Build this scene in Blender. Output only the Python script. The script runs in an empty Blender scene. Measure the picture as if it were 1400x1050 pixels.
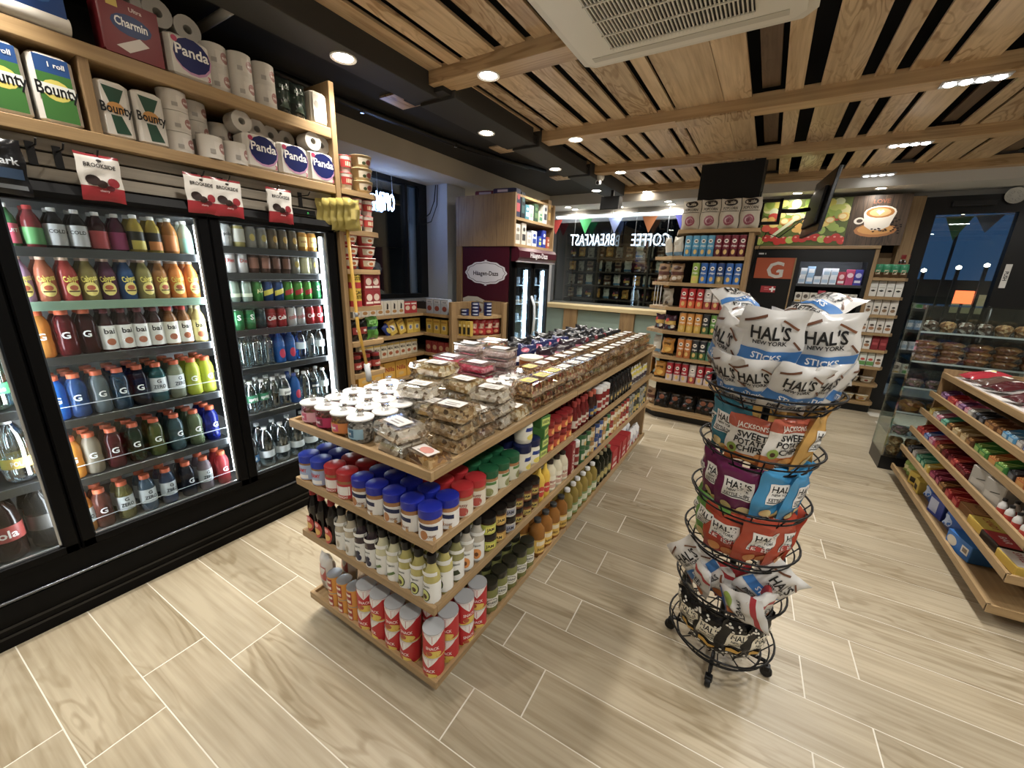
import bpy, bmesh, math, random
from mathutils import Matrix, Vector, Euler, noise
random.seed(11)
S = bpy.context.scene
COL = S.collection
PI = math.pi

# ---------------------------------------------------------------- camera
cd = bpy.data.cameras.new('camera')
cam = bpy.data.objects.new('camera', cd); COL.objects.link(cam)
RW = ((0.846907, 0.170248, -0.503648), (0.530892, -0.210826, 0.821382), (0.033377, -0.962412, -0.268733))
cam.matrix_world = Matrix(((RW[0][0], -RW[0][1], -RW[0][2], 0.0), (RW[1][0], -RW[1][1], -RW[1][2], 0.0),
                           (RW[2][0], -RW[2][1], -RW[2][2], 1.6), (0, 0, 0, 1)))
cd.sensor_width = 36.0
cd.lens = 36.0 * 544.93 / 1400.0
cd.clip_start = 0.02
S.camera = cam

# ---------------------------------------------------------------- dusk sky, exposure
w = bpy.data.worlds.new('dusk'); S.world = w; w.use_nodes = True
w.node_tree.nodes['Background'].inputs[0].default_value = (0.020, 0.058, 0.135, 1)
w.node_tree.nodes['Background'].inputs[1].default_value = 1.0
S.view_settings.view_transform = 'Standard'
S.view_settings.look = 'None'
S.view_settings.exposure = 0.0
S.view_settings.gamma = 1.0
S.view_settings.use_curve_mapping = False
DOWNLIGHT_W = 15.0      # one recessed lamp
STRIP_W = 17.0          # one four-bulb strip lamp
COOLER_LED = 26.0        # emission strength of the cooler light bars

# ---------------------------------------------------------------- materials
def lin(h):
    if isinstance(h, (tuple, list)): return (h[0], h[1], h[2], 1)
    h = h.lstrip('#'); r = []
    for i in (0, 2, 4):
        c = int(h[i:i+2], 16) / 255.0
        r.append(c / 12.92 if c <= 0.04045 else ((c + 0.055) / 1.055) ** 2.4)
    return (r[0], r[1], r[2], 1)
_M = {}
def mat(h, rough=0.42, metal=0.0, trans=0.0, emit=0.0, coat=0.0, ior=1.45):
    k = (h, rough, metal, trans, emit, coat, ior)
    if k in _M: return _M[k]
    m = bpy.data.materials.new('paint_%s' % str(h).strip('#')); m.use_nodes = True
    b = m.node_tree.nodes['Principled BSDF']
    c = lin(h); y = .3 * c[0] + .6 * c[1] + .1 * c[2]
    b.inputs['Base Color'].default_value = tuple(.82 * v + .15 * y for v in c[:3]) + (1,)
    b.inputs['Roughness'].default_value = rough
    b.inputs['Metallic'].default_value = metal
    b.inputs['IOR'].default_value = ior
    b.inputs['Transmission Weight'].default_value = trans
    b.inputs['Coat Weight'].default_value = coat
    if emit:
        b.inputs['Emission Color'].default_value = lin(h)
        b.inputs['Emission Strength'].default_value = emit
    _M[k] = m
    return m
def clear(h='#ffffff', gloss=0.12, rough=0.05, name='clear_plastic', fres=True):
    k = ('clear', h, gloss, rough, fres)
    if k in _M: return _M[k]
    m = bpy.data.materials.new(name); m.use_nodes = True
    nt = m.node_tree; nt.nodes.remove(nt.nodes['Principled BSDF'])
    t = nt.nodes.new('ShaderNodeBsdfTransparent'); t.inputs[0].default_value = lin(h)
    g = nt.nodes.new('ShaderNodeBsdfGlossy'); g.inputs['Roughness'].default_value = rough
    g.inputs[0].default_value = (1, 1, 1, 1)
    mx = nt.nodes.new('ShaderNodeMixShader')
    lw = nt.nodes.new('ShaderNodeLayerWeight'); lw.inputs[0].default_value = 0.35
    ma = nt.nodes.new('ShaderNodeMath'); ma.operation = 'MULTIPLY_ADD'
    ma.inputs[1].default_value = 0.55 if fres else 0.0; ma.inputs[2].default_value = gloss
    nt.links.new(lw.outputs['Fresnel'], ma.inputs[0])
    nt.links.new(ma.outputs[0], mx.inputs[0])
    nt.links.new(t.outputs[0], mx.inputs[1]); nt.links.new(g.outputs[0], mx.inputs[2])
    nt.links.new(mx.outputs[0], nt.nodes['Material Output'].inputs[0])
    _M[k] = m
    return m
def wood(name, c1, c2, axis='X', scale=7.0, stretch=9.0, rough=0.5, ring=0.5, bump=0.05, knots=0.0, var=0.12, rings=55.0):
    k = ('wood', name)
    if k in _M: return _M[k]
    m = bpy.data.materials.new(name); m.use_nodes = True
    nt = m.node_tree; N = nt.nodes.new; L = nt.links.new
    b = nt.nodes['Principled BSDF']; b.inputs['Roughness'].default_value = rough
    tc = N('ShaderNodeTexCoord'); oi = N('ShaderNodeObjectInfo')
    cb = N('ShaderNodeCombineXYZ')
    mu = N('ShaderNodeMath'); mu.operation = 'MULTIPLY'; mu.inputs[1].default_value = 37.0
    L(oi.outputs['Random'], mu.inputs[0])
    for i in range(3): L(mu.outputs[0], cb.inputs[i])
    ad = N('ShaderNodeVectorMath'); ad.operation = 'ADD'
    L(tc.outputs['Object'], ad.inputs[0]); L(cb.outputs[0], ad.inputs[1])
    mp = N('ShaderNodeMapping')
    sc = [scale, scale, scale]; sc['XYZ'.index(axis)] = scale / stretch
    mp.inputs['Scale'].default_value = sc
    L(ad.outputs[0], mp.inputs[0])
    n1 = N('ShaderNodeTexNoise'); n1.inputs['Scale'].default_value = 1.0; n1.inputs['Detail'].default_value = 3.0
    n1.inputs['Roughness'].default_value = 0.5; n1.inputs['Distortion'].default_value = 0.6
    L(mp.outputs[0], n1.inputs['Vector'])
    # thin contour lines of the noise give the cathedral grain, patchily
    m2 = N('ShaderNodeMath'); m2.operation = 'MULTIPLY'; m2.inputs[1].default_value = rings
    L(n1.outputs[0], m2.inputs[0])
    sn = N('ShaderNodeMath'); sn.operation = 'SINE'; L(m2.outputs[0], sn.inputs[0])
    ln = N('ShaderNodeMapRange'); ln.inputs['From Min'].default_value = .1; ln.inputs['From Max'].default_value = 1.0
    L(sn.outputs[0], ln.inputs['Value'])
    nm = N('ShaderNodeTexNoise'); nm.inputs['Scale'].default_value = .55; nm.inputs['Detail'].default_value = 1.0
    L(mp.outputs[0], nm.inputs['Vector'])
    mk_ = N('ShaderNodeMapRange'); mk_.inputs['From Min'].default_value = .42; mk_.inputs['From Max'].default_value = .62
    L(nm.outputs[0], mk_.inputs['Value'])
    lm = N('ShaderNodeMath'); lm.operation = 'MULTIPLY'; L(ln.outputs[0], lm.inputs[0]); L(mk_.outputs[0], lm.inputs[1])
    mp2 = N('ShaderNodeMapping'); s2 = [scale * 9] * 3; s2['XYZ'.index(axis)] = scale / stretch * 2.0
    mp2.inputs['Scale'].default_value = s2; L(ad.outputs[0], mp2.inputs[0])
    n2 = N('ShaderNodeTexNoise'); n2.inputs['Scale'].default_value = 1.0; n2.inputs['Detail'].default_value = 4.0
    L(mp2.outputs[0], n2.inputs['Vector'])
    nb = N('ShaderNodeMath'); nb.operation = 'MULTIPLY_ADD'; nb.inputs[1].default_value = .5
    L(n1.outputs[0], nb.inputs[0])
    hf = N('ShaderNodeMath'); hf.operation = 'MULTIPLY'; hf.inputs[1].default_value = .5; L(n2.outputs[0], hf.inputs[0]); L(hf.outputs[0], nb.inputs[2])
    mixf = N('ShaderNodeMath'); mixf.operation = 'MULTIPLY_ADD'; mixf.inputs[1].default_value = -ring * 0.30
    L(lm.outputs[0], mixf.inputs[0]); L(nb.outputs[0], mixf.inputs[2])
    rp = N('ShaderNodeValToRGB')
    rp.color_ramp.elements[0].position = 0.26; rp.color_ramp.elements[0].color = lin(c2)
    rp.color_ramp.elements[1].position = 0.60; rp.color_ramp.elements[1].color = lin(c1)
    L(mixf.outputs[0], rp.inputs[0])
    hs = N('ShaderNodeHueSaturation')
    v = N('ShaderNodeMapRange'); v.inputs['To Min'].default_value = 1 - var; v.inputs['To Max'].default_value = 1 + var
    L(oi.outputs['Random'], v.inputs['Value']); L(v.outputs[0], hs.inputs['Value'])
    L(rp.outputs[0], hs.inputs['Color'])
    out = hs.outputs[0]
    if knots:
        n3 = N('ShaderNodeTexNoise'); n3.inputs['Scale'].default_value = 0.45; n3.inputs['Detail'].default_value = 2.0
        L(mp.outputs[0], n3.inputs['Vector'])
        r3 = N('ShaderNodeValToRGB'); r3.color_ramp.elements[0].position = 0.32; r3.color_ramp.elements[1].position = 0.5
        r3.color_ramp.elements[0].color = (1 - knots, 1 - knots, 1 - knots * 1.05, 1); r3.color_ramp.elements[1].color = (1, 1, 1, 1)
        L(n3.outputs[0], r3.inputs[0])
        mm = N('ShaderNodeMix'); mm.data_type = 'RGBA'; mm.blend_type = 'MULTIPLY'; mm.inputs[0].default_value = 1.0
        L(out, mm.inputs[6]); L(r3.outputs[0], mm.inputs[7]); out = mm.outputs[2]
    L(out, b.inputs['Base Color'])
    if bump:
        bp = N('ShaderNodeBump'); bp.inputs['Strength'].default_value = bump; bp.inputs['Distance'].default_value = 0.01
        L(mixf.outputs[0], bp.inputs['Height']); L(bp.outputs[0], b.inputs['Normal'])
    _M[k] = m
    return m
def speckle(name, cols, scale=60.0, rough=0.6, bump=0.4, dist=0.01):
    k = ('speckle', name)
    if k in _M: return _M[k]
    m = bpy.data.materials.new(name); m.use_nodes = True
    nt = m.node_tree; N = nt.nodes.new; L = nt.links.new
    b = nt.nodes['Principled BSDF']; b.inputs['Roughness'].default_value = rough
    tc = N('ShaderNodeTexCoord')
    vo = N('ShaderNodeTexVoronoi'); vo.inputs['Scale'].default_value = scale
    L(tc.outputs['Object'], vo.inputs['Vector'])
    sp = N('ShaderNodeSeparateColor'); L(vo.outputs['Color'], sp.inputs[0])
    rp = N('ShaderNodeValToRGB'); rp.color_ramp.interpolation = 'CONSTANT'
    e = rp.color_ramp.elements
    while len(e) < len(cols): e.new(0.5)
    for i, c in enumerate(cols): e[i].position = i / len(cols); e[i].color = lin(c)
    L(sp.outputs[0], rp.inputs[0]); L(rp.outputs[0], b.inputs['Base Color'])
    bp = N('ShaderNodeBump'); bp.inputs['Strength'].default_value = bump; bp.inputs['Distance'].default_value = dist
    L(vo.outputs['Distance'], bp.inputs['Height']); L(bp.outputs[0], b.inputs['Normal'])
    _M[k] = m
    return m
OAK = wood('oak_shelf', '#aa8e66', '#866b49', 'Y', 9, 11, 0.45, 0.5, 0.04)
OAKX = wood('oak_shelf_cross', '#aa8e66', '#866b49', 'X', 9, 11, 0.45, 0.5, 0.04)
OAKZ = wood('oak_upright', '#9f835d', '#7d6344', 'Z', 9, 11, 0.5, 0.5, 0.04)
CEILOAK = wood('oak_ceiling_board', '#d6bc96', '#9c7c56', 'Y', 5.5, 5, 0.42, 0.9, 0.04, var=0.12, rings=75.0)
CEILOAKX = wood('oak_ceiling_beam', '#c9aa80', '#a08058', 'X', 6, 8, 0.42, 0.7, 0.04, rings=75.0)
DARKOAK = wood('stained_board', '#6e5a46', '#544230', 'Y', 7, 7, 0.5, 0.5, 0.05)
TILE = wood('wood_look_tile', '#b3a68e', '#8a7b61', 'X', 6, 5.5, 0.36, 0.55, 0.01, 0.12, 0.05, rings=70.0)
SLAT = wood('grey_slat_board', '#9c9486', '#7d766a', 'Y', 8, 14, 0.55, 0.5, 0.03)
BLACK = mat('#0b0b0c', 0.38)
BLACKG = mat('#08080a', 0.16)
DARKP = mat('#3a3936', 0.7)
DARKC = mat('#2c2b29', 0.85)
WHITEW = mat('#c9c6bf', 0.8)
STEEL = mat('#8d9094', 0.32, 1.0)
CHROME = mat('#d8d8d8', 0.12, 1.0)
GLASS = clear('#f2f8f6', 0.05, 0.0, 'window_glass')
PLASTIC = clear('#f4f4f2', 0.10, 0.08, 'clear_plastic')
WATER = clear('#d9e4e6', 0.22, 0.06, 'clear_bottle')

# ---------------------------------------------------------------- mesh builder
class G:
    def __init__(s): s.v = []; s.f = []; s.m = []; s.sm = []; s.mats = []
    def mi(s, m):
        if m not in s.mats: s.mats.append(m)
        return s.mats.index(m)
    def face(s, idx, m, smooth=False):
        s.f.append(idx); s.m.append(s.mi(m)); s.sm.append(smooth)
    def poly(s, pts, m):
        b = len(s.v); s.v += [tuple(p) for p in pts]; s.face(list(range(b, b + len(pts))), m); return s
    def box(s, x0, y0, z0, x1, y1, z1, m, bev=0.0):
        if bev:
            return s.bbox(x0, y0, z0, x1, y1, z1, m, bev)
        b = len(s.v)
        s.v += [(x0, y0, z0), (x1, y0, z0), (x1, y1, z0), (x0, y1, z0), (x0, y0, z1), (x1, y0, z1), (x1, y1, z1), (x0, y1, z1)]
        for q in ((0, 3, 2, 1), (4, 5, 6, 7), (0, 1, 5, 4), (1, 2, 6, 5), (2, 3, 7, 6), (3, 0, 4, 7)):
            s.face([b + i for i in q], m)
        return s
    def bbox(s, x0, y0, z0, x1, y1, z1, m, e):
        # rounded box: an octagonal-corner prism with chamfered top and bottom
        def ring(d, z): return [(x0 + e + d, y0 + d, z), (x1 - e - d, y0 + d, z), (x1 - d, y0 + e + d, z), (x1 - d, y1 - e - d, z),
                                (x1 - e - d, y1 - d, z), (x0 + e + d, y1 - d, z), (x0 + d, y1 - e - d, z), (x0 + d, y0 + e + d, z)]
        h = e * 0.7
        rs = [ring(h, z0), ring(0, z0 + h), ring(0, z1 - h), ring(h, z1)]
        b = len(s.v)
        for r in rs: s.v += r
        for k in range(3):
            for i in range(8):
                j = (i + 1) % 8
                s.face([b + k * 8 + i, b + k * 8 + j, b + k * 8 + 8 + j, b + k * 8 + 8 + i], m)
        s.face([b + 7 - i for i in range(8)], m); s.face([b + 24 + i for i in range(8)], m)
        return s
    def prism(s, pts, z0, z1, m):
        n = len(pts); b = len(s.v)
        s.v += [(p[0], p[1], z0) for p in pts] + [(p[0], p[1], z1) for p in pts]
        s.face([b + n - 1 - i for i in range(n)], m); s.face([b + n + i for i in range(n)], m)
        for i in range(n):
            j = (i + 1) % n; s.face([b + i, b + j, b + n + j, b + n + i], m)
        return s
    def prismx(s, pts, x0, x1, m):          # profile in (y, z), extruded along x
        n = len(pts); b = len(s.v)
        s.v += [(x0, p[0], p[1]) for p in pts] + [(x1, p[0], p[1]) for p in pts]
        s.face([b + n - 1 - i for i in range(n)], m); s.face([b + n + i for i in range(n)], m)
        for i in range(n):
            j = (i + 1) % n; s.face([b + i, b + j, b + n + j, b + n + i], m)
        return s
    def prismy(s, pts, y0, y1, m):          # profile in (x, z), extruded along y
        n = len(pts); b = len(s.v)
        s.v += [(p[0], y0, p[1]) for p in pts] + [(p[0], y1, p[1]) for p in pts]
        s.face([b + i for i in range(n)], m); s.face([b + n + n - 1 - i for i in range(n)], m)
        for i in range(n):
            j = (i + 1) % n; s.face([b + i, b + n + i, b + n + j, b + j], m)
        return s
    def lathe(s, prof, m, seg=16, cx=0.0, cy=0.0, R=1.0, Hh=1.0, z=0.0, start=0.0):
        rings = []
        def ring(r, zz):
            if r < 1e-6:
                s.v.append((cx, cy, z + zz * Hh)); return [len(s.v) - 1]
            b = len(s.v)
            for i in range(seg):
                a = start + 2 * PI * i / seg
                s.v.append((cx + R * r * math.cos(a), cy + R * r * math.sin(a), z + zz * Hh))
            return list(range(b, b + seg))
        for i in range(len(prof) - 1):
            (r0, z0), (r1, z1) = prof[i], prof[i + 1]
            share = False
            if i > 0 and rings:
                rp, zp = prof[i - 1]
                d0 = Vector(((r0 - rp) * R, (z0 - zp) * Hh)); d1 = Vector(((r1 - r0) * R, (z1 - z0) * Hh))
                if d0.length > 1e-9 and d1.length > 1e-9 and d0.angle(d1) < 0.85: share = True
            a = rings[-1] if share else ring(r0, z0)
            c = ring(r1, z1)
            if not share: rings.append(a)
            rings.append(c)
            if len(a) == 1 and len(c) == 1: continue
            for j in range(seg):
                k = (j + 1) % seg
                if len(a) == 1: s.face([a[0], c[k], c[j]], m, True)
                elif len(c) == 1: s.face([a[j], a[k], c[0]], m, True)
                else: s.face([a[j], a[k], c[k], c[j]], m, True)
        return s
    def tube(s, path, r, m, seg=6, closed=False):
        pts = [Vector(p) for p in path]; n = len(pts); b = len(s.v)
        for i, p in enumerate(pts):
            if closed: t = pts[(i + 1) % n] - pts[i - 1]
            else: t = pts[min(i + 1, n - 1)] - pts[max(i - 1, 0)]
            t.normalize()
            up = Vector((0, 0, 1)) if abs(t.z) < 0.95 else Vector((1, 0, 0))
            a = t.cross(up).normalized(); c = t.cross(a)
            for k in range(seg):
                q = p + a * (r * math.cos(2 * PI * k / seg)) + c * (r * math.sin(2 * PI * k / seg))
                s.v.append(tuple(q))
        for i in range(n if closed else n - 1):
            j = (i + 1) % n
            for k in range(seg):
                l = (k + 1) % seg
                s.face([b + i * seg + k, b + j * seg + k, b + j * seg + l, b + i * seg + l], m, True)
        if not closed:
            s.face([b + k for k in range(seg)], m); s.face([b + (n - 1) * seg + seg - 1 - k for k in range(seg)], m)
        return s
    def build(s, name='mesh'):
        me = bpy.data.meshes.new(name)
        me.from_pydata(s.v, [], s.f)
        for m in s.mats: me.materials.append(m)
        me.polygons.foreach_set('material_index', s.m)
        me.polygons.foreach_set('use_smooth', s.sm)
        me.update()
        return me
def obj(name, mesh, parent=None, loc=(0, 0, 0), rz=0.0, rot=None, scale=None):
    o = bpy.data.objects.new(name, mesh.build(name) if isinstance(mesh, G) else mesh)
    COL.objects.link(o)
    o.location = loc
    o.rotation_euler = rot if rot else (0, 0, rz)
    if scale: o.scale = scale if isinstance(scale, tuple) else (scale, scale, scale)
    if parent: o.parent = parent
    return o
def tag(o, label, cat, group=None):
    if len(label.split()) > 16: print('LONG', len(label.split()), label)
    o['label'] = label; o['category'] = cat
    if group: o['group'] = group
    return o
def thing(name, label, cat, mesh=None, loc=(0, 0, 0), rz=0.0, group=None, rot=None):
    return tag(obj(name, mesh, None, loc, rz, rot), label, cat, group)
def struct(name, mesh, loc=(0, 0, 0)):
    o = obj(name, mesh, None, loc); o['kind'] = 'structure'; return o
ORD = 'first second third fourth fifth sixth seventh eighth ninth tenth eleventh twelfth thirteenth fourteenth fifteenth sixteenth seventeenth eighteenth nineteenth twentieth'.split()
def od(i): return ORD[i] if i < 20 else 'later'

# ---------------------------------------------------------------- printed lettering and shapes
_T = {}
def cutgrid(bm, sx, sy):
    """slice a flat mesh along a grid so that it can bend round a bottle or a bag"""
    xs = [v.co.x for v in bm.verts]; ys = [v.co.y for v in bm.verts]
    for lo, hi, st, ax in ((min(xs), max(xs), sx, 0), (min(ys), max(ys), sy, 1)):
        k = lo + st
        while k < hi - st * .2:
            co = (k, 0, 0) if ax == 0 else (0, k, 0); no = (1, 0, 0) if ax == 0 else (0, 1, 0)
            bmesh.ops.bisect_plane(bm, geom=bm.verts[:] + bm.edges[:] + bm.faces[:], plane_co=co, plane_no=no)
            k += st
    bm.verts.index_update()
    return [(v.co.x, v.co.y) for v in bm.verts], [[v.index for v in f.verts] for f in bm.faces]
def text2d(t, bold=0.022):
    if (t, bold) in _T: return _T[(t, bold)]
    cu = bpy.data.curves.new('lettering', 'FONT'); cu.body = t; cu.align_x = 'CENTER'; cu.resolution_u = 2
    cu.offset = bold
    ob = bpy.data.objects.new('lettering', cu); COL.objects.link(ob)
    me = bpy.data.meshes.new_from_object(ob)
    bm = bmesh.new(); bm.from_mesh(me); bmesh.ops.remove_doubles(bm, verts=bm.verts, dist=1e-5)
    _T[(t, bold)] = cutgrid(bm, .2, .3)
    bm.free(); bpy.data.objects.remove(ob); bpy.data.curves.remove(cu); bpy.data.meshes.remove(me)
    return _T[(t, bold)]
def poly2d(pts):
    bm = bmesh.new(); bm.faces.new([bm.verts.new((x, y, 0)) for x, y in pts]); bmesh.ops.triangulate(bm, faces=bm.faces[:])
    w_ = max(x for x, y in pts) - min(x for x, y in pts); h_ = max(y for x, y in pts) - min(y for x, y in pts)
    r = cutgrid(bm, max(w_ / 7, 1e-4), max(h_ / 4, 1e-4)); bm.free()
    return r
def prn(items, mp, rough=0.4):
    """items drawn in metres on a surface; mp(x, y, lift) puts a point on that surface"""
    g = G(); lift = 0.0006
    for it in items:
        k = it[0]; lift += 0.00025
        if k == 'r':
            _, x0, y0, x1, y1, c = it[:6]; n = it[6] if len(it) > 6 else 6; n2 = it[7] if len(it) > 7 else 1
            b = len(g.v); m = c if not isinstance(c, str) else mat(c, rough)
            for j in range(n2 + 1):
                for i in range(n + 1): g.v.append(mp(x0 + (x1 - x0) * i / n, y0 + (y1 - y0) * j / n2, lift))
            for j in range(n2):
                for i in range(n):
                    a = b + j * (n + 1) + i; g.face([a, a + 1, a + n + 2, a + n + 1], m, True)
        elif k == 'e':
            _, cx, cy, rx, ry, c = it[:6]; n = 14; b = len(g.v); m = c if not isinstance(c, str) else mat(c, rough)
            g.v.append(mp(cx, cy, lift))
            for q in (.5, 1.0):
                for i in range(n): g.v.append(mp(cx + q * rx * math.cos(2 * PI * i / n), cy + q * ry * math.sin(2 * PI * i / n), lift))
            for i in range(n):
                j = (i + 1) % n
                g.face([b, b + 1 + i, b + 1 + j], m, True); g.face([b + 1 + i, b + 1 + n + i, b + 1 + n + j, b + 1 + j], m, True)
        elif k == 'p':
            _, pts, c = it; b = len(g.v); m = c if not isinstance(c, str) else mat(c, rough)
            vs, fs = poly2d(pts); g.v += [mp(x, y, lift) for x, y in vs]
            for f in fs: g.face([b + i for i in f], m, True)
        elif k == 't':
            _, t, cx, cy, h, c = it[:6]; wmax = it[6] if len(it) > 6 else None; ang = it[7] if len(it) > 7 else 0
            vs, fs = text2d(t); b = len(g.v); m = c if not isinstance(c, str) else mat(c, rough)
            sx = sy = h / 0.70
            if wmax:
                wd = (max(v[0] for v in vs) - min(v[0] for v in vs)) * sx
                if wd > wmax: sx *= wmax / wd
            ca, sa = math.cos(ang), math.sin(ang)
            for x, y in vs:
                px, py = x * sx, (y - 0.35) * sy
                g.v.append(mp(cx + px * ca - py * sa, cy + px * sa + py * ca, lift))
            for f in fs: g.face([b + i for i in f], m)
    return g.build('label')
def flat(d):                      # front face at y = -d
    return lambda x, y, l: (x, -d - l, y)
def cyl(R):                       # round a cylinder, centre of print faces -y
    return lambda x, y, l: ((R + l) * math.sin(x / R), -(R + l) * math.cos(x / R), y)
def top(z):                       # lying on top
    return lambda x, y, l: (x, y, z + l)

# ---------------------------------------------------------------- product prototypes
P = {}
def proto(key, name, mesh, parts=(), cat='item'):
    P[key] = (name, mesh.build(name) if isinstance(mesh, G) else mesh,
              [(n, m.build(n) if isinstance(m, G) else m) for n, m in parts], cat)
def put(key, loc, rz=0.0, label='', group=None, rot=None, scale=None, cat=None):
    name, me, parts, c = P[key]
    o = obj(name, me, None, loc, rz, rot, scale)
    tag(o, label, cat or c, group)
    for n, m in parts: obj(n, m, o)
    return o
PROF = {
 'sport': ([(0, 0), (.85, 0), (1, .04), (1, .3), (.94, .35), (.94, .5), (1, .55), (1, .66), (.93, .76), (.7, .855), (.56, .89), (.56, .91)], [(.62, .895), (.62, .99), (.57, 1), (0, 1)]),
 'juice': ([(0, 0), (.9, 0), (1, .04), (1, .6), (.86, .72), (.52, .84), (.42, .9), (.42, .92)], [(.47, .9), (.47, .99), (.4, 1), (0, 1)]),
 'water': ([(0, 0), (.86, 0), (1, .04), (.95, .2), (1, .3), (1, .58), (.96, .66), (.8, .77), (.45, .88), (.38, .93)], [(.43, .915), (.43, .99), (.36, 1), (0, 1)]),
 'square': ([(0, 0), (.9, 0), (1, .03), (1, .62), (.92, .72), (.5, .86), (.45, .92)], [(.52, .9), (.52, .99), (.45, 1), (0, 1)]),
 'dress': ([(0, 0), (.9, 0), (1, .03), (1, .52), (.9, .62), (.55, .74), (.48, .82), (.48, .86)], [(.56, .84), (.56, .98), (.5, 1), (0, 1)]),
 'syrup': ([(0, 0), (.85, 0), (1, .05), (1, .25), (.72, .42), (.85, .55), (.8, .66), (.42, .82), (.36, .88)], [(.44, .86), (.44, .97), (.28, 1), (0, 1)]),
 'oil': ([(0, 0), (.9, 0), (1, .03), (1, .66), (.9, .76), (.4, .88), (.36, .93)], [(.46, .91), (.46, .99), (.4, 1), (0, 1)]),
 'jar': ([(0, 0), (.9, 0), (1, .04), (1, .66), (.9, .74), (.9, .78)], [(1.0, .745), (1.03, .75), (1.03, .985), (.97, 1), (0, 1)]),
 'glassjar': ([(0, 0), (.92, 0), (1, .05), (1, .72), (.86, .82), (.86, .86)], [(.92, .82), (.94, .83), (.94, .99), (.88, 1), (0, 1)]),
 'spice': ([(0, 0), (.95, 0), (1, .03), (1, .78), (.9, .82)], [(.96, .8), (1, .81), (1, .99), (.92, 1), (0, 1)]),
 'soda': ([(0, 0), (.6, 0), (.95, .05), (1, .12), (.96, .3), (1, .5), (1, .62), (.85, .78), (.42, .9), (.3, .95)], [(.34, .93), (.34, .995), (.28, 1), (0, 1)]),
 'mustard': ([(0, 0), (.9, 0), (1, .05), (.9, .35), (1, .62), (.8, .72)], [(.8, .71), (.8, .74), (.35, .84), (.22, 1), (0, 1)]),
}
def bottle(key, name, kind, R, H, body, cap, items, cat, seg=14, Rl=None):
    a, c = PROF[kind]
    g = G().lathe(a, body, seg, R=R, Hh=H); k = G().lathe(c, cap, seg, R=R, Hh=H)
    parts = [('cap' if kind not in ('jar', 'glassjar') else 'lid', k)]
    if items: parts.append(('label', prn(items, cyl((Rl or R) * 1.005))))
    proto(key, name, g, parts, cat)
def canp(key, name, R, H, body, items, cat, lid=None, seg=14, straight=False):
    if straight: g = G().lathe([(0, 0), (1, 0), (1, 1)], body, seg, R=R, Hh=H); l = G().lathe([(1.02, .97), (1.02, 1), (.95, 1.004), (0, 1.004)], lid or STEEL, seg, R=R, Hh=H)
    else: g = G().lathe([(0, 0), (.78, 0), (1, .07), (1, .86), (.84, .96)], body, seg, R=R, Hh=H); l = G().lathe([(.84, .955), (.86, .99), (.82, 1), (.78, .98), (0, .98)], lid or STEEL, seg, R=R, Hh=H)
    parts = [('lid', l)]
    if items: parts.append(('label', prn(items, cyl(R * 1.006))))
    proto(key, name, g, parts, cat)
def carton(key, name, w, d, h, col, items, cat, sides=None, topc=None, rough=0.5):
    g = G().box(-w/2, -d/2, 0, w/2, d/2, h, mat(col, rough) if isinstance(col, str) else col, min(w, d, h) * 0.03)
    parts = []
    if items: parts.append(('label', prn(items, flat(d/2))))
    proto(key, name, g, parts, cat)
def bagsurf(w, h, d, seed=0, wr=0.004, pinch=0.0):
    """pillow bag standing in xz, front towards -y; returns s(u, v, side, lift) with u, v in -1..1"""
    rr = random.Random(seed); ph = [rr.uniform(0, 6.28) for _ in range(8)]
    def s(u, v, side, lift=0.0):
        e = max(0.0, 1 - abs(u) ** 2.2) ** 0.7 * max(0.0, 1 - abs(v) ** 3.0) ** 0.6
        yy = d / 2 * e
        yy += wr * .6 * e * (math.sin(5 * u + 3 * v + ph[0]) + math.sin(-4 * u + 7 * v + ph[1]) + 0.7 * math.sin(9 * u + ph[2] + 2 * side) + 0.8 * math.sin(11 * v - 3 * u + ph[3]))
        endf = abs(v) ** 5
        x = u * w / 2 * (1 - 0.05 * e - pinch * (1 - abs(v))) + wr * 0.8 * math.sin(6 * v + ph[4]) * abs(u)
        z = v * h / 2 + wr * .6 * math.sin(4 * u + ph[5]) * endf - (.02 * h * (1 - u * u)) * endf * (1 if v > 0 else -1)
        y0 = endf * wr * 1.1 * math.sin(5 * u + ph[6])
        return (x, y0 + (-(yy + lift) if side == 0 else yy + lift), z + h / 2)
    return s
def bag(key, name, w, h, d, col, bands=(), items=(), cat='snack bag', seed=0, wr=0.004, nu=12, nv=16, rough=0.24, pinch=0.0, back=None):
    s = bagsurf(w, h, d, seed, wr, pinch); g = G()
    base = mat(col, rough) if isinstance(col, str) else col
    bk = mat(back, rough) if back else base
    for side in (0, 1):
        b = len(g.v)
        for j in range(nv + 1):
            for i in range(nu + 1): g.v.append(s(-1 + 2 * i / nu, -1 + 2 * j / nv, side))
        for j in range(nv):
            vm = -1 + 2 * (j + .5) / nv
            m = base if side == 0 else bk
            for (v0, v1, c) in bands:
                if v0 <= vm <= v1: m = mat(c, rough) if isinstance(c, str) else c
            for i in range(nu):
                a = b + j * (nu + 1) + i; q = [a, a + 1, a + nu + 2, a + nu + 1]
                g.face(q if side == 0 else q[::-1], m, True)
    parts = []
    if items:
        parts.append(('label', prn(items, lambda x, y, l: s(max(-.99, min(.99, x / (w / 2))), max(-.99, min(.99, y / (h / 2))), 0, l + 0.0012))))
    proto(key, name, g, parts, cat)
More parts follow.
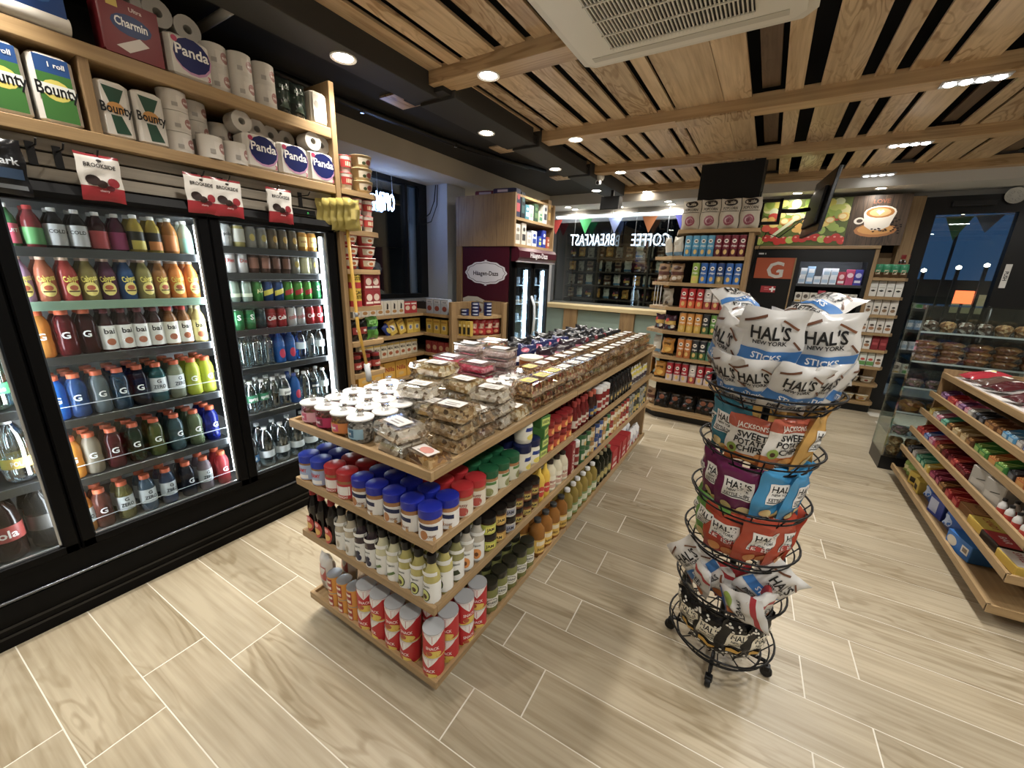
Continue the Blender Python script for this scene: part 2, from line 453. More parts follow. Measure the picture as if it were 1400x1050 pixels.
# ================================================================ THE ROOM
def xtext(s, h, m, depth=0.012, mirror=False):
    """solid lettering standing in the xz plane, faces towards -y"""
    vs, fs = text2d(s, -.006); k = h / 0.70; sg = -1 if mirror else 1; g = G(); n = len(vs)
    g.v += [(sg * x * k, -depth / 2, (y - 0.35) * k) for x, y in vs] + [(sg * x * k, depth / 2, (y - 0.35) * k) for x, y in vs]
    cnt = {}
    for f in fs:
        g.face(f if not mirror else f[::-1], m); g.face([i + n for i in (f[::-1] if not mirror else f)], m)
        for a, b in zip(f, f[1:] + f[:1]): cnt[(min(a, b), max(a, b))] = cnt.get((min(a, b), max(a, b)), 0) + 1
    for (a, b), c in cnt.items():
        if c == 1: g.face([a, b, b + n, a + n], m)
    return g
# --- floor: grout bed with wood-look plank tiles laid a little askew to the room
TH = 0.037
fl = struct('floor', G().box(-4.3, -3.2, -0.06, 4.7, 9.0, -0.001, mat('#ddd6c5', 0.8)))
tg = G().box(-0.5722, -0.107, -0.012, 0.5722, 0.107, 0.0, TILE, 0.0008).build('tile')
for n in range(-9, 31):
    off = -1.835 if n % 2 == 0 else -1.625
    v = 0.344 + (n + 0.5) * 0.218
    for k in range(-4, 6):
        u = off + (k + 0.5) * 1.15
        x = u * math.cos(TH) - v * math.sin(TH); y = u * math.sin(TH) + v * math.cos(TH)
        if x < -3.7 or x > 3.4 or y > 7.0 or y < -1.4 or (x < -2.95 and y < 2.2): continue
        if x > 1.9 and (y < -.2 or y > 4.9): continue
        obj('tile', tg, fl, (x, y, 0), TH)
# --- ceiling
ce = struct('ceiling', G().box(-4.3, -3.2, 3.08, 4.7, 7.2, 3.16, mat('#0d0c0b', 0.95)))
BY = [(-1.7, -1.54), (-0.36, -0.2), (0.98, 1.14), (2.33, 2.49), (3.72, 3.87), (5.07, 5.21), (6.33, 6.47)]
BOARDS = [(-2.3, -2.05, 0), (-2.0, -1.9, 0), (-1.85, -1.635, 0), (-1.565, -1.42, 0), (-1.365, -1.255, 0), (-1.21, -1.0, 0), (-.96, -.87, 0),
          (-.85, -.515, 0), (-.512, -.335, 0), (-.28, -.17, 1), (-.135, -.03, 0), (.065, .27, 0), (.34, .435, 0), (.505, .64, 0), (.68, .89, 0),
          (.985, 1.075, 1), (1.1, 1.19, 0), (1.21, 1.42, 0), (1.45, 1.66, 0), (1.73, 1.85, 1), (1.9, 2.1, 0), (2.13, 2.35, 0), (2.42, 2.55, 0),
          (2.62, 2.85, 0), (2.9, 3.1, 0), (3.18, 3.4, 0), (3.45, 3.7, 0), (3.76, 4.0, 0), (4.05, 4.4, 0)]
for i in range(len(BY) - 1):
    y0, y1 = BY[i][1] - 0.02, BY[i + 1][0] + 0.02
    for (a, b, dk) in BOARDS:
        if i < 2 and a > 1.7: continue
        z = 2.93 if dk else 2.88
        obj('ceiling_board', G().box(-(b - a) / 2, -(y1 - y0) / 2, 0, (b - a) / 2, (y1 - y0) / 2, 0.018, DARKOAK if dk else CEILOAK, 0.002), ce, ((a + b) / 2, (y0 + y1) / 2, z))
for (y0, y1) in BY:
    obj('beam', G().box(-3.5, -(y1 - y0) / 2, 0, 3.5, (y1 - y0) / 2, 0.1, CEILOAKX, 0.003), ce, (1.2, (y0 + y1) / 2, 2.80))
    # the broad panel that runs back to the column crosses each beam a little proud
    obj('beam_cover', G().box(-.17, -.085, 0, .345, .085, 0.012, CEILOAK, 0.002), ce, (-.68, (y0 + y1) / 2, 2.789))
dc = struct('ceiling_dark', G().box(-4.2, -3.2, 2.85, -2.3, 6.47, 2.92, DARKC))
for i, (a, b, y0, y1) in enumerate([(-2.40, -2.17, -3.0, 2.41), (-2.39, -2.06, 2.47, 3.58), (-2.35, -2.05, 3.68, 4.84), (-2.33, -2.04, 4.94, 6.3)]):
    obj('bulkhead', G().box(a, y0, 2.75, b, y1, 3.0, DARKP, 0.004), dc)
    if i: obj('bulkhead_step', G().box(a - .07, y0 - .09, 2.77, b - .03, y0 + .02, 2.84, mat('#2b2a28', .7)), dc)
for (x0, y0, x1, y1) in [(-2.74, 2.40, -2.42, 2.64), (-2.70, 3.78, -2.45, 4.0), (-2.71, 5.18, -2.42, 5.4)]:
    obj('wood_patch', G().box(x0, y0, 2.836, x1, y1, 2.85, CEILOAK), dc)
obj('conduit', G().tube([(-2.98, .9, 2.81), (-2.96, 2.3, 2.81), (-2.9, 3.2, 2.815), (-2.72, 4.2, 2.81), (-2.55, 4.75, 2.81)], .022, BLACK, 8), dc)
obj('conduit', G().tube([(-3.05, .9, 2.82), (-3.02, 2.4, 2.82), (-2.93, 3.6, 2.82), (-2.7, 4.6, 2.82)], .014, BLACK, 8), dc)
obj('white_pipe', G().tube([(-2.42, 1.282, 2.82), (-2.9, 1.282, 2.82)], .022, mat('#c9c5bc', .5), 10), dc)
for (x, y) in [(-2.957, 2.41), (-2.855, 3.43)]:
    obj('conduit_clamp', G().lathe([(0, 0), (.016, 0), (.02, .03), (.012, .06), (0, .06)], CHROME, 10), dc, (x, y, 2.775))
struct('ceiling_back', G().box(-4.2, 6.44, 2.69, 4.7, 7.2, 2.95, WHITEW))
so = struct('trim_1', G().box(-4.1, 1.78, 2.65, -3.34, 6.6, 2.85, mat('#d2c7b2', .85)))          # soffit over the side window
# --- walls
BLUEW = mat('#c7cbd2', .8)
wl = G().box(-4.3, 1.7, 0, -4.03, 7.2, 1.24, BLUEW).box(-4.3, 1.7, 2.65, -4.03, 7.2, 3.1, BLUEW).box(-4.3, 4.19, 1.24, -4.03, 7.2, 2.65, BLUEW)
wl.box(-4.3, -3.2, 0, -3.25, 1.7, 3.1, mat('#3a3733', .9))
struct('wall_left', wl)
struct('wall_column', G().box(-4.03, 4.19, 0, -3.63, 4.55, 2.65, BLUEW))
WALLB = mat('#8f8a80', .85)
wb = G().box(-4.3, 7.02, 0, -3.52, 7.2, 3.1, BLUEW).box(-3.52, 7.02, 2.56, -.9, 7.2, 3.1, WHITEW).box(-3.52, 7.02, 0, -.9, 7.2, 1.0, WALLB).box(-.9, 7.02, 0, 1.25, 7.2, 3.1, mat('#2a2521', .9))
wb.box(1.25, 7.02, 2.62, 4.7, 7.2, 3.1, WHITEW).box(3.35, 7.02, 0, 4.7, 7.2, 2.62, WHITEW)
struct('wall_back', wb)
struct('wall_right', G().box(4.55, -3.2, 0, 4.7, 7.2, 3.1, mat('#b9b3a6', .8)))
struct('wall_rear', G().box(-4.3, -3.2, 0, 4.7, -3.05, 3.1, mat('#a39c8e', .8)))
# --- side window
wn = struct('window_1', G().box(-4.06, 1.9, 1.24, -3.98, 4.19, 1.29, BLACK).box(-4.06, 1.9, 2.6, -3.98, 4.19, 2.65, BLACK).box(-4.06, 4.06, 1.29, -3.98, 4.19, 2.6, BLACK).box(-4.06, 1.9, 1.29, -3.98, 1.97, 2.6, BLACK).box(-4.05, 3.82, 1.29, -3.99, 3.86, 2.6, BLACK))
obj('pane', G().box(-4.035, 1.97, 1.29, -4.025, 3.82, 2.6, GLASS), wn)
obj('pane', G().box(-4.035, 3.86, 1.29, -4.025, 4.06, 2.6, GLASS), wn)
obj('window_sill', G().box(-4.03, 1.9, 1.2, -3.86, 4.19, 1.235, mat('#77787a', .5)), wn)
# --- back window, its counter and light bar
w2 = struct('window_2', G().box(-3.52, 7.02, 1.1, -3.46, 7.1, 2.56, STEEL).box(-.96, 7.02, 1.1, -.9, 7.1, 2.56, STEEL).box(-3.52, 7.02, 2.5, -.9, 7.1, 2.56, mat('#6f7274', .4)).box(-3.52, 7.02, 1.08, -.9, 7.1, 1.12, mat('#6f7274', .4)))
for a, b in [(-3.46, -3.12), (-3.10, -2.24), (-2.22, -1.42), (-1.40, -.96)]:
    obj('pane', G().box(a, 7.05, 1.12, b, 7.062, 2.5, GLASS), w2)
struct('window_counter', G().box(-3.5, 6.62, 1.02, -1.0, 7.02, 1.09, wood('pale_counter', '#d9c79d', '#c4ae80', 'X', 8, 10, .4, .3, .02), .006)
       .box(-3.5, 6.72, 0.0, -1.0, 6.78, 1.0, mat('#8fa59a', .25)).box(-3.05, 6.66, 0, -2.8, 6.74, 1.02, OAKZ).box(-2.02, 6.66, 0, -1.78, 6.74, 1.02, OAKZ))
lb = thing('light_bar', 'long cool white light bar along the top of the back window', 'light', G().box(-3.45, 6.95, 2.575, -1.1, 7.0, 2.6, mat('#e0f0ff', .4, emit=4.5)))
obj('housing', G().box(-3.47, 6.94, 2.6, -1.08, 7.01, 2.625, mat('#d0d0d0', .4)), lb)
# --- glass door on the right of the back wall
d1 = struct('door_1', G().box(1.375, 6.9, 0, 1.52, 7.0, 2.62, BLACK).box(2.18, 6.9, 0, 2.62, 7.0, 2.62, BLACK).box(1.52, 6.9, 2.43, 2.18, 7.0, 2.62, BLACK).box(1.52, 6.9, 0, 2.18, 7.0, .22, BLACK)
            .box(2.62, 6.92, 2.45, 3.35, 7.0, 2.62, BLACK).box(2.62, 6.92, 0, 3.35, 7.0, .3, BLACK).box(3.2, 6.92, .3, 3.35, 7.0, 2.45, BLACK))
obj('pane', G().box(1.52, 6.945, .22, 2.18, 6.955, 2.43, GLASS), d1)
obj('pane', G().box(2.62, 6.955, .3, 3.2, 6.965, 2.45, GLASS), d1)
obj('closer', G().box(1.62, 6.84, 2.5, 1.98, 6.9, 2.56, mat('#1d1d1f', .4), .006), d1)
sg = obj('push_sign', G().box(2.215, 6.893, 1.62, 2.265, 6.9, 1.88, mat('#e8e6df', .5), .002), d1)
obj('lettering', prn([('t', 'PUSH', 0, 0, .03, '#222222', .2, -PI / 2)], lambda x, y, l: (2.24 + x, 6.892 - l, 1.75 + y)), sg)
obj('door_handle', G().tube([(2.2, 6.9, 1.0), (2.2, 6.84, 1.0), (2.2, 6.84, 1.4), (2.2, 6.9, 1.4)], .014, STEEL, 8), d1)
struct('trim_2', G().box(1.245, 6.78, 0, 1.375, 7.02, 2.62, OAKZ))
# --- black boxed column behind the snack shelves
struct('column_black', G().box(-.83, 5.12, 0, -.24, 5.7, 2.89, mat('#0c0b0a', .7)))

# ================================================================ LAMPS
def downlight(x, y, z, label, w=DOWNLIGHT_W, r=.055, spread=160):
    t = thing('downlight', label, 'light', G().lathe([(r, .0), (r * 1.3, -.004), (r * 1.35, .004), (r * 1.2, .012)], mat('#e9e6e0', .4), 20), (x, y, z), 0, 'recessed ceiling spots')
    obj('lens', G().lathe([(0, 0), (r, 0)], mat('#fff1dc', .4, emit=60.0), 20), t, (0, 0, .001))
    ld = bpy.data.lights.new('downlight_lamp', 'AREA'); ld.shape = 'DISK'; ld.size = r * 1.6; ld.energy = w; ld.color = (1.0, .955, .88); ld.spread = math.radians(spread)
    lo = bpy.data.objects.new('lamp', ld); COL.objects.link(lo); lo.parent = t; lo.location = (0, 0, -.012)
    return t
for i, y in enumerate([-1.05, .35, 1.75, 3.15, 4.49, 5.8]):
    downlight(-2.28, y, 2.748, ['recessed spot in dark bulkhead, behind the viewer', 'recessed spot in dark bulkhead, above the middle cooler', 'brightest recessed spot in the dark bulkhead above the paper goods shelf', 'recessed spot in dark bulkhead, second from the paper goods shelf', 'recessed spot in dark bulkhead, third from the paper goods shelf', 'recessed spot at far end of dark bulkhead near the black speaker'][i], DOWNLIGHT_W * (.28, .28, .5, .7, .7, .7)[i], .055, 85 if i < 3 else 125)
for i, y in enumerate([-.28, 1.06, 2.41, 3.795, 5.14, 6.40]):
    downlight(-1.735, y, 2.798, ['recessed spot in oak beam well behind the viewer', 'recessed spot in oak beam above the island front', 'recessed spot in the nearest visible oak beam', 'recessed spot in the second oak beam from front', 'recessed spot in the third oak beam beside the dome camera', 'recessed spot in the farthest oak beam'][i], (DOWNLIGHT_W * (.6, .65, .8)[i] if i < 3 else DOWNLIGHT_W) if i < 5 else .4, .055, 100 if i < 3 else (160 if i < 5 else 60))
for i, (x, y) in enumerate([(-3.08, 6.62), (-3.06, 6.86), (-2.27, 6.86), (-1.47, 6.62), (-1.47, 6.88), (.106, 6.55), (.91, 6.55)]):
    downlight(x, y, 2.687, ['spot in white back ceiling, front left above window', 'spot in white back ceiling, rear left above window', 'spot in white back ceiling above mirrored breakfast sign', 'spot in white back ceiling, front, above coffee sign', 'spot in white back ceiling, rear, above coffee sign', 'spot in back ceiling lighting the fruit picture', 'spot in back ceiling lighting the coffee cup picture'][i], 5.0 if i < 5 else 2.2, .045)
def striplight(x, y, label, w=STRIP_W, em=70.0):
    t = thing('strip_light', label, 'light', G().box(-.15, -.05, -.006, .15, .05, .01, mat('#cfcfcf', .3, .6), .004), (x, y, 2.798), 0, 'four bulb strip lamps in the oak beams')
    for k in range(4):
        obj('bulb', G().lathe([(0, -.008), (.02, -.007), (.03, 0)], mat('#ffffff', .4, emit=em), 14), t, (-.105 + .07 * k, 0, -.006))
    ld = bpy.data.lights.new('strip_lamp', 'AREA'); ld.shape = 'RECTANGLE'; ld.size = .28; ld.size_y = .06; ld.energy = w; ld.color = (1, .975, .92); ld.spread = math.radians(160)
    lo = bpy.data.objects.new('lamp', ld); COL.objects.link(lo); lo.parent = t; lo.location = (0, 0, -.02)
for i, y in enumerate([-1.62, -.28, 1.06, 2.41, 3.795, 5.14, 6.36]):
    striplight(.83, y, ['strip lamp far behind the viewer', 'strip lamp behind the viewer', 'strip lamp overhead beside the viewer', 'strip lamp in beam above the chip rack', 'largest visible strip lamp, in the beam nearest the viewer', 'middle of the three visible strip lamps', 'farthest and thinnest visible strip lamp'][i], STRIP_W if i < 6 else .15, 70.0 if i < 6 else 4.0)
for y, l in ((.4, 'strip lamp over the right side aisle, nearest'), (2.41, 'strip lamp over the right side aisle, middle'), (5.14, 'strip lamp over the right side aisle, farthest')):
    striplight(2.9, y, l)

# --- air conditioner cassette
ac = thing('air_conditioner', 'cream ceiling cassette air conditioner with slotted intake grille', 'air conditioner', G().prism([(-1.03, 1.3), (-.05, 1.3), (-.02, 1.34), (-.02, 2.33), (-.07, 2.39), (-1.0, 2.39), (-1.05, 2.35), (-1.05, 1.33)], 2.69, 2.787, mat('#d9d2c0', .45)))
obj('panel', G().prism([(-1.0, 1.36), (-.08, 1.36), (-.06, 1.4), (-.06, 2.3), (-.1, 2.34), (-.98, 2.34), (-1.01, 2.31), (-1.01, 1.39)], 2.676, 2.69, mat('#e2dbc9', .42)), ac)
obj('grille_recess', G().box(-.85, 1.58, 2.672, -.24, 2.21, 2.677, mat('#191816', .6)), ac)
gm = G().box(-.003, -.315, 0, .003, .315, .008, mat('#d6cfbd', .45)).build('grille_bar')
for k in range(38): obj('grille_bar', gm, ac, (-.84 + k * .0160, 1.895, 2.664))
for k in range(6): obj('grille_rib', G().box(-.85, -.004, 0, -.24, .004, .006, mat('#d6cfbd', .45)), ac, (0, 1.60 + k * .118, 2.661))
for (x0, y0, x1, y1) in [(-.97, 2.26, -.12, 2.30), (-.97, 1.44, -.12, 1.48)]:
    obj('air_slot', G().box(x0, y0, 2.673, x1, y1, 2.677, mat('#c4bda9', .5)), ac)

# --- dome camera, speaker, round ceiling vent
t = thing('dome_camera', 'small white dome security camera under the third oak beam', 'camera', G().lathe([(0, 0), (.055, 0), (.055, -.02), (.04, -.05), (0, -.05)], mat('#dcdad4', .4), 16), (-2.02, 5.22, 2.80))
obj('eye', G().lathe([(0, 0), (.03, .005), (.036, .03), (.03, .05), (0, .055)], mat('#e8e6e0', .35), 16), t, (0, -.035, -.105))
obj('lens', G().lathe([(0, 0), (.02, 0), (.02, .012), (0, .014)], BLACKG, 12), t, (0, -.06, -.085), rot=(PI / 2 + .5, 0, 0))
t = thing('loudspeaker', 'black box loudspeaker hanging from the dark bulkhead end', 'speaker', G().prismx([(-.1, 2.49), (.06, 2.52), (.06, 2.66), (-.08, 2.66)], -.13, .13, mat('#121212', .5)), (-2.06, 5.85, 0))
obj('bracket', G().box(-.02, -.01, 2.66, .02, .02, 2.76, BLACK), t)
obj('grille', G().prismx([(-.106, 2.50), (-.1, 2.50), (-.083, 2.65), (-.089, 2.65)], -.12, .12, mat('#1d1d1e', .8)), t)
t = thing('ceiling_vent', 'round white slotted vent above the glass door', 'vent', G().lathe([(0, 0), (.07, 0), (.085, .012), (.085, .02)], mat('#d9d7d0', .5), 20), (2.1, 6.89, 2.59), 0, rot=(PI / 2 * .9, 0, 0))
for k in range(6): obj('slot', G().lathe([(0, -.002), (.014, -.002), (.014, .004)], mat('#4a4a48', .7), 8), t, (.045 * math.cos(k * PI / 3), .045 * math.sin(k * PI / 3), -.001))

# --- neon signs, bunting
NEON = mat('#d8ecff', .4, emit=2.2)
def neon(word, x, y, z, h, label, rz=0.0, wd=None):
    vs, _ = text2d(word, -.006); w0 = (max(v[0] for v in vs) - min(v[0] for v in vs)) * h / .7
    t = thing('neon_sign', label, 'neon sign', xtext(word, h, NEON, .014, True), (x, y, z), rz)
    if wd: t.scale = (wd / w0, 1, 1)
    for sx in (-.42, .42): obj('cord', G().tube([(sx * w0, .004, h * .5), (sx * w0 * .98, .006, 2.69 - z)], .004, mat('#b9c2c8', .5), 5), t)
neon('BREAKFAST', -2.73, 6.93, 2.2, .19, 'glowing white neon word breakfast, mirrored, in back window', wd=.80)
neon('COFFEE', -1.745, 6.93, 2.19, .19, 'glowing white neon word coffee, mirrored, in back window', wd=.60)
NEON = mat('#9fc0ff', .4, emit=26.0)
neon('OPEN', -3.94, 3.47, 2.35, .19, 'bluish neon open sign hanging in the side window', PI / 2, .26)
for i, (x, y, c, l) in enumerate([(-3.42, 6.9, '#c23a35', 'red triangular bunting flag at the left of the back window'), (-2.86, 6.9, '#1fae5a', 'green triangular bunting flag above the breakfast sign'), (-2.34, 6.9, '#7f93c9', 'pale blue triangular bunting flag above the breakfast sign'), (-1.78, 6.9, '#b06a35', 'orange triangular bunting flag above the coffee sign'), (-1.28, 6.9, '#3d3f9a', 'dark blue triangular bunting flag at right of coffee sign'), (1.78, 7.12, '#1f7a5c', 'green bunting flag outside the glass door'), (2.05, 7.2, '#6f8fc0', 'pale blue bunting flag outside the glass door')]):
    h = .25 if i < 5 else (.27 if i == 5 else .2)
    t = thing('bunting_flag', l, 'flag', G().prismy([(-.12, 2.54), (0, 2.54 - h), (.12, 2.54)], -.0015, .0015, mat(c, .6)), (x, y, -.1 if i == 6 else (0 if i < 5 else -.12)), 0, 'triangular bunting flags')
thing('bunting_line', 'thin cord carrying the bunting along the back window', 'cord', G().tube([(-3.53, 6.9, 2.54), (-2.2, 6.9, 2.538), (-.88, 6.9, 2.54), (-.85, 7.03, 2.56)], .0035, mat('#cfcfcf', .6), 5))
thing('bunting_line', 'thin cord carrying the bunting outside the door', 'cord', G().tube([(1.2, 7.12, 2.42), (1.9, 7.13, 2.42), (2.1, 7.2, 2.44), (3.4, 7.21, 2.44)], .0035, mat('#cfcfcf', .6), 5))
# --- what is seen outside at dusk, plus added sky blockers
thing('street_ground', 'dark asphalt of the street outside the windows', 'street', G().box(-30, 7.25, -.25, 30, 40, -.2, mat('#15171a', .8)))
thing('street_ground', 'dark asphalt outside the side window', 'street', G().box(-40, -10, -.25, -4.35, 7.25, -.2, mat('#15171a', .8)))
t = thing('street_sign', 'orange lit roadside sign seen through the glass door', 'sign', G().box(3.85, 14, 1.25, 4.15, 14.1, 1.55, mat('#ff6a3c', .5, emit=3.0)))
obj('post', G().box(3.98, 14.02, -.2, 4.02, 14.08, 1.25, BLACK), t)
for i, (x, y, z) in enumerate([(2.86, 14, 1.94), (3.16, 14, 1.95), (3.75, 14, 2.03), (4.2, 14, 2.09), (-17, 14, 1.5), (-15, 14, 1.55), (3.0, 16, 3.4), (4.3, 17, 3.6)]):
    t = thing('street_lamp', ['small street lamp, left in the glass door', 'small street lamp, second from left in the glass door', 'small street lamp, third from left in the glass door', 'small street lamp, right in the glass door', 'bright street lamp seen in the side window', 'second street lamp seen in the side window', 'high street lamp, left, seen through the door', 'high street lamp, right, seen through the door'][i], 'lamp', G().lathe([(0, 0), (.05, .02), (.05, .07), (0, .1)], mat('#fff2d8', .4, emit=8.0), 10), (x, y, z))
    obj('post', G().box(-.03, -.03, -.2 - z, .03, .03, 0, BLACK), t)
t = thing('building', 'low dark building across the street', 'building', G().box(-16, 22, -.2, 14, 28, 1.9, mat('#1a2027', .8)))
for k in range(7): obj('window', G().box(-15 + k * 4.2, 21.95, 0.7, -13.6 + k * 4.2, 22, 1.4, mat('#b9a678', .5, emit=.4 if k % 2 else .1)), t)
thing('sky_blocker', 'added dark wall that keeps the dusk sky out of the back window', 'building', G().box(-16, 9.5, -.2, .3, 9.9, 6.0, mat('#10141a', .8)))  # made-up wall, hides the bright sky behind the back window
t = thing('storefront', 'lit storefront far beyond the side window', 'building', G().box(-22, -6, -.2, -18, 30, 9.0, mat('#14181d', .8)))  # height raised to block the sky and darken the side window
for k in range(4): obj('window', G().box(-17.99, 3.2 + k * 3.1, .9, -17.9, 4.4 + k * 3.1, 1.7, mat('#e6d9a8', .5, emit=1.2)), t)
# ================================================================ DRINK COOLER
FRAME = mat('#050506', .45, ior=1.22)
INNER = mat('#c9ccce', .5)
RAIL = mat('#5d6063', .3, .8)
ck = thing('drinks_cooler', 'long black drinks cooler with glass doors along the left wall', 'cooler',
           G().box(-3.2, -.95, .3, -3.12, 1.72, 1.86, INNER).box(-3.12, -.95, .27, -2.5, 1.72, .32, mat('#4c4e50', .4)).box(-3.12, -.95, 1.82, -2.5, 1.72, 1.86, INNER)
           .box(-3.2, 1.70, .0, -2.45, 1.74, 1.87, FRAME).box(-3.2, -.95, 0, -2.47, 1.72, .28, FRAME))
obj('kick_panel', G().prismy([(-2.47, 0), (-2.452, 0), (-2.452, .13), (-2.42, .145), (-2.42, .215), (-2.47, .22)], -.95, 1.74, mat('#060607', .5, ior=1.22)), ck)
obj('base_panel', G().box(-2.47, -.95, .215, -2.432, 1.74, .335, mat('#060607', .5, ior=1.22), .006), ck)
obj('chrome_strip', G().tube([(-2.425, -.95, .226), (-2.425, 1.73, .226)], .007, mat('#6b6d72', .25, .8), 8), ck)
obj('header', G().prismy([(-2.47, 1.818), (-2.42, 1.818), (-2.405, 1.84), (-2.42, 1.875), (-2.52, 1.885), (-2.52, 1.84)], -.95, 1.74, mat('#060607', .5, ior=1.22)), ck)
for j, (y0, y1) in enumerate([(-.37, .24), (.345, .95), (1.05, 1.65)]):
    f = G().box(-2.46, y0 - .05, .335, -2.42, y0, 1.82, FRAME, .006).box(-2.46, y1, .335, -2.42, y1 + .05, 1.82, FRAME, .006).box(-2.46, y0 - .05, .335, -2.42, y1 + .05, .375, FRAME, .006).box(-2.46, y0 - .05, 1.803, -2.42, y1 + .05, 1.822, FRAME, .004)
    d = obj('door', f, ck)
    obj('glass', G().box(-2.446, y0, .375, -2.438, y1, 1.803, clear('#f8fbfa', .022, 0.0, 'cooler_glass', False)), d)
    obj('edge_strip', G().box(-2.447, y1 - .008, .375, -2.437, y1, 1.803, mat('#bfc4c6', .25, .7)).box(-2.447, y0, .375, -2.437, y1, .381, mat('#bfc4c6', .25, .7)), d)
for z in (.05, .09): obj('kick_ridge', G().box(-2.454, -.95, z, -2.448, 1.74, z + .012, mat('#161618', .4)), ck)
for y in (-.43, .292, 1.0, 1.685):
    lo = obj('mullion', G().box(-2.53, y - .02, .32, -2.46, y + .02, 1.82, FRAME), ck)
    for s in (-1, 1):
        if y < -.4 and s < 0 or y > 1.6 and s > 0: continue
        obj('light_bar', G().box(-2.535, y + s * .022 - .006, .4, -2.51, y + s * .022 + .006, 1.78, mat('#f3f8ff', .4, emit=COOLER_LED)), lo)
def cshelf(y0, y1, z, strip=None):
    s = obj('shelf', G().box(-3.1, y0, z - .012, -2.54, y1, z - .002, mat('#2a2b2d', .5)), ck)
    obj('price_rail', G().box(-2.545, y0, z - .034, -2.535, y1, z + .004, strip or RAIL, .002), s)
Z2 = [1.632, 1.415, 1.18, .896, .61]
Z3 = [1.685, 1.545, 1.383, 1.222, .995, .707]
for z in Z2: cshelf(.315, .98, z, mat('#7d9c86', .4) if z == 1.415 else None)
for z in Z3: cshelf(1.02, 1.66, z)
for z in (1.32, .98, .655): cshelf(-.42, .27, z)
for z in (.962, .678, .40):
    obj('retainer_wire', G().tube([(-2.535, .33, z), (-2.535, .97, z)], .0018, mat('#a5abb0', .3), 6), ck)
# --- bottles
def sport(key, c, lab=None, cap='#e2622c', body_trans=.55):
    its = []
    if lab == 'clear': its = [('t', 'G', 0, .092, .028, '#e9eef0')]
    elif lab == 'white': its = [('r', -.085, .05, .085, .125, '#cfd6da', 12), ('t', 'ZERO', 0, .08, .018, '#27303a', .05), ('t', 'G', 0, .108, .018, '#333333')]
    elif lab: its = [('r', -.085, .05, .085, .12, lab, 12), ('t', 'G', 0, .085, .034, '#f2f2f0')]
    bottle(key, 'sports_drink', 'sport', .0345, .2, mat(c, .1, trans=body_trans, ior=1.33), mat(cap, .4), its, 'bottle', 14)
def lookbottle(key, kind, R, H, c, cap, its, trans=.3, name='juice_bottle'):
    bottle(key, name, kind, R, H, mat(c, .16, trans=trans, ior=1.33) if isinstance(c, str) else c, mat(cap, .4), its, 'bottle', 14)
def band(R, z0, z1, c, txt=None, tc='#ffffff', th=.016, ell=None):
    its = [('r', -R * 2.9, z0, R * 2.9, z1, c, 14)]
    if ell: its.append(('e', 0, z0 + (z1 - z0) * .36, R * .7, (z1 - z0) * .26, ell))
    if txt: its.append(('t', txt, 0, z0 + (z1 - z0) * .66, th, tc, R * 1.7))
    return its
MID = 'middle cooler shelf'
def crow(specs, ys, x, z, place, group, back=0, dx=.078, bdesc=None, jitter=.004):
    """a shelf row facing the shop; copies stand behind it"""
    for i, ((key, desc), y) in enumerate(zip(specs, ys)):
        put(key, (x + random.uniform(-jitter, jitter), y, z), PI / 2 + random.uniform(-.25, .25), '%s, %s from left, %s' % (desc, od(i), place), group)
        for b in range(back):
            put(key, (x - dx * (b + 1), y + random.uniform(-.004, .004), z), PI / 2, '%s, %s rank, %s from left, %s' % (desc, ORD[b + 1], od(i), place), group)
# first shelf
lookbottle('ja', 'juice', .03, .165, '#3c7a46', '#f3f3f0', band(.03, .015, .09, '#d9556b', 'FRUIT', '#ffffff', .013))
lookbottle('jb', 'juice', .03, .165, '#8c2f33', '#b8322f', band(.03, .015, .08, '#5ba55c', None))
lookbottle('jc', 'juice', .03, .165, '#1b1a1c', '#e8e8e6', band(.03, .015, .1, '#d8dadb', 'COLD', '#222222', .014))
lookbottle('jd', 'juice', .03, .165, '#451a22', '#e8e8e6', band(.03, .01, .085, '#d14a50', None))
lookbottle('je', 'juice', .03, .165, '#5a1a35', '#e8e8e6', band(.03, .01, .085, '#a5326b', None))
lookbottle('jf', 'juice', .031, .17, '#c9a92a', '#f4f3ee', band(.031, .015, .095, '#2c2a1f', None) + [('r', -.03, .015, .03, .055, '#e3cf3b', 8)])
lookbottle('jg', 'juice', .031, .17, '#c9a92a', '#f4f3ee', band(.031, .015, .095, '#2f2620', None) + [('r', -.03, .015, .03, .055, '#e58a2b', 8)])
lookbottle('jh', 'juice', .031, .17, '#c77f24', '#f4f3ee', band(.031, .015, .09, '#d27f33', None))
lookbottle('ji', 'juice', .03, .165, '#cfd9bd', '#f4f3ee', band(.03, .01, .08, '#8fc6b0', None))
crow([('ja', 'green juice bottle with pink label'), ('jb', 'dark red juice bottle with green label'), ('jc', 'black juice bottle with white label'), ('jc', 'black juice bottle with white label'), ('jd', 'dark red juice bottle with red label'), ('je', 'purple juice bottle with magenta label'), ('jf', 'yellow juice bottle with black label'), ('jg', 'yellow juice bottle with orange label'), ('jh', 'orange juice bottle with white cap'), ('ji', 'pale green juice bottle with white cap')],
     [.363, .429, .495, .561, .626, .69, .754, .82, .885, .948], -2.588, Z2[0], 'top ' + MID, 'top row of the middle cooler', 1, .07)
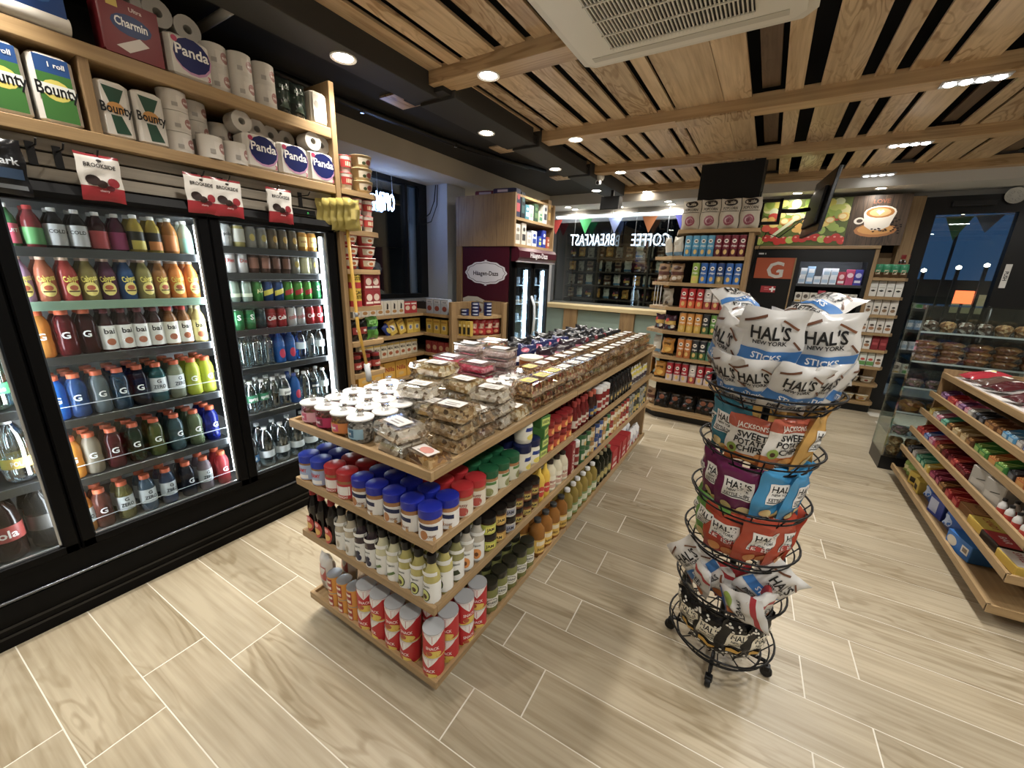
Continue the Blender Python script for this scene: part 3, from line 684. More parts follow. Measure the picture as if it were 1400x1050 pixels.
# second shelf: lemonades
for k, c in dict(la='#b48fb0', lb='#c06a48', lc='#b33a34', ld='#8a7a3c', le='#5b2d49', lf='#1d4f86', lg='#8f8446', lh='#b7793a', li='#f08a1d').items():
    lookbottle(k, 'juice', .0315, .19, c, '#e9c4a8', [('t', 'Calypso', 0, .098, .024, '#f2e24b', .056, .2), ('e', 0, .052, .024, .03, '#e9d66a'), ('e', 0, .058, .014, .011, '#b5532f'), ('r', -.018, .04, .018, .046, '#5b3a20', 4)], .2)
crow([('la', 'lilac lemonade bottle'), ('lb', 'orange pink lemonade bottle'), ('lc', 'red lemonade bottle'), ('ld', 'olive lemonade bottle'), ('le', 'dark purple lemonade bottle'), ('lf', 'navy blue lemonade bottle'), ('lg', 'olive green lemonade bottle'), ('lh', 'amber lemonade bottle'), ('li', 'bright orange lemonade bottle'), ('li', 'bright orange lemonade bottle')],
     [.36, .427, .493, .557, .621, .685, .75, .814, .878, .942], -2.588, Z2[1], 'second ' + MID, 'lemonades in the middle cooler', 1, .072)
# third shelf
sport('ga', '#e2951f', 'clear'); sport('gb', '#7e1f25', 'clear'); sport('gc', '#4b1518', 'clear')
def bai(key, c, lab, cap='#7e2a2e'):
    lookbottle(key, 'square', .03, .195, c, cap, [('r', -.088, .01, .088, .12, lab, 14), ('t', 'bai', 0, .095, .024, '#222222', .05), ('e', 0, .045, .016, .016, '#b0603a')], .2, 'juice_bottle')
bai('ba', '#3b1a1c', '#e4e3e0'); bai('bb', '#8d5a28', '#e9e5d8', '#c23a2e'); bai('bc', '#e6d27a', '#efe08c', '#e7e0b0')
crow([('ga', 'amber sports drink with orange cap'), ('gb', 'dark red sports drink with orange cap'), ('gc', 'maroon sports drink with orange cap'), ('ba', 'white labelled juice bottle'), ('ba', 'white labelled juice bottle'), ('ba', 'white labelled juice bottle'), ('ba', 'white labelled juice bottle'), ('bb', 'amber white labelled juice bottle'), ('bb', 'amber white labelled juice bottle'), ('bc', 'pale yellow labelled juice bottle')],
     [.372, .446, .514, .58, .64, .7, .76, .82, .88, .945], -2.592, Z2[2], 'third ' + MID, 'third row of the middle cooler', 1, .074)
# lower shelves: sports drinks
for k, c, l in [('s1', '#1479d8', 'clear'), ('s2', '#2f63a8', 'clear'), ('s3', '#7d8f98', 'clear'), ('s4', '#38566f', 'clear'), ('s5', '#1e2033', 'clear'), ('s6', '#2f6f74', 'white'), ('s7', '#aab39b', 'white'), ('s8', '#d2dc1f', 'clear'),
                ('s9', '#f0a814', 'clear'), ('sa', '#b9ad95', 'clear'), ('sb', '#6b1f27', 'clear'), ('sc', '#2c3f26', 'clear'), ('sd', '#66702f', 'clear'), ('se', '#4f7078', 'clear'), ('sf', '#7b8f68', 'clear'), ('sg', '#20309a', 'clear'),
                ('sh', '#f2a21c', 'white'), ('si', '#7c4133', 'clear'), ('sj', '#8d8640', 'white'), ('sk', '#5f7c96', 'white'), ('sl', '#3b5c86', 'white'), ('sm', '#2a3346', 'clear'), ('sn', '#a79aa8', 'white'), ('so', '#e24a55', 'clear')]:
    sport(k, c, l)
crow([('s1', 'bright blue sports drink'), ('s2', 'blue sports drink'), ('s3', 'grey clear sports drink'), ('s4', 'slate blue sports drink'), ('s5', 'dark navy sports drink'), ('s6', 'teal sports drink'), ('s7', 'pale sage sports drink'), ('s8', 'lime yellow sports drink'), ('s8', 'lime yellow sports drink')],
     [.366, .432, .506, .578, .652, .726, .802, .877, .944], -2.596, Z2[3], 'fourth ' + MID, 'fourth row of the middle cooler', 2, .076)
crow([('s9', 'golden yellow sports drink'), ('sa', 'beige sports drink'), ('sb', 'maroon sports drink'), ('sc', 'dark green sports drink'), ('sd', 'olive sports drink'), ('se', 'grey teal sports drink'), ('sf', 'pale green sports drink'), ('sg', 'indigo sports drink')],
     [.363, .43, .506, .588, .671, .757, .843, .925], -2.596, Z2[4], 'fifth ' + MID, 'fifth row of the middle cooler', 2, .08)
crow([('sh', 'golden sports drink'), ('si', 'brown red sports drink'), ('sj', 'olive yellow sports drink'), ('sk', 'grey blue sports drink'), ('sl', 'denim blue sports drink'), ('sm', 'dark blue sports drink'), ('sn', 'lavender grey sports drink'), ('so', 'pink red sports drink')],
     [.352, .415, .499, .587, .675, .765, .85, .94], -2.60, .322, 'lowest ' + MID, 'lowest row of the middle cooler', 1, .08)
# --- right cooler: cans and water
def can(key, c, its=(), R=.0305, H=.12, lid=None): canp(key, 'drink_can', R, H, c if not isinstance(c, str) else mat(c, .25, .35), list(its), 'can', lid, 12)
def vband(c, txt=None, tc='#ffffff', c2=None):
    its = []
    if c2: its.append(('r', -.085, .045, .085, .075, c2, 12))
    if txt: its.append(('t', txt, 0, .065, .02, tc, .05, .0))
    return its
can('k1', '#b9c6cf', [('r', -.085, .01, .085, .04, '#4aa0d6', 12)]); can('k2', '#cfd0ce', [('t', 'polar', 0, .07, .018, '#333333', .045)]); can('k3', '#cdbf6a', [('r', -.085, .03, .085, .1, '#d9d6c6', 12)])
can('k4', '#a9a79e', [('e', 0, .06, .014, .02, '#c9b24b')]); can('k5', '#8c7c66', [('e', 0, .06, .014, .02, '#d0a030')]); can('k6', '#e5a12a', [('r', -.03, .03, .03, .09, '#f0cf72', 6), ('t', 'soda', 0, .062, .014, '#a2461a', .04)])
can('k7', '#8ba04a', [('r', -.03, .02, .03, .08, '#d9d8b0', 6)]); can('k8', '#dcdcdc', [('t', 'Diet', 0, .07, .02, '#b93227', .045)]); can('k9', '#5b3d34', [('r', -.03, .03, .03, .09, '#8a5a48', 6)])
can('ka', '#e9e6b5', []); can('kb', '#9db3a4', [('r', -.085, .03, .085, .05, '#d5e0c8', 12)]); can('kc', '#3f8a3c', [('t', 'ALE', 0, .065, .022, '#e9e2a0', .045, .25)]); can('kd', '#2b4f8c', [('p', [(-.03, .03), (.03, .05), (.03, .08), (-.03, .06)], '#e3d23b')])
can('ke', '#4ea32f', [('p', [(-.03, .03), (.03, .05), (.03, .08), (-.03, .06)], '#b5262d')]); can('kf', '#1e7f44', [('t', 'S', 0, .075, .03, '#ffffff')]); can('kg', '#d5d7da', [('r', -.085, .075, .085, .1, '#c8302f', 12), ('r', -.085, .03, .085, .06, '#2b4a8c', 12)])
can('kh', '#b5222b', [('t', 'Cola', 0, .06, .024, '#f5f5f5', .05, .2)]); can('ki', '#cfd0d2', [('t', 'cola', 0, .06, .026, '#b5222b', .05, .2)]); can('kj', '#36474a', [])
RC = 'right cooler shelf'
yc = [1.075 + .0625 * i for i in range(10)]
crow([('k1', 'blue and silver slim can'), ('k2', 'white seltzer can'), ('k3', 'yellow and white can'), ('k4', 'grey seltzer can'), ('k4', 'grey seltzer can'), ('k5', 'tan seltzer can'), ('k5', 'tan seltzer can'), ('k5', 'tan seltzer can'), ('k6', 'orange soda can'), ('k6', 'orange soda can')], yc, -2.585, Z3[0], 'first ' + RC, 'first row of the right cooler', 0)
crow([('k7', 'olive green can'), ('k8', 'white diet can'), ('k8', 'white diet can'), ('k9', 'brown cola can'), ('k9', 'brown cola can'), ('k9', 'brown cola can'), ('k9', 'brown cola can'), ('k4', 'grey seltzer can'), ('ka', 'cream coloured can'), ('k4', 'grey seltzer can')], yc, -2.585, Z3[1], 'second ' + RC, 'second row of the right cooler', 0)
crow([('kj', 'dark can'), ('kb', 'pale green can'), ('kb', 'pale green can'), ('kc', 'green ginger ale can'), ('kd', 'blue can with yellow stripe'), ('kd', 'blue can with yellow stripe'), ('ke', 'green can with red stripe'), ('ke', 'green can with red stripe'), ('ke', 'green can with red stripe'), ('kf', 'plain green can')], yc, -2.585, Z3[2], 'third ' + RC, 'third row of the right cooler', 0)
crow([('kg', 'silver cola can with red and blue'), ('kf', 'green lemon soda can'), ('kf', 'green lemon soda can'), ('kj', 'dark can'), ('kh', 'red cola can'), ('kh', 'red cola can'), ('ki', 'silver diet cola can'), ('ki', 'silver diet cola can'), ('kh', 'red cola can'), ('kh', 'red cola can')], yc, -2.585, Z3[3], 'fourth ' + RC, 'fourth row of the right cooler', 0)  # the unprinted dark can stands in for a grey reflection on the glass
def waterb(key, lab=None, cap='#f0f2f2', body=WATER, R=.033, H=.2, txt=None, kind='water'):
    its = []
    if lab: its = [('r', -.095, .07, .095, .115, lab, 14)]
    if txt: its.append(('t', txt, 0, .092, .02, '#ffffff' if lab != '#e9ebea' else '#333333', .055))
    bottle(key, 'water_bottle', kind, R, H, body, mat(cap, .4), its, 'bottle', 14)
waterb('w1'); waterb('w2', '#2e7d5a', txt='spring'); waterb('w3', '#d8e6ea', txt=None); waterb('w4', '#cfe3f4', '#3c6fc0', clear('#7fb0e6', .18, .06, 'blue_bottle'))
waterb('w5', None, '#2f58b8', mat('#2d6fc4', .14, trans=.4, ior=1.33)); waterb('w6', '#e9ebea', '#d7dadb', txt='pure'); waterb('w7', '#1c2a3a', '#1b1b1d', txt='smart')
P['w5'][2].append(('label', prn([('e', 0, .06, .018, .03, '#c22a4e')], cyl(.0334))))
crow([('w1', 'clear water bottle'), ('w1', 'clear water bottle'), ('w1', 'clear water bottle'), ('w1', 'clear water bottle'), ('w5', 'blue water bottle with pink mark'), ('w5', 'blue water bottle with pink mark'), ('w4', 'pale blue capped water bottle'), ('w1', 'clear water bottle'), ('w3', 'clear water bottle with pale label')], [1.08 + .069 * i for i in range(9)], -2.592, Z3[4], 'fifth ' + RC, 'water bottles in the right cooler', 1, .075)
crow([('w2', 'clear bottle with green label'), ('w2', 'clear bottle with green label'), ('w2', 'clear bottle with green label'), ('w1', 'clear water bottle'), ('w6', 'water bottle with white label'), ('w5', 'blue water bottle with pink mark'), ('w1', 'clear water bottle'), ('w7', 'water bottle with dark label'), ('w3', 'clear water bottle with pale label')], [1.08 + .069 * i for i in range(9)], -2.592, Z3[5], 'sixth ' + RC, 'water bottles in the right cooler', 1, .075)
waterb('w8', '#d5dadd', '#e8eaea', WATER, .045, .27, None, 'soda'); waterb('w9', '#2a6aa0', '#f0f0f0', WATER, .045, .27, 'POLAR', 'soda')
crow([('w9', 'large water bottle with blue label'), ('w8', 'large water bottle with grey label'), ('w8', 'large water bottle with grey label'), ('w8', 'large water bottle with grey label'), ('w8', 'large water bottle with grey label'), ('w8', 'large water bottle with grey label')], [1.1 + .1 * i for i in range(6)], -2.6, .322, 'lowest ' + RC, 'large bottles in the right cooler', 1, .1)
# --- left cooler door
waterb('wa', '#3c9a7c', '#f0f2f2', WATER, .048, .28, 'POLAR', 'soda'); waterb('wb', '#e5c34b', '#f0f2f2', WATER, .048, .28, 'POLAR', 'soda'); waterb('wc', '#2e9a55', '#dfe8e2', clear('#cfe8d6', .2, .06, 'green_bottle'), .046, .27, 'lime', 'soda')
bottle('wd', 'soda_bottle', 'soda', .052, .3, mat('#2a1712', .12, trans=.3), mat('#c9cdd0', .4), [('r', -.15, .1, .15, .17, '#a33a34', 16), ('t', 'cola', 0, .135, .035, '#f0e8e4', .08)], 'bottle')
bottle('we', 'soda_bottle', 'soda', .052, .3, mat('#2b2b2a', .12, trans=.4), mat('#e9ebec', .4), [('r', -.15, .1, .15, .17, '#4c4a47', 16)], 'bottle')
LC = 'left cooler shelf'
crow([('wc', 'green tinted soda bottle')] * 6, [-.32 + .105 * i for i in range(6)], -2.61, .983, 'second ' + LC, 'soda in the left cooler', 0)
crow([('wb', 'clear soda bottle with yellow label')] * 3 + [('wa', 'clear soda bottle with green label')] * 2 + [('wb', 'clear soda bottle with yellow label')], [-.33 + .108 * i for i in range(6)], -2.61, .658, 'third ' + LC, 'soda in the left cooler', 1, .11)
crow([('wd', 'large cola bottle with red label')] * 4 + [('wd', 'large cola bottle with red label'), ('we', 'large dark soda bottle with grey label')], [-.33 + .112 * i for i in range(6)], -2.61, .322, 'lowest ' + LC, 'large cola bottles in the left cooler', 1, .115)

# ================================================================ OAK SHELVES ABOVE THE COOLER
sh = thing('wall_shelf', 'two tier oak shelf of paper goods above the cooler', 'shelf', G().box(-3.05, -.95, 1.88, -3.0, 1.74, 2.74, mat('#2a2622', .8)))
obj('shelf_board', G().box(-3.0, -.95, 2.045, -2.42, 1.735, 2.092, OAK, .003), sh)
obj('shelf_board', G().box(-3.0, -.95, 2.355, -2.42, 1.735, 2.41, OAK, .003), sh)
obj('divider', G().box(-3.0, .638, 2.09, -2.425, .672, 2.357, OAKZ, .003), sh)
obj('end_post', G().box(-3.0, 1.735, 0, -2.415, 1.77, 2.66, OAKZ, .003), sh)
for k in range(3):
    obj('slat', G().box(-2.5, -.95, 1.888 + k * .054, -2.47, 1.735, 1.934 + k * .054, SLAT, .003), sh)
obj('slat_backing', G().box(-2.52, -.95, 1.88, -2.49, 1.735, 2.05, mat('#4d4841', .7)), sh)
# paper towels and tissue
ROLLW = mat('#d2ccc2', .85)
def pack(key, name, w, h, d, items, base='#d6d1c8', cat='paper pack'):
    g = G().box(-w/2, -d/2, 0, w/2, d/2, h, mat(base, .45), min(w, d) * .14)
    proto(key, name, g, [('label', prn(items, flat(d/2)))], cat)
pack('bounty', 'paper_towel_roll', .118, .235, .118, [('r', -.046, .17, .046, .225, '#1e4f91', 2), ('r', -.046, .012, .046, .17, '#3a7a2c', 2), ('e', 0, .115, .04, .036, '#e0d24a'), ('r', -.05, .1, .05, .135, '#e8ece6', 2), ('t', 'Bounty', 0, .117, .042, '#101418', .112), ('t', '1 roll', .01, .2, .016, '#f0f0f0', .05)])
pack('bounty2', 'paper_towel_roll', .105, .21, .105, [('p', [(-.034, .19), (.034, .185), (.012, .13), (-.018, .13)], '#1f4a36'), ('p', [(-.02, .085), (.014, .085), (.036, .02), (-.012, .016)], '#1f4a36'), ('e', 0, .112, .028, .022, '#c98d3a'), ('t', 'Bounty', 0, .11, .036, '#101418', .1)])
pack('panda', 'tissue_pack', .172, .165, .12, [('e', .012, .088, .074, .072, '#c890b8'), ('e', .01, .094, .072, .068, '#111e60'), ('t', 'Panda', .01, .108, .04, '#f4f2ee', .13), ('e', -.052, .142, .012, .012, '#c0355f'), ('t', '3', .068, .022, .02, '#c0355f')])
pack('charmin', 'tissue_pack', .19, .2, .13, [('r', -.095, .0, .095, .2, '#7e1622', 2), ('e', 0, .115, .066, .038, '#16336e'), ('t', 'Charmin', 0, .122, .03, '#f2f2f2', .105), ('r', -.07, .165, -.035, .19, '#d8b93a', 1), ('t', 'Ultra', .02, .175, .014, '#e2c9c4', .05), ('p', [(-.06, .03), (.02, .08), (.05, .06), (-.02, .015)], '#d9cfc8')], '#7e1622')
pack('bluepack', 'tissue_pack', .23, .2, .13, [('r', -.115, 0, .115, .2, '#14407f', 2), ('e', -.02, .14, .075, .035, '#b9c4cf'), ('e', .02, .07, .06, .02, '#2f63a3')], '#14407f')
g = G().lathe([(.02, .1), (.02, .0), (.055, .0), (.055, .1), (.02, .1)], ROLLW, 18)
STK = [('r', -.03, .018, .03, .075, '#d9d2c8', 4), ('e', .012, .05, .022, .024, '#a4706a'), ('t', 'soft', .012, .05, .014, '#f2ebe6', .036), ('r', -.05, .02, -.028, .04, '#a29c94', 2)]
proto('roll', 'toilet_roll', g, [('label', prn(STK, cyl(.0552))), ('core', G().lathe([(.0, .03), (.02, .03)], mat('#57493b', .8), 14))], 'toilet roll')
gl = G().lathe([(.018, .1), (.018, .0), (.055, .0), (.055, .1), (.018, .1)], ROLLW, 20)
proto('roll_side', 'toilet_roll', gl, [('core', G().lathe([(0, .03), (.018, .03)], mat('#2a241f', .9), 14))], 'toilet roll')
FX = -2.485
for i, (k, y, l) in enumerate([('bounty', .30, 'green and blue paper towel roll, out at the far left'), ('bounty', .43, 'green and blue paper towel roll left of its twin'), ('bounty', .562, 'green and blue paper towel roll beside the oak divider'), ('bounty2', .73, 'white and dark green paper towel roll beside the oak divider'), ('bounty2', .845, 'white and dark green paper towel roll beside stacked toilet rolls')]):
    put(k, (FX, y, 2.093), PI / 2, l, 'paper towel rolls on the lower oak shelf')
n = 0
for (y, x, zs) in [(.955, -2.49, 3), (1.06, -2.56, 3), (1.075, -2.455 - .01, 1), (1.185, -2.6, 2), (1.19, -2.47, 1)]:
    for k in range(zs):
        put('roll', (x, y, 2.093 + k * .1005 if zs < 3 else 2.093 + k * .086), PI / 2 + .5, 'wrapped toilet roll, %s from bottom, %s stack from left, lower shelf' % (ORD[k], ORD[n]), 'wrapped toilet rolls on the lower oak shelf', scale=(1, 1, .84) if zs == 3 else None)
    n += 1
for i, y in enumerate([1.305, 1.482, 1.655]):
    put('panda', (FX, y, 2.093), PI / 2, ['navy and white tissue pack on lower shelf, leftmost of three', 'navy and white tissue pack on lower shelf, middle of three', 'navy and white tissue pack on lower shelf beside the end post'][i], 'tissue packs on the lower oak shelf')
for i, (y, x) in enumerate([(1.24, -2.5), (1.345, -2.56), (1.44, -2.6), (1.53, -2.6), (1.615, -2.47), (1.69, -2.5)]):
    put('roll_side', (x - .05, y, 2.262 + .048), 0, 'bare toilet roll lying atop tissue packs, %s from left' % ORD[i], 'loose rolls on top of the tissue packs', rot=(0, PI / 2, 0), scale=.9)
for i, (k, y, z, l) in enumerate([('bluepack', .52, 2.44, 'blue tissue pack resting on white rolls, upper shelf'), ('charmin', .83, 2.412, 'dark red tissue pack on the upper shelf'), ('panda', 1.03, 2.412, 'navy and white tissue pack on the upper shelf')]):
    put(k, (FX, y, z), PI / 2, l, None, scale=None if k != 'panda' else 1.0)
for i, y in enumerate([.40, .56, .70]):
    put('roll_side', (-2.44, y - .06, 2.412 + .03), 0, 'flattened white paper roll under the blue pack, %s from left' % ORD[i], 'flattened rolls on the upper shelf', rot=(PI / 2, 0, 0), scale=(.55, .55, 1.4))
for i, (y, z) in enumerate([(.86, 2.615), (.97, 2.615), (1.08, 2.6), (.92, 2.7)]):
    put('roll_side', (-2.62, y, z + .05), 0, 'bare toilet roll on top of upper shelf packs, %s from left' % ORD[i], 'loose rolls on the upper oak shelf', rot=(0, PI / 2, 0))
n = 0
for (y, zs, x) in [(1.165, 2, -2.5), (1.27, 2, -2.48), (1.385, 2, -2.48), (1.20, 2, -2.62), (1.32, 2, -2.62)]:
    for k in range(zs):
        put('roll', (x, y, 2.412 + k * .1005), PI / 2 + .3, 'wrapped toilet roll, %s, %s stack from left, upper shelf' % (['lower', 'upper'][k], ORD[n]), 'wrapped toilet rolls on the upper oak shelf')
    n += 1
bag('binbag', 'bin_bag_pack', .1, .18, .06, '#1c2420', [(-.3, .3, '#26352c')], [('t', 'BAGS', 0, .04, .016, '#8a9a90', .07), ('p', [(-.03, -.06), (.03, -.06), (.0, -.01)], '#4a5c50')], 'bag pack', 5)
for i, y in enumerate([1.475, 1.56]): put('binbag', (-2.47, y, 2.412), PI / 2, ['dark green rubbish bag pack beside stacked toilet rolls, upper shelf', 'dark green rubbish bag pack beside pale napkin pack'][i], 'rubbish bag packs')
pack('napkin', 'napkin_pack', .1, .17, .1, [('r', -.04, .02, -.003, .15, '#b8b2a4', 1), ('r', .004, .02, .042, .15, '#c8c3b6', 1), ('e', -.02, .1, .014, .02, '#8a8478'), ('e', .024, .07, .014, .02, '#8a8478')], '#cfcabd')
put('napkin', (-2.48, 1.675, 2.412), PI / 2, 'pale printed napkin pack at the end of the upper shelf', None)
# hooks with bags of sweets hung on the grey slats
HL = ['display hook at the far left, carrying the black bag', 'empty display hook left of the first white and red sweet bag', 'empty display hook right of the black bag', 'display hook carrying the first white and red sweet bag', 'display hook carrying left bag of the sweet bag pair', 'display hook carrying right bag of the sweet bag pair', 'display hook carrying the doubled sweet bags', 'empty display hook beside the small price board', 'display hook carrying the gold pouches']
for y, l in zip([.36, .46, .53, .625, .99, 1.1, 1.34, 1.52, 1.74], HL):
    z = 1.998
    h = thing('display_hook', l, 'hook', G().box(-2.472, y - .012, z - .06, -2.466, y + .012, z + .02, BLACK), group='display hooks above the cooler')
    obj('prong', G().tube([(-2.466, y, z), (-2.38, y, z), (-2.362, y, z + .018)], .003, BLACK, 6), h)
bag('choc', 'sweet_bag', .132, .178, .03, '#dedad2', [(-1, -.35, '#a5222b'), (.86, 1, '#8e1f28')], [('t', 'BROOKSIDE', 0, .045, .015, '#2a2320', .098), ('e', 0, .064, .009, .006, '#2a2320'), ('e', -.03, -.012, .022, .02, '#2b1a15'), ('e', -.005, -.024, .018, .015, '#33201a'), ('e', .034, -.014, .02, .018, '#a12632'), ('e', .02, -.036, .014, .01, '#5b141d'), ('t', 'cherry', .0, -.048, .008, '#eacfcf', .05)], 'sweet bag', 3, .002, rough=.28)
for i, (x, y, r) in enumerate([(-2.385, .622, .03), (-2.40, .98, .05), (-2.395, 1.09, -.04), (-2.40, 1.35, .1), (-2.375, 1.345, .02)]):
    put('choc', (x, y, 1.825), PI / 2 + r, ['white and red sweet bag hanging alone on the left', 'white and red sweet bag, left of the hanging pair', 'white and red sweet bag, right of the hanging pair', 'white and red sweet bag, rear of the doubled bags', 'white and red sweet bag, front of the doubled bags'][i], 'hanging chocolate bags')
bag('goldp', 'pouch', .13, .19, .035, '#a3923a', [], [('r', -.03, -.03, .03, .03, '#b8a44c', 4), ('e', .02, -.02, .014, .02, '#8a6a1a')], 'pouch', 9, .005, rough=.22)
for i in range(5): put('goldp', (-2.44 + i * .022, 1.672 + i * .03, 1.815 + .004 * i), PI / 2 - .15 + i * .07, 'shiny gold pouch hanging by the end post, %s from the left' % ORD[i], 'hanging gold pouches')
bag('blackp', 'pouch', .14, .19, .035, '#17181b', [], [('t', 'dark', .02, .02, .024, '#c8d0d8', .07), ('r', -.04, -.04, .06, -.005, '#27415f', 4), ('r', -.05, -.075, .06, -.06, '#7d848c', 3)], 'pouch', 12, .003)
put('blackp', (-2.385, .352, 1.81), PI / 2, 'black pouch hanging at the far left', None)
t = thing('price_board', 'small black digital price board under the grey slats', 'sign', G().box(-2.468, 1.40, 1.895, -2.45, 1.60, 1.925, BLACK, .002))
obj('digits', prn([('t', '1 T', -.06, 0, .014, '#ff4040'), ('t', 'n', .05, 0, .014, '#40ff70')], lambda x, y, l: (-2.449 + l, 1.5 + x, 1.91 + y)), t)
# ================================================================ OAK DISPLAY ISLAND
IX0, IX1, IY0, IY1 = -1.585, -.795, .83, 3.83
isl = thing('display_island', 'long four tier oak display island in the middle of the shop', 'display island',
            G().box(-1.23, 1.5, .1, -1.15, 3.79, .955, mat('#221d18', .8)))
TZ = [.09, .43, .69, .955]
for z in TZ:
    t = obj('shelf_board', G().box(IX0 + .012, IY0 + .012, z + .004, IX1 - .012, IY1, z + .018, OAK), isl)
    obj('front_lip', G().box(IX0, IY0, z, IX1, IY0 + .016, z + .034, OAKX, .002), t)
    obj('side_lip', G().box(IX1 - .016, IY0 + .016, z, IX1, 1.99, z + .034, OAK, .002), t)
    obj('side_lip', G().box(IX1 - .016, 1.992, z, IX1, IY1, z + .034, OAK, .002), t)
    obj('side_lip', G().box(IX0, IY0 + .016, z, IX0 + .016, IY1, z + .034, OAK, .002), t)
obj('end_panel', G().box(IX0 + .02, IY1 - .03, .09, IX1 - .02, IY1, 1.0, OAKZ, .003), isl)
obj('inner_post', G().box(-1.22, 1.06, .1, -1.14, 1.12, .955, mat('#2d231a', .6)), isl)
for (x, y) in [(-.87, 1.98), (-.87, 3.7), (-1.5, 1.98), (-1.5, 3.7), (-1.0, 1.1), (-1.45, 1.1)]:
    c = obj('caster', G().lathe([(0, 0), (.028, 0), (.03, .01), (.03, .022), (.028, .032), (0, .032)], mat('#2a1414', .5), 14), isl, (x - .016, y, .031), rot=(0, PI / 2, 0))
    obj('fork', G().box(-.095, -.012, -.004, -.02, .012, .038, STEEL), c)
B2, B3, B1, BT = .709, .449, .109, .974
# --- nut butter jars, tier two
def pbjar(key, lid, its, body='#a9743f', R=.0405, H=.125):
    bottle(key, 'nut_butter_jar', 'jar', R, H, mat(body, .25, coat=.3), mat(lid, .35), its, 'jar', 18)
pbjar('pb_blue', '#1526a0', [('r', -.11, .012, .11, .078, '#e5e2dc', 16), ('e', -.016, .034, .014, .018, '#b5743a'), ('p', [(-.034, .058), (.034, .05), (.034, .066), (-.034, .074)], '#16234e'), ('t', 'CREAMY', .012, .03, .009, '#8a5a34', .03), ('e', .02, .02, .006, .006, '#c99a5a')])
pbjar('pb_skip', '#1733a8', [('r', -.11, .02, .11, .085, '#9fb2d2', 16), ('t', 'CREAMY', 0, .062, .016, '#c8262c', .06), ('r', -.035, .025, .035, .042, '#e8e6e2', 6)])
pbjar('pb_navy', '#141c3f', [('r', -.11, .015, .11, .08, '#d9d4c8', 16), ('t', 'SMOOTH', 0, .05, .016, '#283466', .06)])
pbjar('pb_red', '#b3151c', [('r', -.11, .02, .11, .082, '#c01f25', 16), ('r', -.03, .035, .034, .072, '#e6e2da', 6), ('t', 'CRUNCHY', 0, .027, .009, '#f4e8d8', .05)])
pbjar('pb_redc', '#b3151c', [('r', -.11, .012, .11, .08, '#d8cdb8', 16), ('e', 0, .035, .022, .018, '#b5483a'), ('t', 'nutty', 0, .062, .012, '#7d3026', .05)])
pbjar('pb_green', '#0f5a34', [('r', -.11, .012, .11, .08, '#d5d3bb', 16), ('e', 0, .035, .02, .018, '#8a8d52'), ('r', -.034, .066, .034, .078, '#4c7d3a', 6)])
pbjar('mayo', '#131d4a', [('r', -.12, .02, .12, .085, '#ece7d4', 16), ('p', [(-.034, .062), (.034, .058), (.03, .078), (-.03, .08)], '#1c3c8c'), ('e', 0, .032, .026, .014, '#e2cf3a')], '#ece6cf', .042, .135)
n2 = 'on second tier of island'
for i in range(9):
    for j in range(5):
        x = -1.538 + .0868 * i; y = .873 + .084 * j
        if i in (3, 4, 5) and j >= 3: continue
        if j == 4 and i < 6: continue
        if i <= 1: k, d = ('pb_skip', 'nut butter jar with bright blue lid') if j < 2 or i == 0 else ('pb_navy', 'nut butter jar with navy lid')
        elif i in (2, 3): k, d = ('pb_red', 'nut butter jar with red lid')
        elif j <= 1 or (i in (4, 5)): k, d = ('pb_blue', 'nut butter jar with royal blue lid')
        elif j <= 3: k, d = ('pb_redc', 'nut butter jar with red lid')
        else: k, d = ('pb_green', 'nut butter jar with green lid')
        put(k, (x + random.uniform(-.003, .003), y + random.uniform(-.003, .003), B2), random.uniform(-.35, .35) if i < 8 else .5 + random.uniform(-.2, .3), '%s, row %s from front, %s from left, second tier' % (d, ['one', 'two', 'three', 'four', 'five'][j], ORD[i]), 'nut butter jars on the island')
def srow(key, desc, ys, z, tier, cols=2, dx=.085, x=-.842, rz=PI / 2, group=None, stack=1, dz=.0, s=None):
    """goods along the aisle side of the island"""
    for i, y in enumerate(ys):
        for c in range(cols):
            for k in range(stack):
                lab = '%s, %s from near end%s%s, %s tier' % (desc, od(i), ['', ', inner column', ', innermost column'][c], '' if stack == 1 else ', ' + ['bottom', 'second', 'third', 'top'][k if stack > 2 else (0 if k == 0 else 3)] + ' layer', tier)
                put(key, (x - c * dx + random.uniform(-.003, .003), y + random.uniform(-.003, .003), z + k * dz), rz + random.uniform(-.2, .2), lab, group, scale=s)
def fr(a, step, n): return [a + step * i for i in range(n)]
srow('pb_green', 'green lidded nut butter jar', fr(1.295, .084, 2), B2, 'second', 3, group='nut butter jars on the island')
srow('mayo', 'mayonnaise jar with navy lid', fr(1.475, .09, 2), B2, 'second', 2, .09, group='mayonnaise jars')
put('mayo', (-.85, 1.5, B2 + .136), PI / 2, 'mayonnaise jar with navy lid stacked on two others', 'mayonnaise jars')
carton('gbox', 'small_box', .075, .06, .055, '#3f7a2c', [('r', -.03, .01, .03, .045, '#c9d65a', 1), ('t', 'GREEN', 0, .028, .014, '#1f4a1a', .05)], 'box')
srow('gbox', 'small green and yellow box', [1.655], B2, 'second', 2, .08, stack=4, dz=.056, group='small green boxes')
bottle('redjar', 'sauce_jar', 'jar', .036, .085, mat('#7e1d14', .2, coat=.3), mat('#8e1418', .35), [('r', -.1, .01, .1, .05, '#c9502a', 14), ('e', 0, .03, .016, .014, '#f0b03a')], 'jar', 14)
srow('redjar', 'small red lidded sauce jar', fr(1.735, .078, 4), B2, 'second', 2, .078, stack=2, dz=.0855, group='stacked red sauce jars')
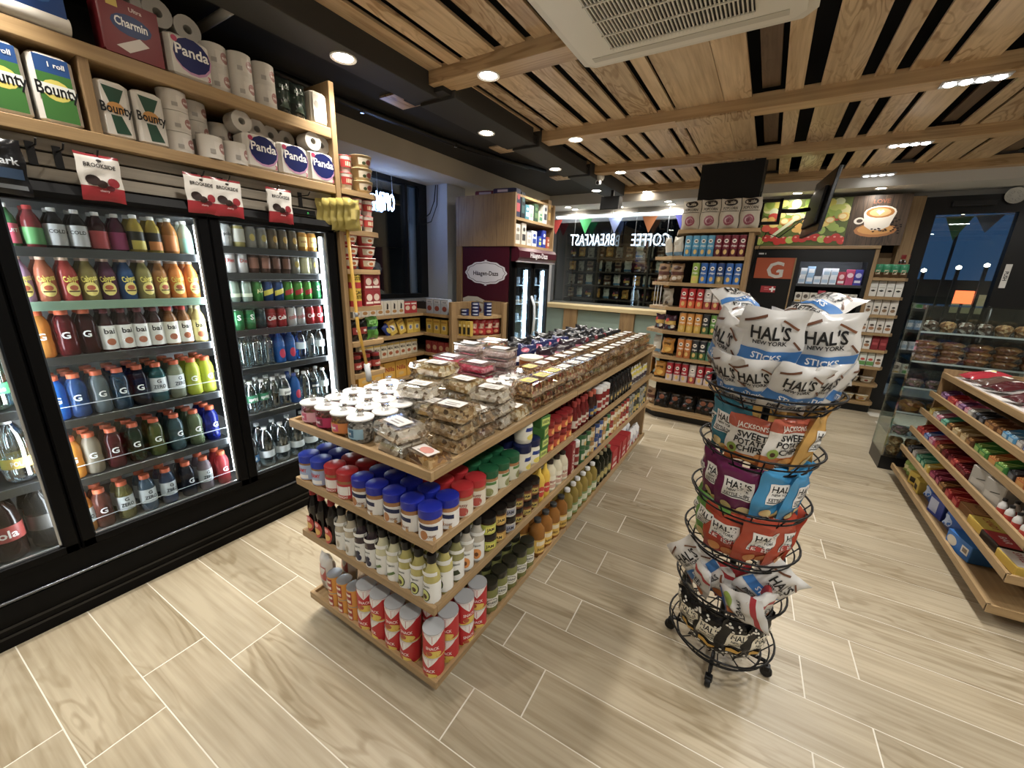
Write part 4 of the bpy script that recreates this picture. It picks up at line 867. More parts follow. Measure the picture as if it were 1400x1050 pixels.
bottle('ketch', 'sauce_bottle', 'dress', .029, .185, mat('#6e1515', .18, coat=.3), mat('#9c2a22', .4), [('r', -.08, .03, .08, .075, '#d7c9b6', 12), ('r', -.02, .04, .02, .06, '#9a2b22', 4)], 'bottle', 14)
bottle('ketch2', 'sauce_bottle', 'dress', .029, .185, mat('#3a1a12', .18, coat=.3), mat('#c25a3a', .4), [('r', -.08, .03, .08, .08, '#2c4a7a', 12), ('r', -.02, .04, .02, .06, '#d8b23a', 4)], 'bottle', 14)
srow('ketch', 'dark red sauce bottle', fr(2.06, .064, 4), B2, 'second', 3, .064, group='sauce bottles')
srow('ketch2', 'brown sauce bottle with blue label', fr(2.32, .064, 2), B2, 'second', 3, .064, group='sauce bottles')
bottle('wcap', 'sauce_bottle', 'spice', .034, .18, mat('#7d1a16', .25), mat('#e6e4df', .4), [('r', -.095, .03, .095, .1, '#c9bfb0', 12), ('r', -.03, .05, .03, .085, '#8e2320', 4)], 'bottle', 14)
srow('wcap', 'white capped red sauce bottle', fr(2.46, .075, 3), B2, 'second', 2, .075, group='white capped sauces')
bottle('blk', 'sauce_bottle', 'dress', .03, .19, mat('#15100e', .15, coat=.3), mat('#0f0f10', .4), [('r', -.08, .03, .08, .085, '#3a3833', 12), ('r', -.016, .045, .016, .07, '#b99a4a', 4)], 'bottle', 12)
srow('blk', 'black sauce bottle', fr(2.7, .068, 8), B2, 'second', 2, .068, group='black sauce bottles')
bag('minib', 'spice_packet', .085, .13, .03, '#c9c2b0', [(-.5, .1, '#3a3340'), (.5, .8, '#c9b63a')], [], 'packet', 21, .003, nu=6, nv=10)
srow('minib', 'small spice packet', fr(3.28, .085, 6), B2, 'second', 2, .05, group='spice packets')
# --- dressing bottles, tier three
def dress(key, c, its, cap='#141414'): bottle(key, 'dressing_bottle', 'dress', .031, .2, mat(c, .2, coat=.3), mat(cap, .35), [('r', -.085, .012, .085, .098, '#e4e4de', 14), ('t', 'organic', 0, .084, .009, '#4a4f45', .045)] + its + [('r', -.046, .128, .046, .143, '#e4e4de', 8)], 'bottle', 16)
dress('d_garlic', '#b9ad92', [('e', 0, .045, .014, .02, '#d8d0bf'), ('e', .004, .043, .006, .015, '#a59a84')]); dress('d_berry', '#3a2c33', [('e', -.006, .045, .014, .016, '#1b1d33'), ('e', .01, .035, .012, .014, '#2a2c4a'), ('e', .008, .056, .009, .01, '#23253f')])
dress('d_cream', '#cfcaa2', [('p', [(-.02, .03), (.02, .05), (.014, .06), (-.02, .04)], '#5b7a3a')]); dress('d_avo', '#b5aa58', [('e', 0, .045, .02, .026, '#26361a'), ('e', 0, .045, .016, .022, '#c9cf6a'), ('e', 0, .04, .009, .01, '#4a2c18')])
dress('d_olive', '#8f8a52', [('p', [(-.02, .03), (.02, .04), (.01, .06), (-.016, .052)], '#39422a')]); dress('d_peach', '#b9b1a0', [('e', 0, .045, .02, .024, '#d98a35'), ('e', 0, .043, .008, .01, '#6b3f1c')])
bottle('syrup', 'syrup_bottle', 'syrup', .034, .215, mat('#120b08', .12, coat=.4), mat('#a51a1c', .35), [('e', 0, .055, .026, .04, '#c0352a'), ('e', 0, .045, .018, .016, '#e0b04a'), ('e', 0, .078, .012, .01, '#e8a0a0')], 'bottle', 16)
for i, (x, y) in enumerate([(-1.545, .875), (-1.475, .868), (-1.405, .868)]): put('syrup', (x, y, B3), 0, 'dark syrup bottle with red cap, %s from left, island front' % ORD[i], 'syrup bottles')
for i, (k, d) in enumerate([('d_garlic', 'garlic dressing bottle'), ('d_garlic', 'garlic dressing bottle'), ('d_berry', 'dark berry dressing bottle'), ('d_berry', 'dark berry dressing bottle'), ('d_cream', 'creamy dressing bottle'), ('d_cream', 'creamy dressing bottle'), ('d_avo', 'avocado dressing bottle'), ('d_avo', 'avocado dressing bottle'), ('d_avo', 'avocado dressing bottle')]):
    put(k, (-1.338 + .0625 * i, .868, B3), random.uniform(-.15, .25), '%s, %s from left among dressings on island front' % (d, ORD[i]), 'dressing bottles on the island')
    put(k, (-1.338 + .0625 * i, .935, B3), random.uniform(-.15, .25), '%s, second row, %s from left, island front' % (d, ORD[i]), 'dressing bottles on the island')
srow('d_olive', 'olive dressing bottle', fr(.937, .066, 2), B3, 'third', 1, group='dressing bottles on the island', rz=.7)
srow('d_peach', 'peach dressing bottle', fr(1.069, .066, 2), B3, 'third', 2, .066, group='dressing bottles on the island', rz=.7)
def sjar(key, c, lab, mark, lid='#17120f'): bottle(key, 'preserve_jar', 'jar', .0365, .082, mat(c, .2, coat=.3), mat(lid, .35), [('r', -.1, .008, .1, .052, lab, 14), ('r', -.022, .016, .022, .044, mark, 4), ('t', 'JAM', 0, .03, .014, '#2a2420', .036)], 'jar', 14)
sjar('p_lime', '#3a2412', '#b9c03a', '#e2d84a'); sjar('p_gold', '#4a2a14', '#c99a3a', '#e6c05a'); sjar('p_white', '#2f1a10', '#c9c6bc', '#9aa0b5'); sjar('p_brown', '#5a2a12', '#7d4a22', '#c9b04a')
for k, d, y in [('p_lime', 'lime labelled preserve jar', 1.215), ('p_gold', 'gold labelled preserve jar', 1.293), ('p_white', 'white labelled preserve jar', 1.371), ('p_brown', 'brown labelled preserve jar', 1.449), ('p_brown', 'amber preserve jar', 1.527)]:
    srow(k, d, [y], B3, 'third', 2, .078, stack=2, dz=.0825, group='preserve jars on the island', rz=.9)
srow('p_brown', 'dark preserve jar', [1.6], B3, 'third', 2, .078, stack=2, dz=.0825, group='preserve jars on the island', rz=.9)
bottle('mustard', 'mustard_bottle', 'mustard', .031, .19, mat('#e0b400', .3), mat('#e6bd10', .35), [('e', 0, .065, .022, .03, '#c9352a'), ('t', 'yellow', 0, .068, .01, '#f4e9b0', .036)], 'bottle', 14)
srow('mustard', 'yellow mustard squeeze bottle', fr(1.672, .064, 2), B3, 'third', 2, .066, group='mustard bottles', rz=1.0)
bottle('cream', 'sauce_bottle', 'square', .036, .18, mat('#d6cdae', .3), mat('#2a221c', .35), [('r', -.1, .02, .1, .1, '#e2dbc2', 14), ('t', 'mayo', 0, .07, .018, '#a3382c', .055), ('r', -.03, .03, .03, .05, '#c9a08a', 4)], 'bottle', 14)
srow('cream', 'cream sauce bottle with dark cap', fr(1.8, .075, 3), B3, 'third', 2, .075, group='cream sauce bottles', rz=1.0)
carton('rbox', 'tall_box', .07, .07, .2, '#8e1b20', [('t', 'PASTA', 0, .1, .03, '#f0e6d8', .17, PI / 2), ('r', -.03, .01, .03, .03, '#d8c9b0', 1)], 'box')
srow('rbox', 'tall dark red box', [2.04], B3, 'third', 2, .075, group='tall red boxes', rz=PI / 2)
srow('wcap', 'white capped sauce bottle', [2.13], B3, 'third', 2, .08, group='white capped sauces')
def tin(key, c, lab, R=.036, H=.1): canp(key, 'food_tin', R, H, mat(c, .3), [('r', -R * 2.8, H * .15, R * 2.8, H * .85, c, 12), ('r', -R * .9, H * .3, R * .9, H * .7, lab, 6), ('e', 0, H * .4, R * .45, H * .16, '#d8b25a')], 'tin', None, 14, True)
TC = [('t_green', '#2f6a3a', '#d8d8c2', 'green'), ('t_blue', '#2a4a8a', '#d8d2c8', 'blue'), ('t_tan', '#b5884a', '#e2d6b8', 'tan'), ('t_red', '#9c2a22', '#e6dac2', 'red'), ('t_dark', '#3a3f35', '#b5a24a', 'dark'), ('t_silver', '#9a9a94', '#6a6f62', 'silver')]
for k, c, l, d in TC: tin(k, c, l)
seq = [0, 0, 2, 1, 1, 2, 0, 3, 2, 2, 3, 3, 3, 5, 5, 4, 4, 5, 5, 4]
for i, q in enumerate(seq):
    srow(TC[q][0], '%s food tin, place %s' % (TC[q][3], od(i)), [2.215 + .0785 * i], B3, 'third', 1, .08, stack=2, dz=.1015, group='food tins on the island')
# --- lowest tier
def redcup(key, flip=0): canp(key, 'snack_canister', .0405, .108, mat('#e9e6e2', .35), [('r', -.118, .0, .118, .1, '#c4141c', 16), ('p', [(-.04, .1), (.04, .1), (.0, .06)], '#eceae6'), ('e', .004, .018, .03, .014, '#e0c23a'), ('e', -.012, .02, .012, .01, '#b5502a'), ('t', 'SNACK', .0, .045, .013, '#f6e6e2', .05), ('r', -.118, .0, .118, .006, '#e0c23a', 14)], 'canister', mat('#a9abad', .35), 18, True)
redcup('redcup')
canp('ytin', 'chip_tin', .0325, .084, mat('#e0991c', .3), [('r', -.03, .012, .012, .074, '#a8261c', 6), ('r', -.026, .02, .008, .034, '#e6d8c4', 4), ('r', -.026, .052, .008, .064, '#e6d8c4', 4)], 'tin', mat('#9ea2a6', .3, .6), 18, True)
bag('wbag', 'flour_bag', .1, .2, .06, '#cfcac2', [], [('r', -.03, -.02, .03, .05, '#a83a34', 4), ('e', 0, -.05, .02, .02, '#8a7a6a')], 'bag', 31, .003)
put('wbag', (-1.535, .9, B1), -.1, 'pale paper bag at the left of lowest island tier', None)
put('wbag', (-1.5, .99, B1), -.1, 'pale paper bag behind the first one, lowest island tier', None)
for i, x in enumerate([-1.432, -1.364, -1.296]):
    for k in range(2): put('ytin', (x, .868, B1 + k * .0845), .15, 'orange and red tin, %s from left, %s layer, island front' % (ORD[i], ['lower', 'upper'][k]), 'orange tins at the island front')
for i, x in enumerate([-1.222, -1.138, -1.052, -.966, -.845]):
    for k in range(2): put('redcup', (x + (.004 if k else 0), .873, B1 + k * .1095), [.2, -.3, .1, 0, .25][i] + (.35 if k else 0), 'red canister, %s from left, %s layer, island front' % (ORD[i], ['lower', 'upper'][k]), 'red canisters at the island front')
for i, (x, y) in enumerate([(-.845, .96), (-.838, 1.05), (-.838, 1.14), (-.93, .96), (-.925, 1.05)]):
    for k in range(2): put('redcup', (x, y, B1 + k * .1095), [.4, 1.2, .6, .2, .1][i], 'red canister, aisle side, %s from corner, %s layer' % (ORD[i], ['lower', 'upper'][k]), 'red canisters at the island corner')
bottle('pickle', 'pickle_jar', 'glassjar', .04, .155, mat('#8a8c48', .12, trans=.2, ior=1.33), mat('#2a291d', .3), [('r', -.11, .04, .11, .09, '#d8d6c6', 14), ('e', 0, .066, .028, .018, '#2b2f28'), ('e', 0, .066, .025, .0155, '#d8d6c6'), ('t', 'pickles', 0, .066, .012, '#25281f', .044)], 'jar', 16)
srow('pickle', 'pickle jar with dark lid', fr(1.235, .086, 5), B1, 'lowest', 2, .088, group='pickle jars', rz=.9)
bottle('juiceb', 'juice_jug', 'oil', .044, .22, mat('#b5741a', .1, trans=.35, ior=1.33), mat('#3a3a38', .4), [('r', -.12, .03, .12, .11, '#e0b43a', 14), ('r', -.03, .075, .03, .1, '#e6d8b8', 4), ('t', 'juice', 0, .055, .018, '#5b3a14', .055)], 'bottle', 14)
srow('juiceb', 'amber juice bottle with yellow label', fr(1.69, .094, 4), B1, 'lowest', 2, .095, group='amber juice bottles', rz=1.0)
bottle('oilb', 'oil_bottle', 'oil', .04, .225, mat('#b59b3a', .1, trans=.35, ior=1.35), mat('#e9e8e4', .4), [('r', -.11, .03, .11, .1, '#7d9a5a', 14), ('r', -.03, .045, .03, .085, '#d8d6b8', 4)], 'bottle', 14)
srow('oilb', 'cooking oil bottle with white cap', fr(2.065, .085, 6), B1, 'lowest', 2, .088, group='cooking oil bottles', rz=1.1)
bottle('oliveb', 'olive_oil_bottle', 'oil', .036, .24, mat('#1a1d10', .1, trans=.2, ior=1.35), mat('#8a7d55', .4), [('r', -.1, .03, .1, .11, '#3f4426', 12), ('e', 0, .07, .02, .028, '#b5a35a')], 'bottle', 14)
srow('oliveb', 'dark olive oil bottle', fr(2.585, .08, 4), B1, 'lowest', 2, .08, group='olive oil bottles', rz=1.1)
carton('redcase', 'red_case', .12, .16, .17, '#b01f22', [('t', 'RED', 0, .09, .03, '#f2dcd4', .09), ('r', -.05, .03, .05, .05, '#e6c9bc', 1)], 'box')
srow('redcase', 'bright red carton', fr(2.93, .125, 4), B1, 'lowest', 1, .17, x=-.89, group='red cartons', rz=PI / 2)
bag('wpack', 'white_pack', .1, .16, .07, '#e2e0dc', [(-.2, .2, '#c9c6d2')], [('e', 0, -.03, .024, .024, '#a82a30'), ('e', .02, .03, .012, .012, '#3a3a6a')], 'pack', 33, .004, 8, 10)
srow('wpack', 'white packet', fr(3.43, .1, 3), B1, 'lowest', 2, .09, group='white packets', rz=PI / 2)

# --- top tier: sweets jars, cookie boxes, nut mixes
cg = clear('#ffffff', .06, .03, 'jar_plastic')
def candyjar(key, lab, c):
    proto(key, 'candy_jar', G().lathe([(0, 0), (.95, 0), (1, .03), (1, .84)], cg, 20, R=.046, Hh=.105),
          [('sweets', G().lathe([(0, .02), (.9, .02), (.92, .3), (.9, .62), (.5, .68), (0, .66)], speckle('sweets_' + key, c, 90), 16, R=.046, Hh=.105)),
           ('label', prn([('r', -.07, .018, .055, .058, lab[0], 14), ('r', -.05, .022, -.015, .05, lab[1], 5), ('r', -.005, .025, .02, .054, lab[2], 4), ('t', 'sweet', -.01, .04, .012, '#f4f0ec', .04)], cyl(.0465))),
           ('lid', G().lathe([(1.0, .84), (1.08, .84), (1.08, .89), (1.0, .91), (0, .93)], mat('#eceae6', .3, coat=.4), 22, R=.046, Hh=.105)),
           ('knob', G().lathe([(.3, .0), (.18, .3), (.34, .7), (.3, .95), (0, 1)], clear('#f6f6f6', .35, .05, 'knob_plastic'), 12, R=.046, Hh=.022, z=.0975))], 'candy jar')
candyjar('cj1', ('#e8a7b4', '#e9e4e0', '#c94a6a'), ['#b5485a', '#7d3a34', '#d8a0a0', '#8a5a3a']); candyjar('cj2', ('#c2185b', '#f0e8ea', '#7d1f3a'), ['#7d1f2a', '#b5343a', '#5b1a1a']); candyjar('cj3', ('#e0822a', '#efe6d8', '#d8486a'), ['#8a5a2a', '#c9923a', '#6b3f1c']); candyjar('cj4', ('#8fb8cc', '#ece8e4', '#3a6a8a'), ['#a5a29a', '#5b5a55', '#d0cdc4'])
JD = [('cj1', 'sweets jar with pink label'), ('cj2', 'sweets jar with crimson label'), ('cj3', 'sweets jar with orange label'), ('cj4', 'sweets jar with pale blue label')]
for j in range(5):
    for i in range(4):
        if (j == 3 and i > 2) or (j == 4 and i > 1): continue
        k, d = JD[i]
        put(k, (-1.50 + .0985 * i + (.02 if j % 2 else 0), .893 + .0985 * j, BT), random.uniform(-.15, .15), '%s, row %s from island front, %s from left' % (d, ['one', 'two', 'three', 'four', 'five'][j], ORD[i]), 'white lidded sweets jars on the island top')
TRAY = clear('#fdfbf7', .24, .06, 'tray_plastic')
def clam(key, cols, w=.165, d=.125, h=.055, lab='#e8e4de', sc=70.0, name='cookie_box', bump=1.0, lc=None):
    g = G(); tp = .8
    def fr_(z, k): return [(-w/2*k, -d/2*k, z), (w/2*k, -d/2*k, z), (w/2*k, d/2*k, z), (-w/2*k, d/2*k, z)]
    rs = [fr_(0, .84), fr_(h * .45, .96), fr_(h * .47, 1.0), fr_(h * .53, 1.0), fr_(h * .55, .96), fr_(h * .93, .88), fr_(h, .82)]
    b = 0
    for r in rs: g.v += r
    for k in range(len(rs) - 1):
        for i in range(4): g.face([k*4 + i, k*4 + (i+1) % 4, k*4 + 4 + (i+1) % 4, k*4 + 4 + i], TRAY)
    g.face([3, 2, 1, 0], TRAY); nn = (len(rs) - 1) * 4; g.face([nn, nn+1, nn+2, nn+3], TRAY)
    c = G(); nx, ny = 12, 9; m = speckle('bake_' + key, cols, sc, .7, .5, .012); rr = random.Random(sum(map(ord, key)))
    for j in range(ny + 1):
        for i in range(nx + 1):
            u, v = i / nx, j / ny; e = min(u, 1 - u, v, 1 - v)
            z = h * (.08 if e < .01 else .62 + .22 * rr.random() * bump)
            c.v.append(((u - .5) * w * .84, (v - .5) * d * .84, z))
    for j in range(ny):
        for i in range(nx):
            a = j * (nx + 1) + i; c.face([a, a + 1, a + nx + 2, a + nx + 1], m)
    st = prn([('r', -w * .32, -d * .26, w * .26, d * .24, lab, 1), ('r', -.03, -.02, .02, -.012, '#9a958c', 1), ('r', -.03, -.004, .025, .004, '#aaa59c', 1)] + ([('e', 0, 0, .03, .02, lc)] if lc else []), top(h + .0005))
    proto(key, name, g, [('bakes', c), ('label', st)], 'cookie box')
clam('c_snow', ['#f0ebe0', '#e0d6c4', '#8a7660', '#f6f1e8', '#e8dfce']); clam('c_brown', ['#c9ac7e', '#a5855a', '#e2d2b0', '#6b533a', '#d8c298'], lab='#eceae4'); clam('c_pop', ['#e8dcba', '#d2bc8c', '#f4ecd4', '#b8965c'], sc=55); clam('c_dark', ['#8a7258', '#b59a78', '#e8e2d6', '#54422f'])
clam('c_wafer', ['#c9974a', '#8a5a26', '#e0bd80'], .16, .1, .045, '#e6ded6', 40, lc='#d88a7a')
def stack(key, desc, x, y, n, rz=0.0, dz=.0555, group='stacked cookie boxes on the island top'):
    for k in range(n):
        put(key, (x + random.uniform(-.006, .006), y + random.uniform(-.006, .006), BT + k * dz), rz + random.uniform(-.1, .1), '%s, %s' % (desc, 'alone in its pile' if n == 1 else ['bottom', 'second', 'third', 'fourth', 'fifth'][k] + (' and topmost' if k == n - 1 else '') + ' of its pile'), group)
stack('c_snow', 'snowy cookie box beside the front sweets jars', -1.02, .915, 2, -.1)
stack('c_pop', 'pale cookie box behind the snowy pile', -1.13, 1.02, 1, .1)
stack('c_wafer', 'wafer box with white and red label at island corner', -.875, .895, 1, -.15)
stack('c_brown', 'brown cookie box near the island corner', -.89, 1.05, 3, .05)
stack('c_dark', 'dark cookie box behind the brown pile', -.90, 1.19, 2, .0)
stack('c_snow', 'dusted cookie box along the aisle edge', -.90, 1.325, 3, .05)
stack('c_pop', 'wrapped cookie box along the aisle edge', -.885, 1.455, 1, .1)
stack('c_snow', 'dusted cookie box in the island middle', -1.17, 1.18, 3, .15)
stack('c_pop', 'popcorn cluster box in the island middle', -1.06, 1.165, 2, .0)
stack('c_pop', 'popcorn cluster box behind the sweets jars', -1.23, 1.34, 4, .1)
stack('c_pop', 'popcorn cluster box beside white lidded jars', -1.08, 1.36, 3, .0)
stack('c_brown', 'mixed cookie box at the cooler side', -1.44, 1.5, 3, .05)
def tub(key, c, top_c):
    proto(key, 'sweet_tub', G().box(-.085, -.06, 0, .085, .06, .045, clear('#f7f0f0', .1, .06, 'tub_plastic'), .012), [('sweets', G().box(-.076, -.052, .003, .076, .052, .034, speckle('tub_' + key, c, 80), .01)), ('lid', G().box(-.088, -.063, .045, .088, .063, .052, clear('#ffffff', .28, .12, 'tub_lid'), .01)), ('label', prn([('r', -.05, -.035, .05, .035, top_c, 1), ('r', -.03, -.02, .03, -.01, '#8f6a72', 1), ('r', -.03, .004, .03, .012, '#b08a92', 1)], top(.0525)))], 'sweet tub')
tub('tub_pink', ['#d84a6a', '#c23a55', '#e27a90'], '#ecdfe0'); tub('tub_white', ['#dcd8d2', '#c9b9b0', '#e8e4de'], '#efeeea'); tub('tub_mix', ['#c9a24a', '#7da06a', '#d87a6a', '#e6dcc8'], '#eceae4')
for key, d, x, y, n in [('tub_pink', 'pink sweets tub nearest the front', -1.29, 1.53, 2), ('tub_pink', 'pink sweets tub beside jars', -1.26, 1.69, 3), ('tub_pink', 'pink sweets tub at the cooler side', -1.48, 1.72, 3), ('tub_white', 'pale sweets tub at the cooler side', -1.47, 1.9, 4), ('tub_white', 'pale sweets tub in the middle', -1.24, 1.88, 4), ('tub_mix', 'mixed sweets tub further back', -1.44, 2.08, 4)]:
    stack(key, d, x, y, n, .05, .053, 'stacked sweets tubs on the island top')
for j in range(5):
    for i in range(2):
        k, d = JD[(i + j) % 4]
        put(k, (-1.115 + .098 * i + .012 * j, 1.535 + .1 * j, BT), random.uniform(-.3, .3), '%s, middle group, row %s, %s from left' % (d, ['one', 'two', 'three', 'four', 'five'][j], ORD[i]), 'white lidded sweets jars in the island middle')
NUTS = [('n1', ['#9a6c40', '#c2925a', '#6b4728', '#e2c898', '#b0483a'], '#e9d84a'), ('n2', ['#b0824e', '#86603a', '#dcbc88', '#b85040', '#eadcb8'], '#e6e4de'), ('n3', ['#cfab78', '#ab8452', '#e4d0a4', '#8e6842'], '#dedcd4'), ('n4', ['#86603e', '#a87a4c', '#cfa468', '#62462c'], '#dedcd4')]
for k, c, l in NUTS: clam(k, c, .135, .125, .07, l, 75, 'nut_mix_box')
q = 0
for i, y in enumerate([1.60 + .128 * k for k in range(17)]):
    for c in range(2):
        if y < 1.75 and c == 1: continue
        for k in range(2):
            kk = NUTS[0 if i < 3 else (1 if i < 6 else (2 if (i + c) % 2 else 3))][0]
            put(kk, (-.885 - .14 * c + random.uniform(-.004, .004), y + random.uniform(-.004, .004), BT + .0705 * k), PI / 2 + random.uniform(-.04, .04), '%s nut mix box, %s from front, %s, %s layer' % (['yellow labelled', 'red speckled', 'pale', 'dark'][int(kk[1]) - 1], od(i), ['aisle edge', 'inner row'][c], ['lower', 'upper'][k]), 'nut mix boxes along the aisle edge')
bottle('amberbowl', 'snack_bowl', 'spice', .08, .1, mat('#8a4a1e', .3), mat('#e2dcc4', .35), [], 'bowl', 18)
for i, (x, y) in enumerate([(-1.25, 2.27), (-1.13, 2.42)]): put('amberbowl', (x, y, BT), 0, ['round amber snack bowl with pale lid, nearer', 'round amber snack bowl with pale lid, farther'][i], 'amber snack bowls')
def pouch(key, c, bands, its, seed): bag(key, 'snack_pouch', .13, .17, .06, c, bands, its, 'snack pouch', seed, .006, 8, 12, rough=.25)
pouch('po_navy', '#1b2350', [(-.6, -.1, '#d5d8e0')], [('e', 0, .03, .03, .02, '#a33a5a')], 41); pouch('po_black', '#17171a', [], [('r', -.03, -.05, .03, .02, '#37373a', 3)], 42); pouch('po_white', '#1c1c1f', [(-1, -.2, '#d8d4ca')], [('e', 0, .03, .02, .02, '#8a2a34')], 43); pouch('po_rose', '#2a1a24', [(-.5, .1, '#a0566a')], [('e', 0, -.03, .03, .02, '#c9b8c0')], 44)
PN = {'po_navy': 'navy and white snack pouch', 'po_black': 'black snack pouch', 'po_white': 'black and cream snack pouch', 'po_rose': 'dark pink snack pouch'}
for i in range(8):
    for c in range(3):
        k = ['po_black', 'po_navy', 'po_rose'][c] if i < 4 else ['po_black', 'po_black', 'po_white'][c]
        put(k, (-1.5 + .16 * c + random.uniform(-.01, .01), 2.32 + .185 * i + random.uniform(-.01, .01), BT + .004), 0, '%s, row %s from front, %s column, far island top' % (PN[k], ['one', 'two', 'three', 'four', 'five', 'six', 'seven', 'eight'][i], ['left', 'middle', 'right'][c]), 'snack pouches on the far island top', rot=(-.5 + random.uniform(-.15, .15), 0, random.uniform(-.3, .5)))
# ================================================================ ROUND WIRE SNACK RACK
AX, AY = .07, 1.70
WIRE = mat('#101012', .35, .4)
rk = thing('snack_rack', 'round black wire snack rack with six baskets on casters', 'display rack', G().tube([(0, 0, .07), (0, 0, 1.32)], .013, WIRE, 10), (AX, AY, 0))
BZ = [.085, .325, .555, .745, .955, 1.175]
def ring(r, z, n=36): return [(r * math.cos(2 * PI * i / n), r * math.sin(2 * PI * i / n), z) for i in range(n)]
for b, z in enumerate(BZ):
    R0, R1 = (.165, .205) if b < 5 else (.175, .22)
    bk = obj('basket', G().tube(ring(R1, .06), .0042, WIRE, 6, True), rk, (0, 0, z))
    obj('hoop', G().tube(ring((R0 + R1) / 2 + .006, .031), .003, WIRE, 6, True), bk)
    obj('hoop', G().tube(ring(R0, .0), .0042, WIRE, 6, True), bk)
    for k in range(12):
        a = 2 * PI * k / 12 + .1
        obj('spoke', G().tube([(.012, 0, .004), (R0, 0, 0), (R1, 0, .06)], .0028, WIRE, 5), bk, (0, 0, 0), a)
for k, a in enumerate([-92, -3, 88, 177]):
    ca, sa = math.cos(math.radians(a)), math.sin(math.radians(a))
    lg = obj('foot', G().tube([(0, 0, .075), (.19 * ca, .19 * sa, .07), (.195 * ca, .195 * sa, .045)], .008, WIRE, 8), rk)
    obj('caster', G().lathe([(0, -.011), (.02, -.011), (.023, -.006), (.023, .006), (.02, .011), (0, .011)], mat('#0d0d0e', .5), 14), lg, (.195 * ca, .195 * sa, .0235), rot=(PI / 2, 0, math.radians(a)))
    obj('fork', G().box(-.012, -.014, .03, .012, .014, .055, WIRE, .003), lg, (.195 * ca, .195 * sa, 0), math.radians(a))
def halbag(key, c, name2, its, w=.16, h=.215, d=.06, seed=1, lab='#e9e7e2', bands=(), wr=.005):
    base = [('r', -w*.32, -h*.1, w*.32, h*.27, lab, 8, 6), ('t', "HAL'S", 0, h*.175, h*.115, '#15171a', w*.54), ('t', 'NEW YORK', 0, h*.07, h*.045, '#15171a', w*.52), ('t', name2, 0, -h*.02, h*.055, '#15171a', w*.54), ('r', -w*.3, -h*.075, w*.3, -h*.06, '#15171a', 6, 1)]
    bag(key, 'chip_bag', w, h, d, c, bands, base + list(its), 'chip bag', seed, wr)
bag('pretzel', 'pretzel_bag', .185, .25, .075, '#d6d4d0', [], [('r', -.0915, -.052, .0915, -.008, '#2f78bf', 12, 3), ('t', "HAL'S", 0, .052, .042, '#17191c', .115), ('t', 'NEW YORK', 0, .019, .014, '#17191c', .1), ('t', 'STICKS', 0, -.03, .02, '#f2f2f2', .1), ('t', 'PRETZELS', 0, -.074, .022, '#17191c', .13),
     ('p', [(-.08, .085), (-.02, .112), (-.018, .104), (-.078, .078)], '#6b3f24'), ('p', [(.03, .1), (.08, .07), (.077, .064), (.027, .094)], '#7d4a2a'), ('p', [(-.075, -.1), (-.03, -.085), (-.028, -.092), (-.073, -.108)], '#6b3f24'), ('p', [(.05, -.11), (.085, -.08), (.08, -.076), (.045, -.105)], '#7d4a2a'), ('p', [(.07, .03), (.088, -.0), (.083, -.003), (.065, .027)], '#6b3f24')], 'snack bag', 51, .006, 14, 18, .22)
def rb(key, b, phi, r, dz, tilt, label, group, spin=0.0, roll=0.0, s=None):
    a = math.radians(phi)
    put(key, (AX + r * math.cos(a), AY + r * math.sin(a), BZ[b] + dz), 0, label, group, rot=(tilt, roll, a + PI / 2 + spin), scale=s)
for i, (phi, t, ro, sp) in enumerate([(-176, .45, .1, .25), (-143, .48, .1, .2), (-110, .5, -.05, .15), (-79, .5, .1, .15), (-47, .5, -.06, .15), (-10, .45, .1, .1), (50, .45, 0, .1), (110, .45, 0, .1)]):
    rb('pretzel', 5, phi, .112 + .015 * (i % 2), .004, t, 'white and blue pretzel bag in the top basket, %s from left' % ORD[i], 'pretzel bags in the top basket', sp, ro, .82)
for i, (x, y, z, t, ro, rz) in enumerate([(-.105, 1.70, 1.25, .15, .35, -.9), (.03, 1.61, 1.28, .28, .03, -.05), (.185, 1.64, 1.275, .25, -.07, .08), (.12, 1.8, 1.26, -.1, .0, 2.8)]):
    put('pretzel', (x, y, z), 0, 'white and blue pretzel bag in the upper pile, %s' % ['leaning at left', 'front middle', 'front right', 'at the back'][i], 'pretzel bags piled higher', rot=(t, ro, rz))
put('pretzel', (-.04, 1.69, 1.47), 0, 'white and blue pretzel bag lying on top, left', 'pretzel bags lying on top', rot=(-1.15, .15, .55), scale=.88)
put('pretzel', (.1, 1.73, 1.475), 0, 'white and blue pretzel bag lying on top, right', 'pretzel bags lying on top', rot=(-1.2, .1, -.7), scale=.88)
CHIPE = [('e', -.035, -.065, .022, .018, '#d8bf7a'), ('e', .03, -.07, .026, .02, '#e2cc8a'), ('e', .0, -.08, .02, .014, '#c9a95a')]
halbag('chip_teal', '#2b7f95', 'KETTLE CHIPS', CHIPE, seed=52); halbag('chip_purple', '#6b1b4e', 'KETTLE CHIPS', CHIPE, seed=53); halbag('chip_blue', '#2f93c9', 'KETTLE CHIPS', CHIPE, seed=54)
halbag('chip_green', '#5f9a3a', 'KETTLE CHIPS', CHIPE, seed=55); halbag('chip_gold', '#c9973a', 'TORTILLA', CHIPE, seed=56)
halbag('chip_orange', '#b8401e', 'RIDGE CUT', [('r', -.042, -.024, .042, -.004, '#b52a22', 4, 2), ('t', 'RIDGE CUT', 0, -.014, .012, '#f2e8e0', .075), ('e', -.03, -.06, .024, .02, '#d98a3a'), ('e', .025, -.065, .028, .02, '#c9762a')], seed=57)
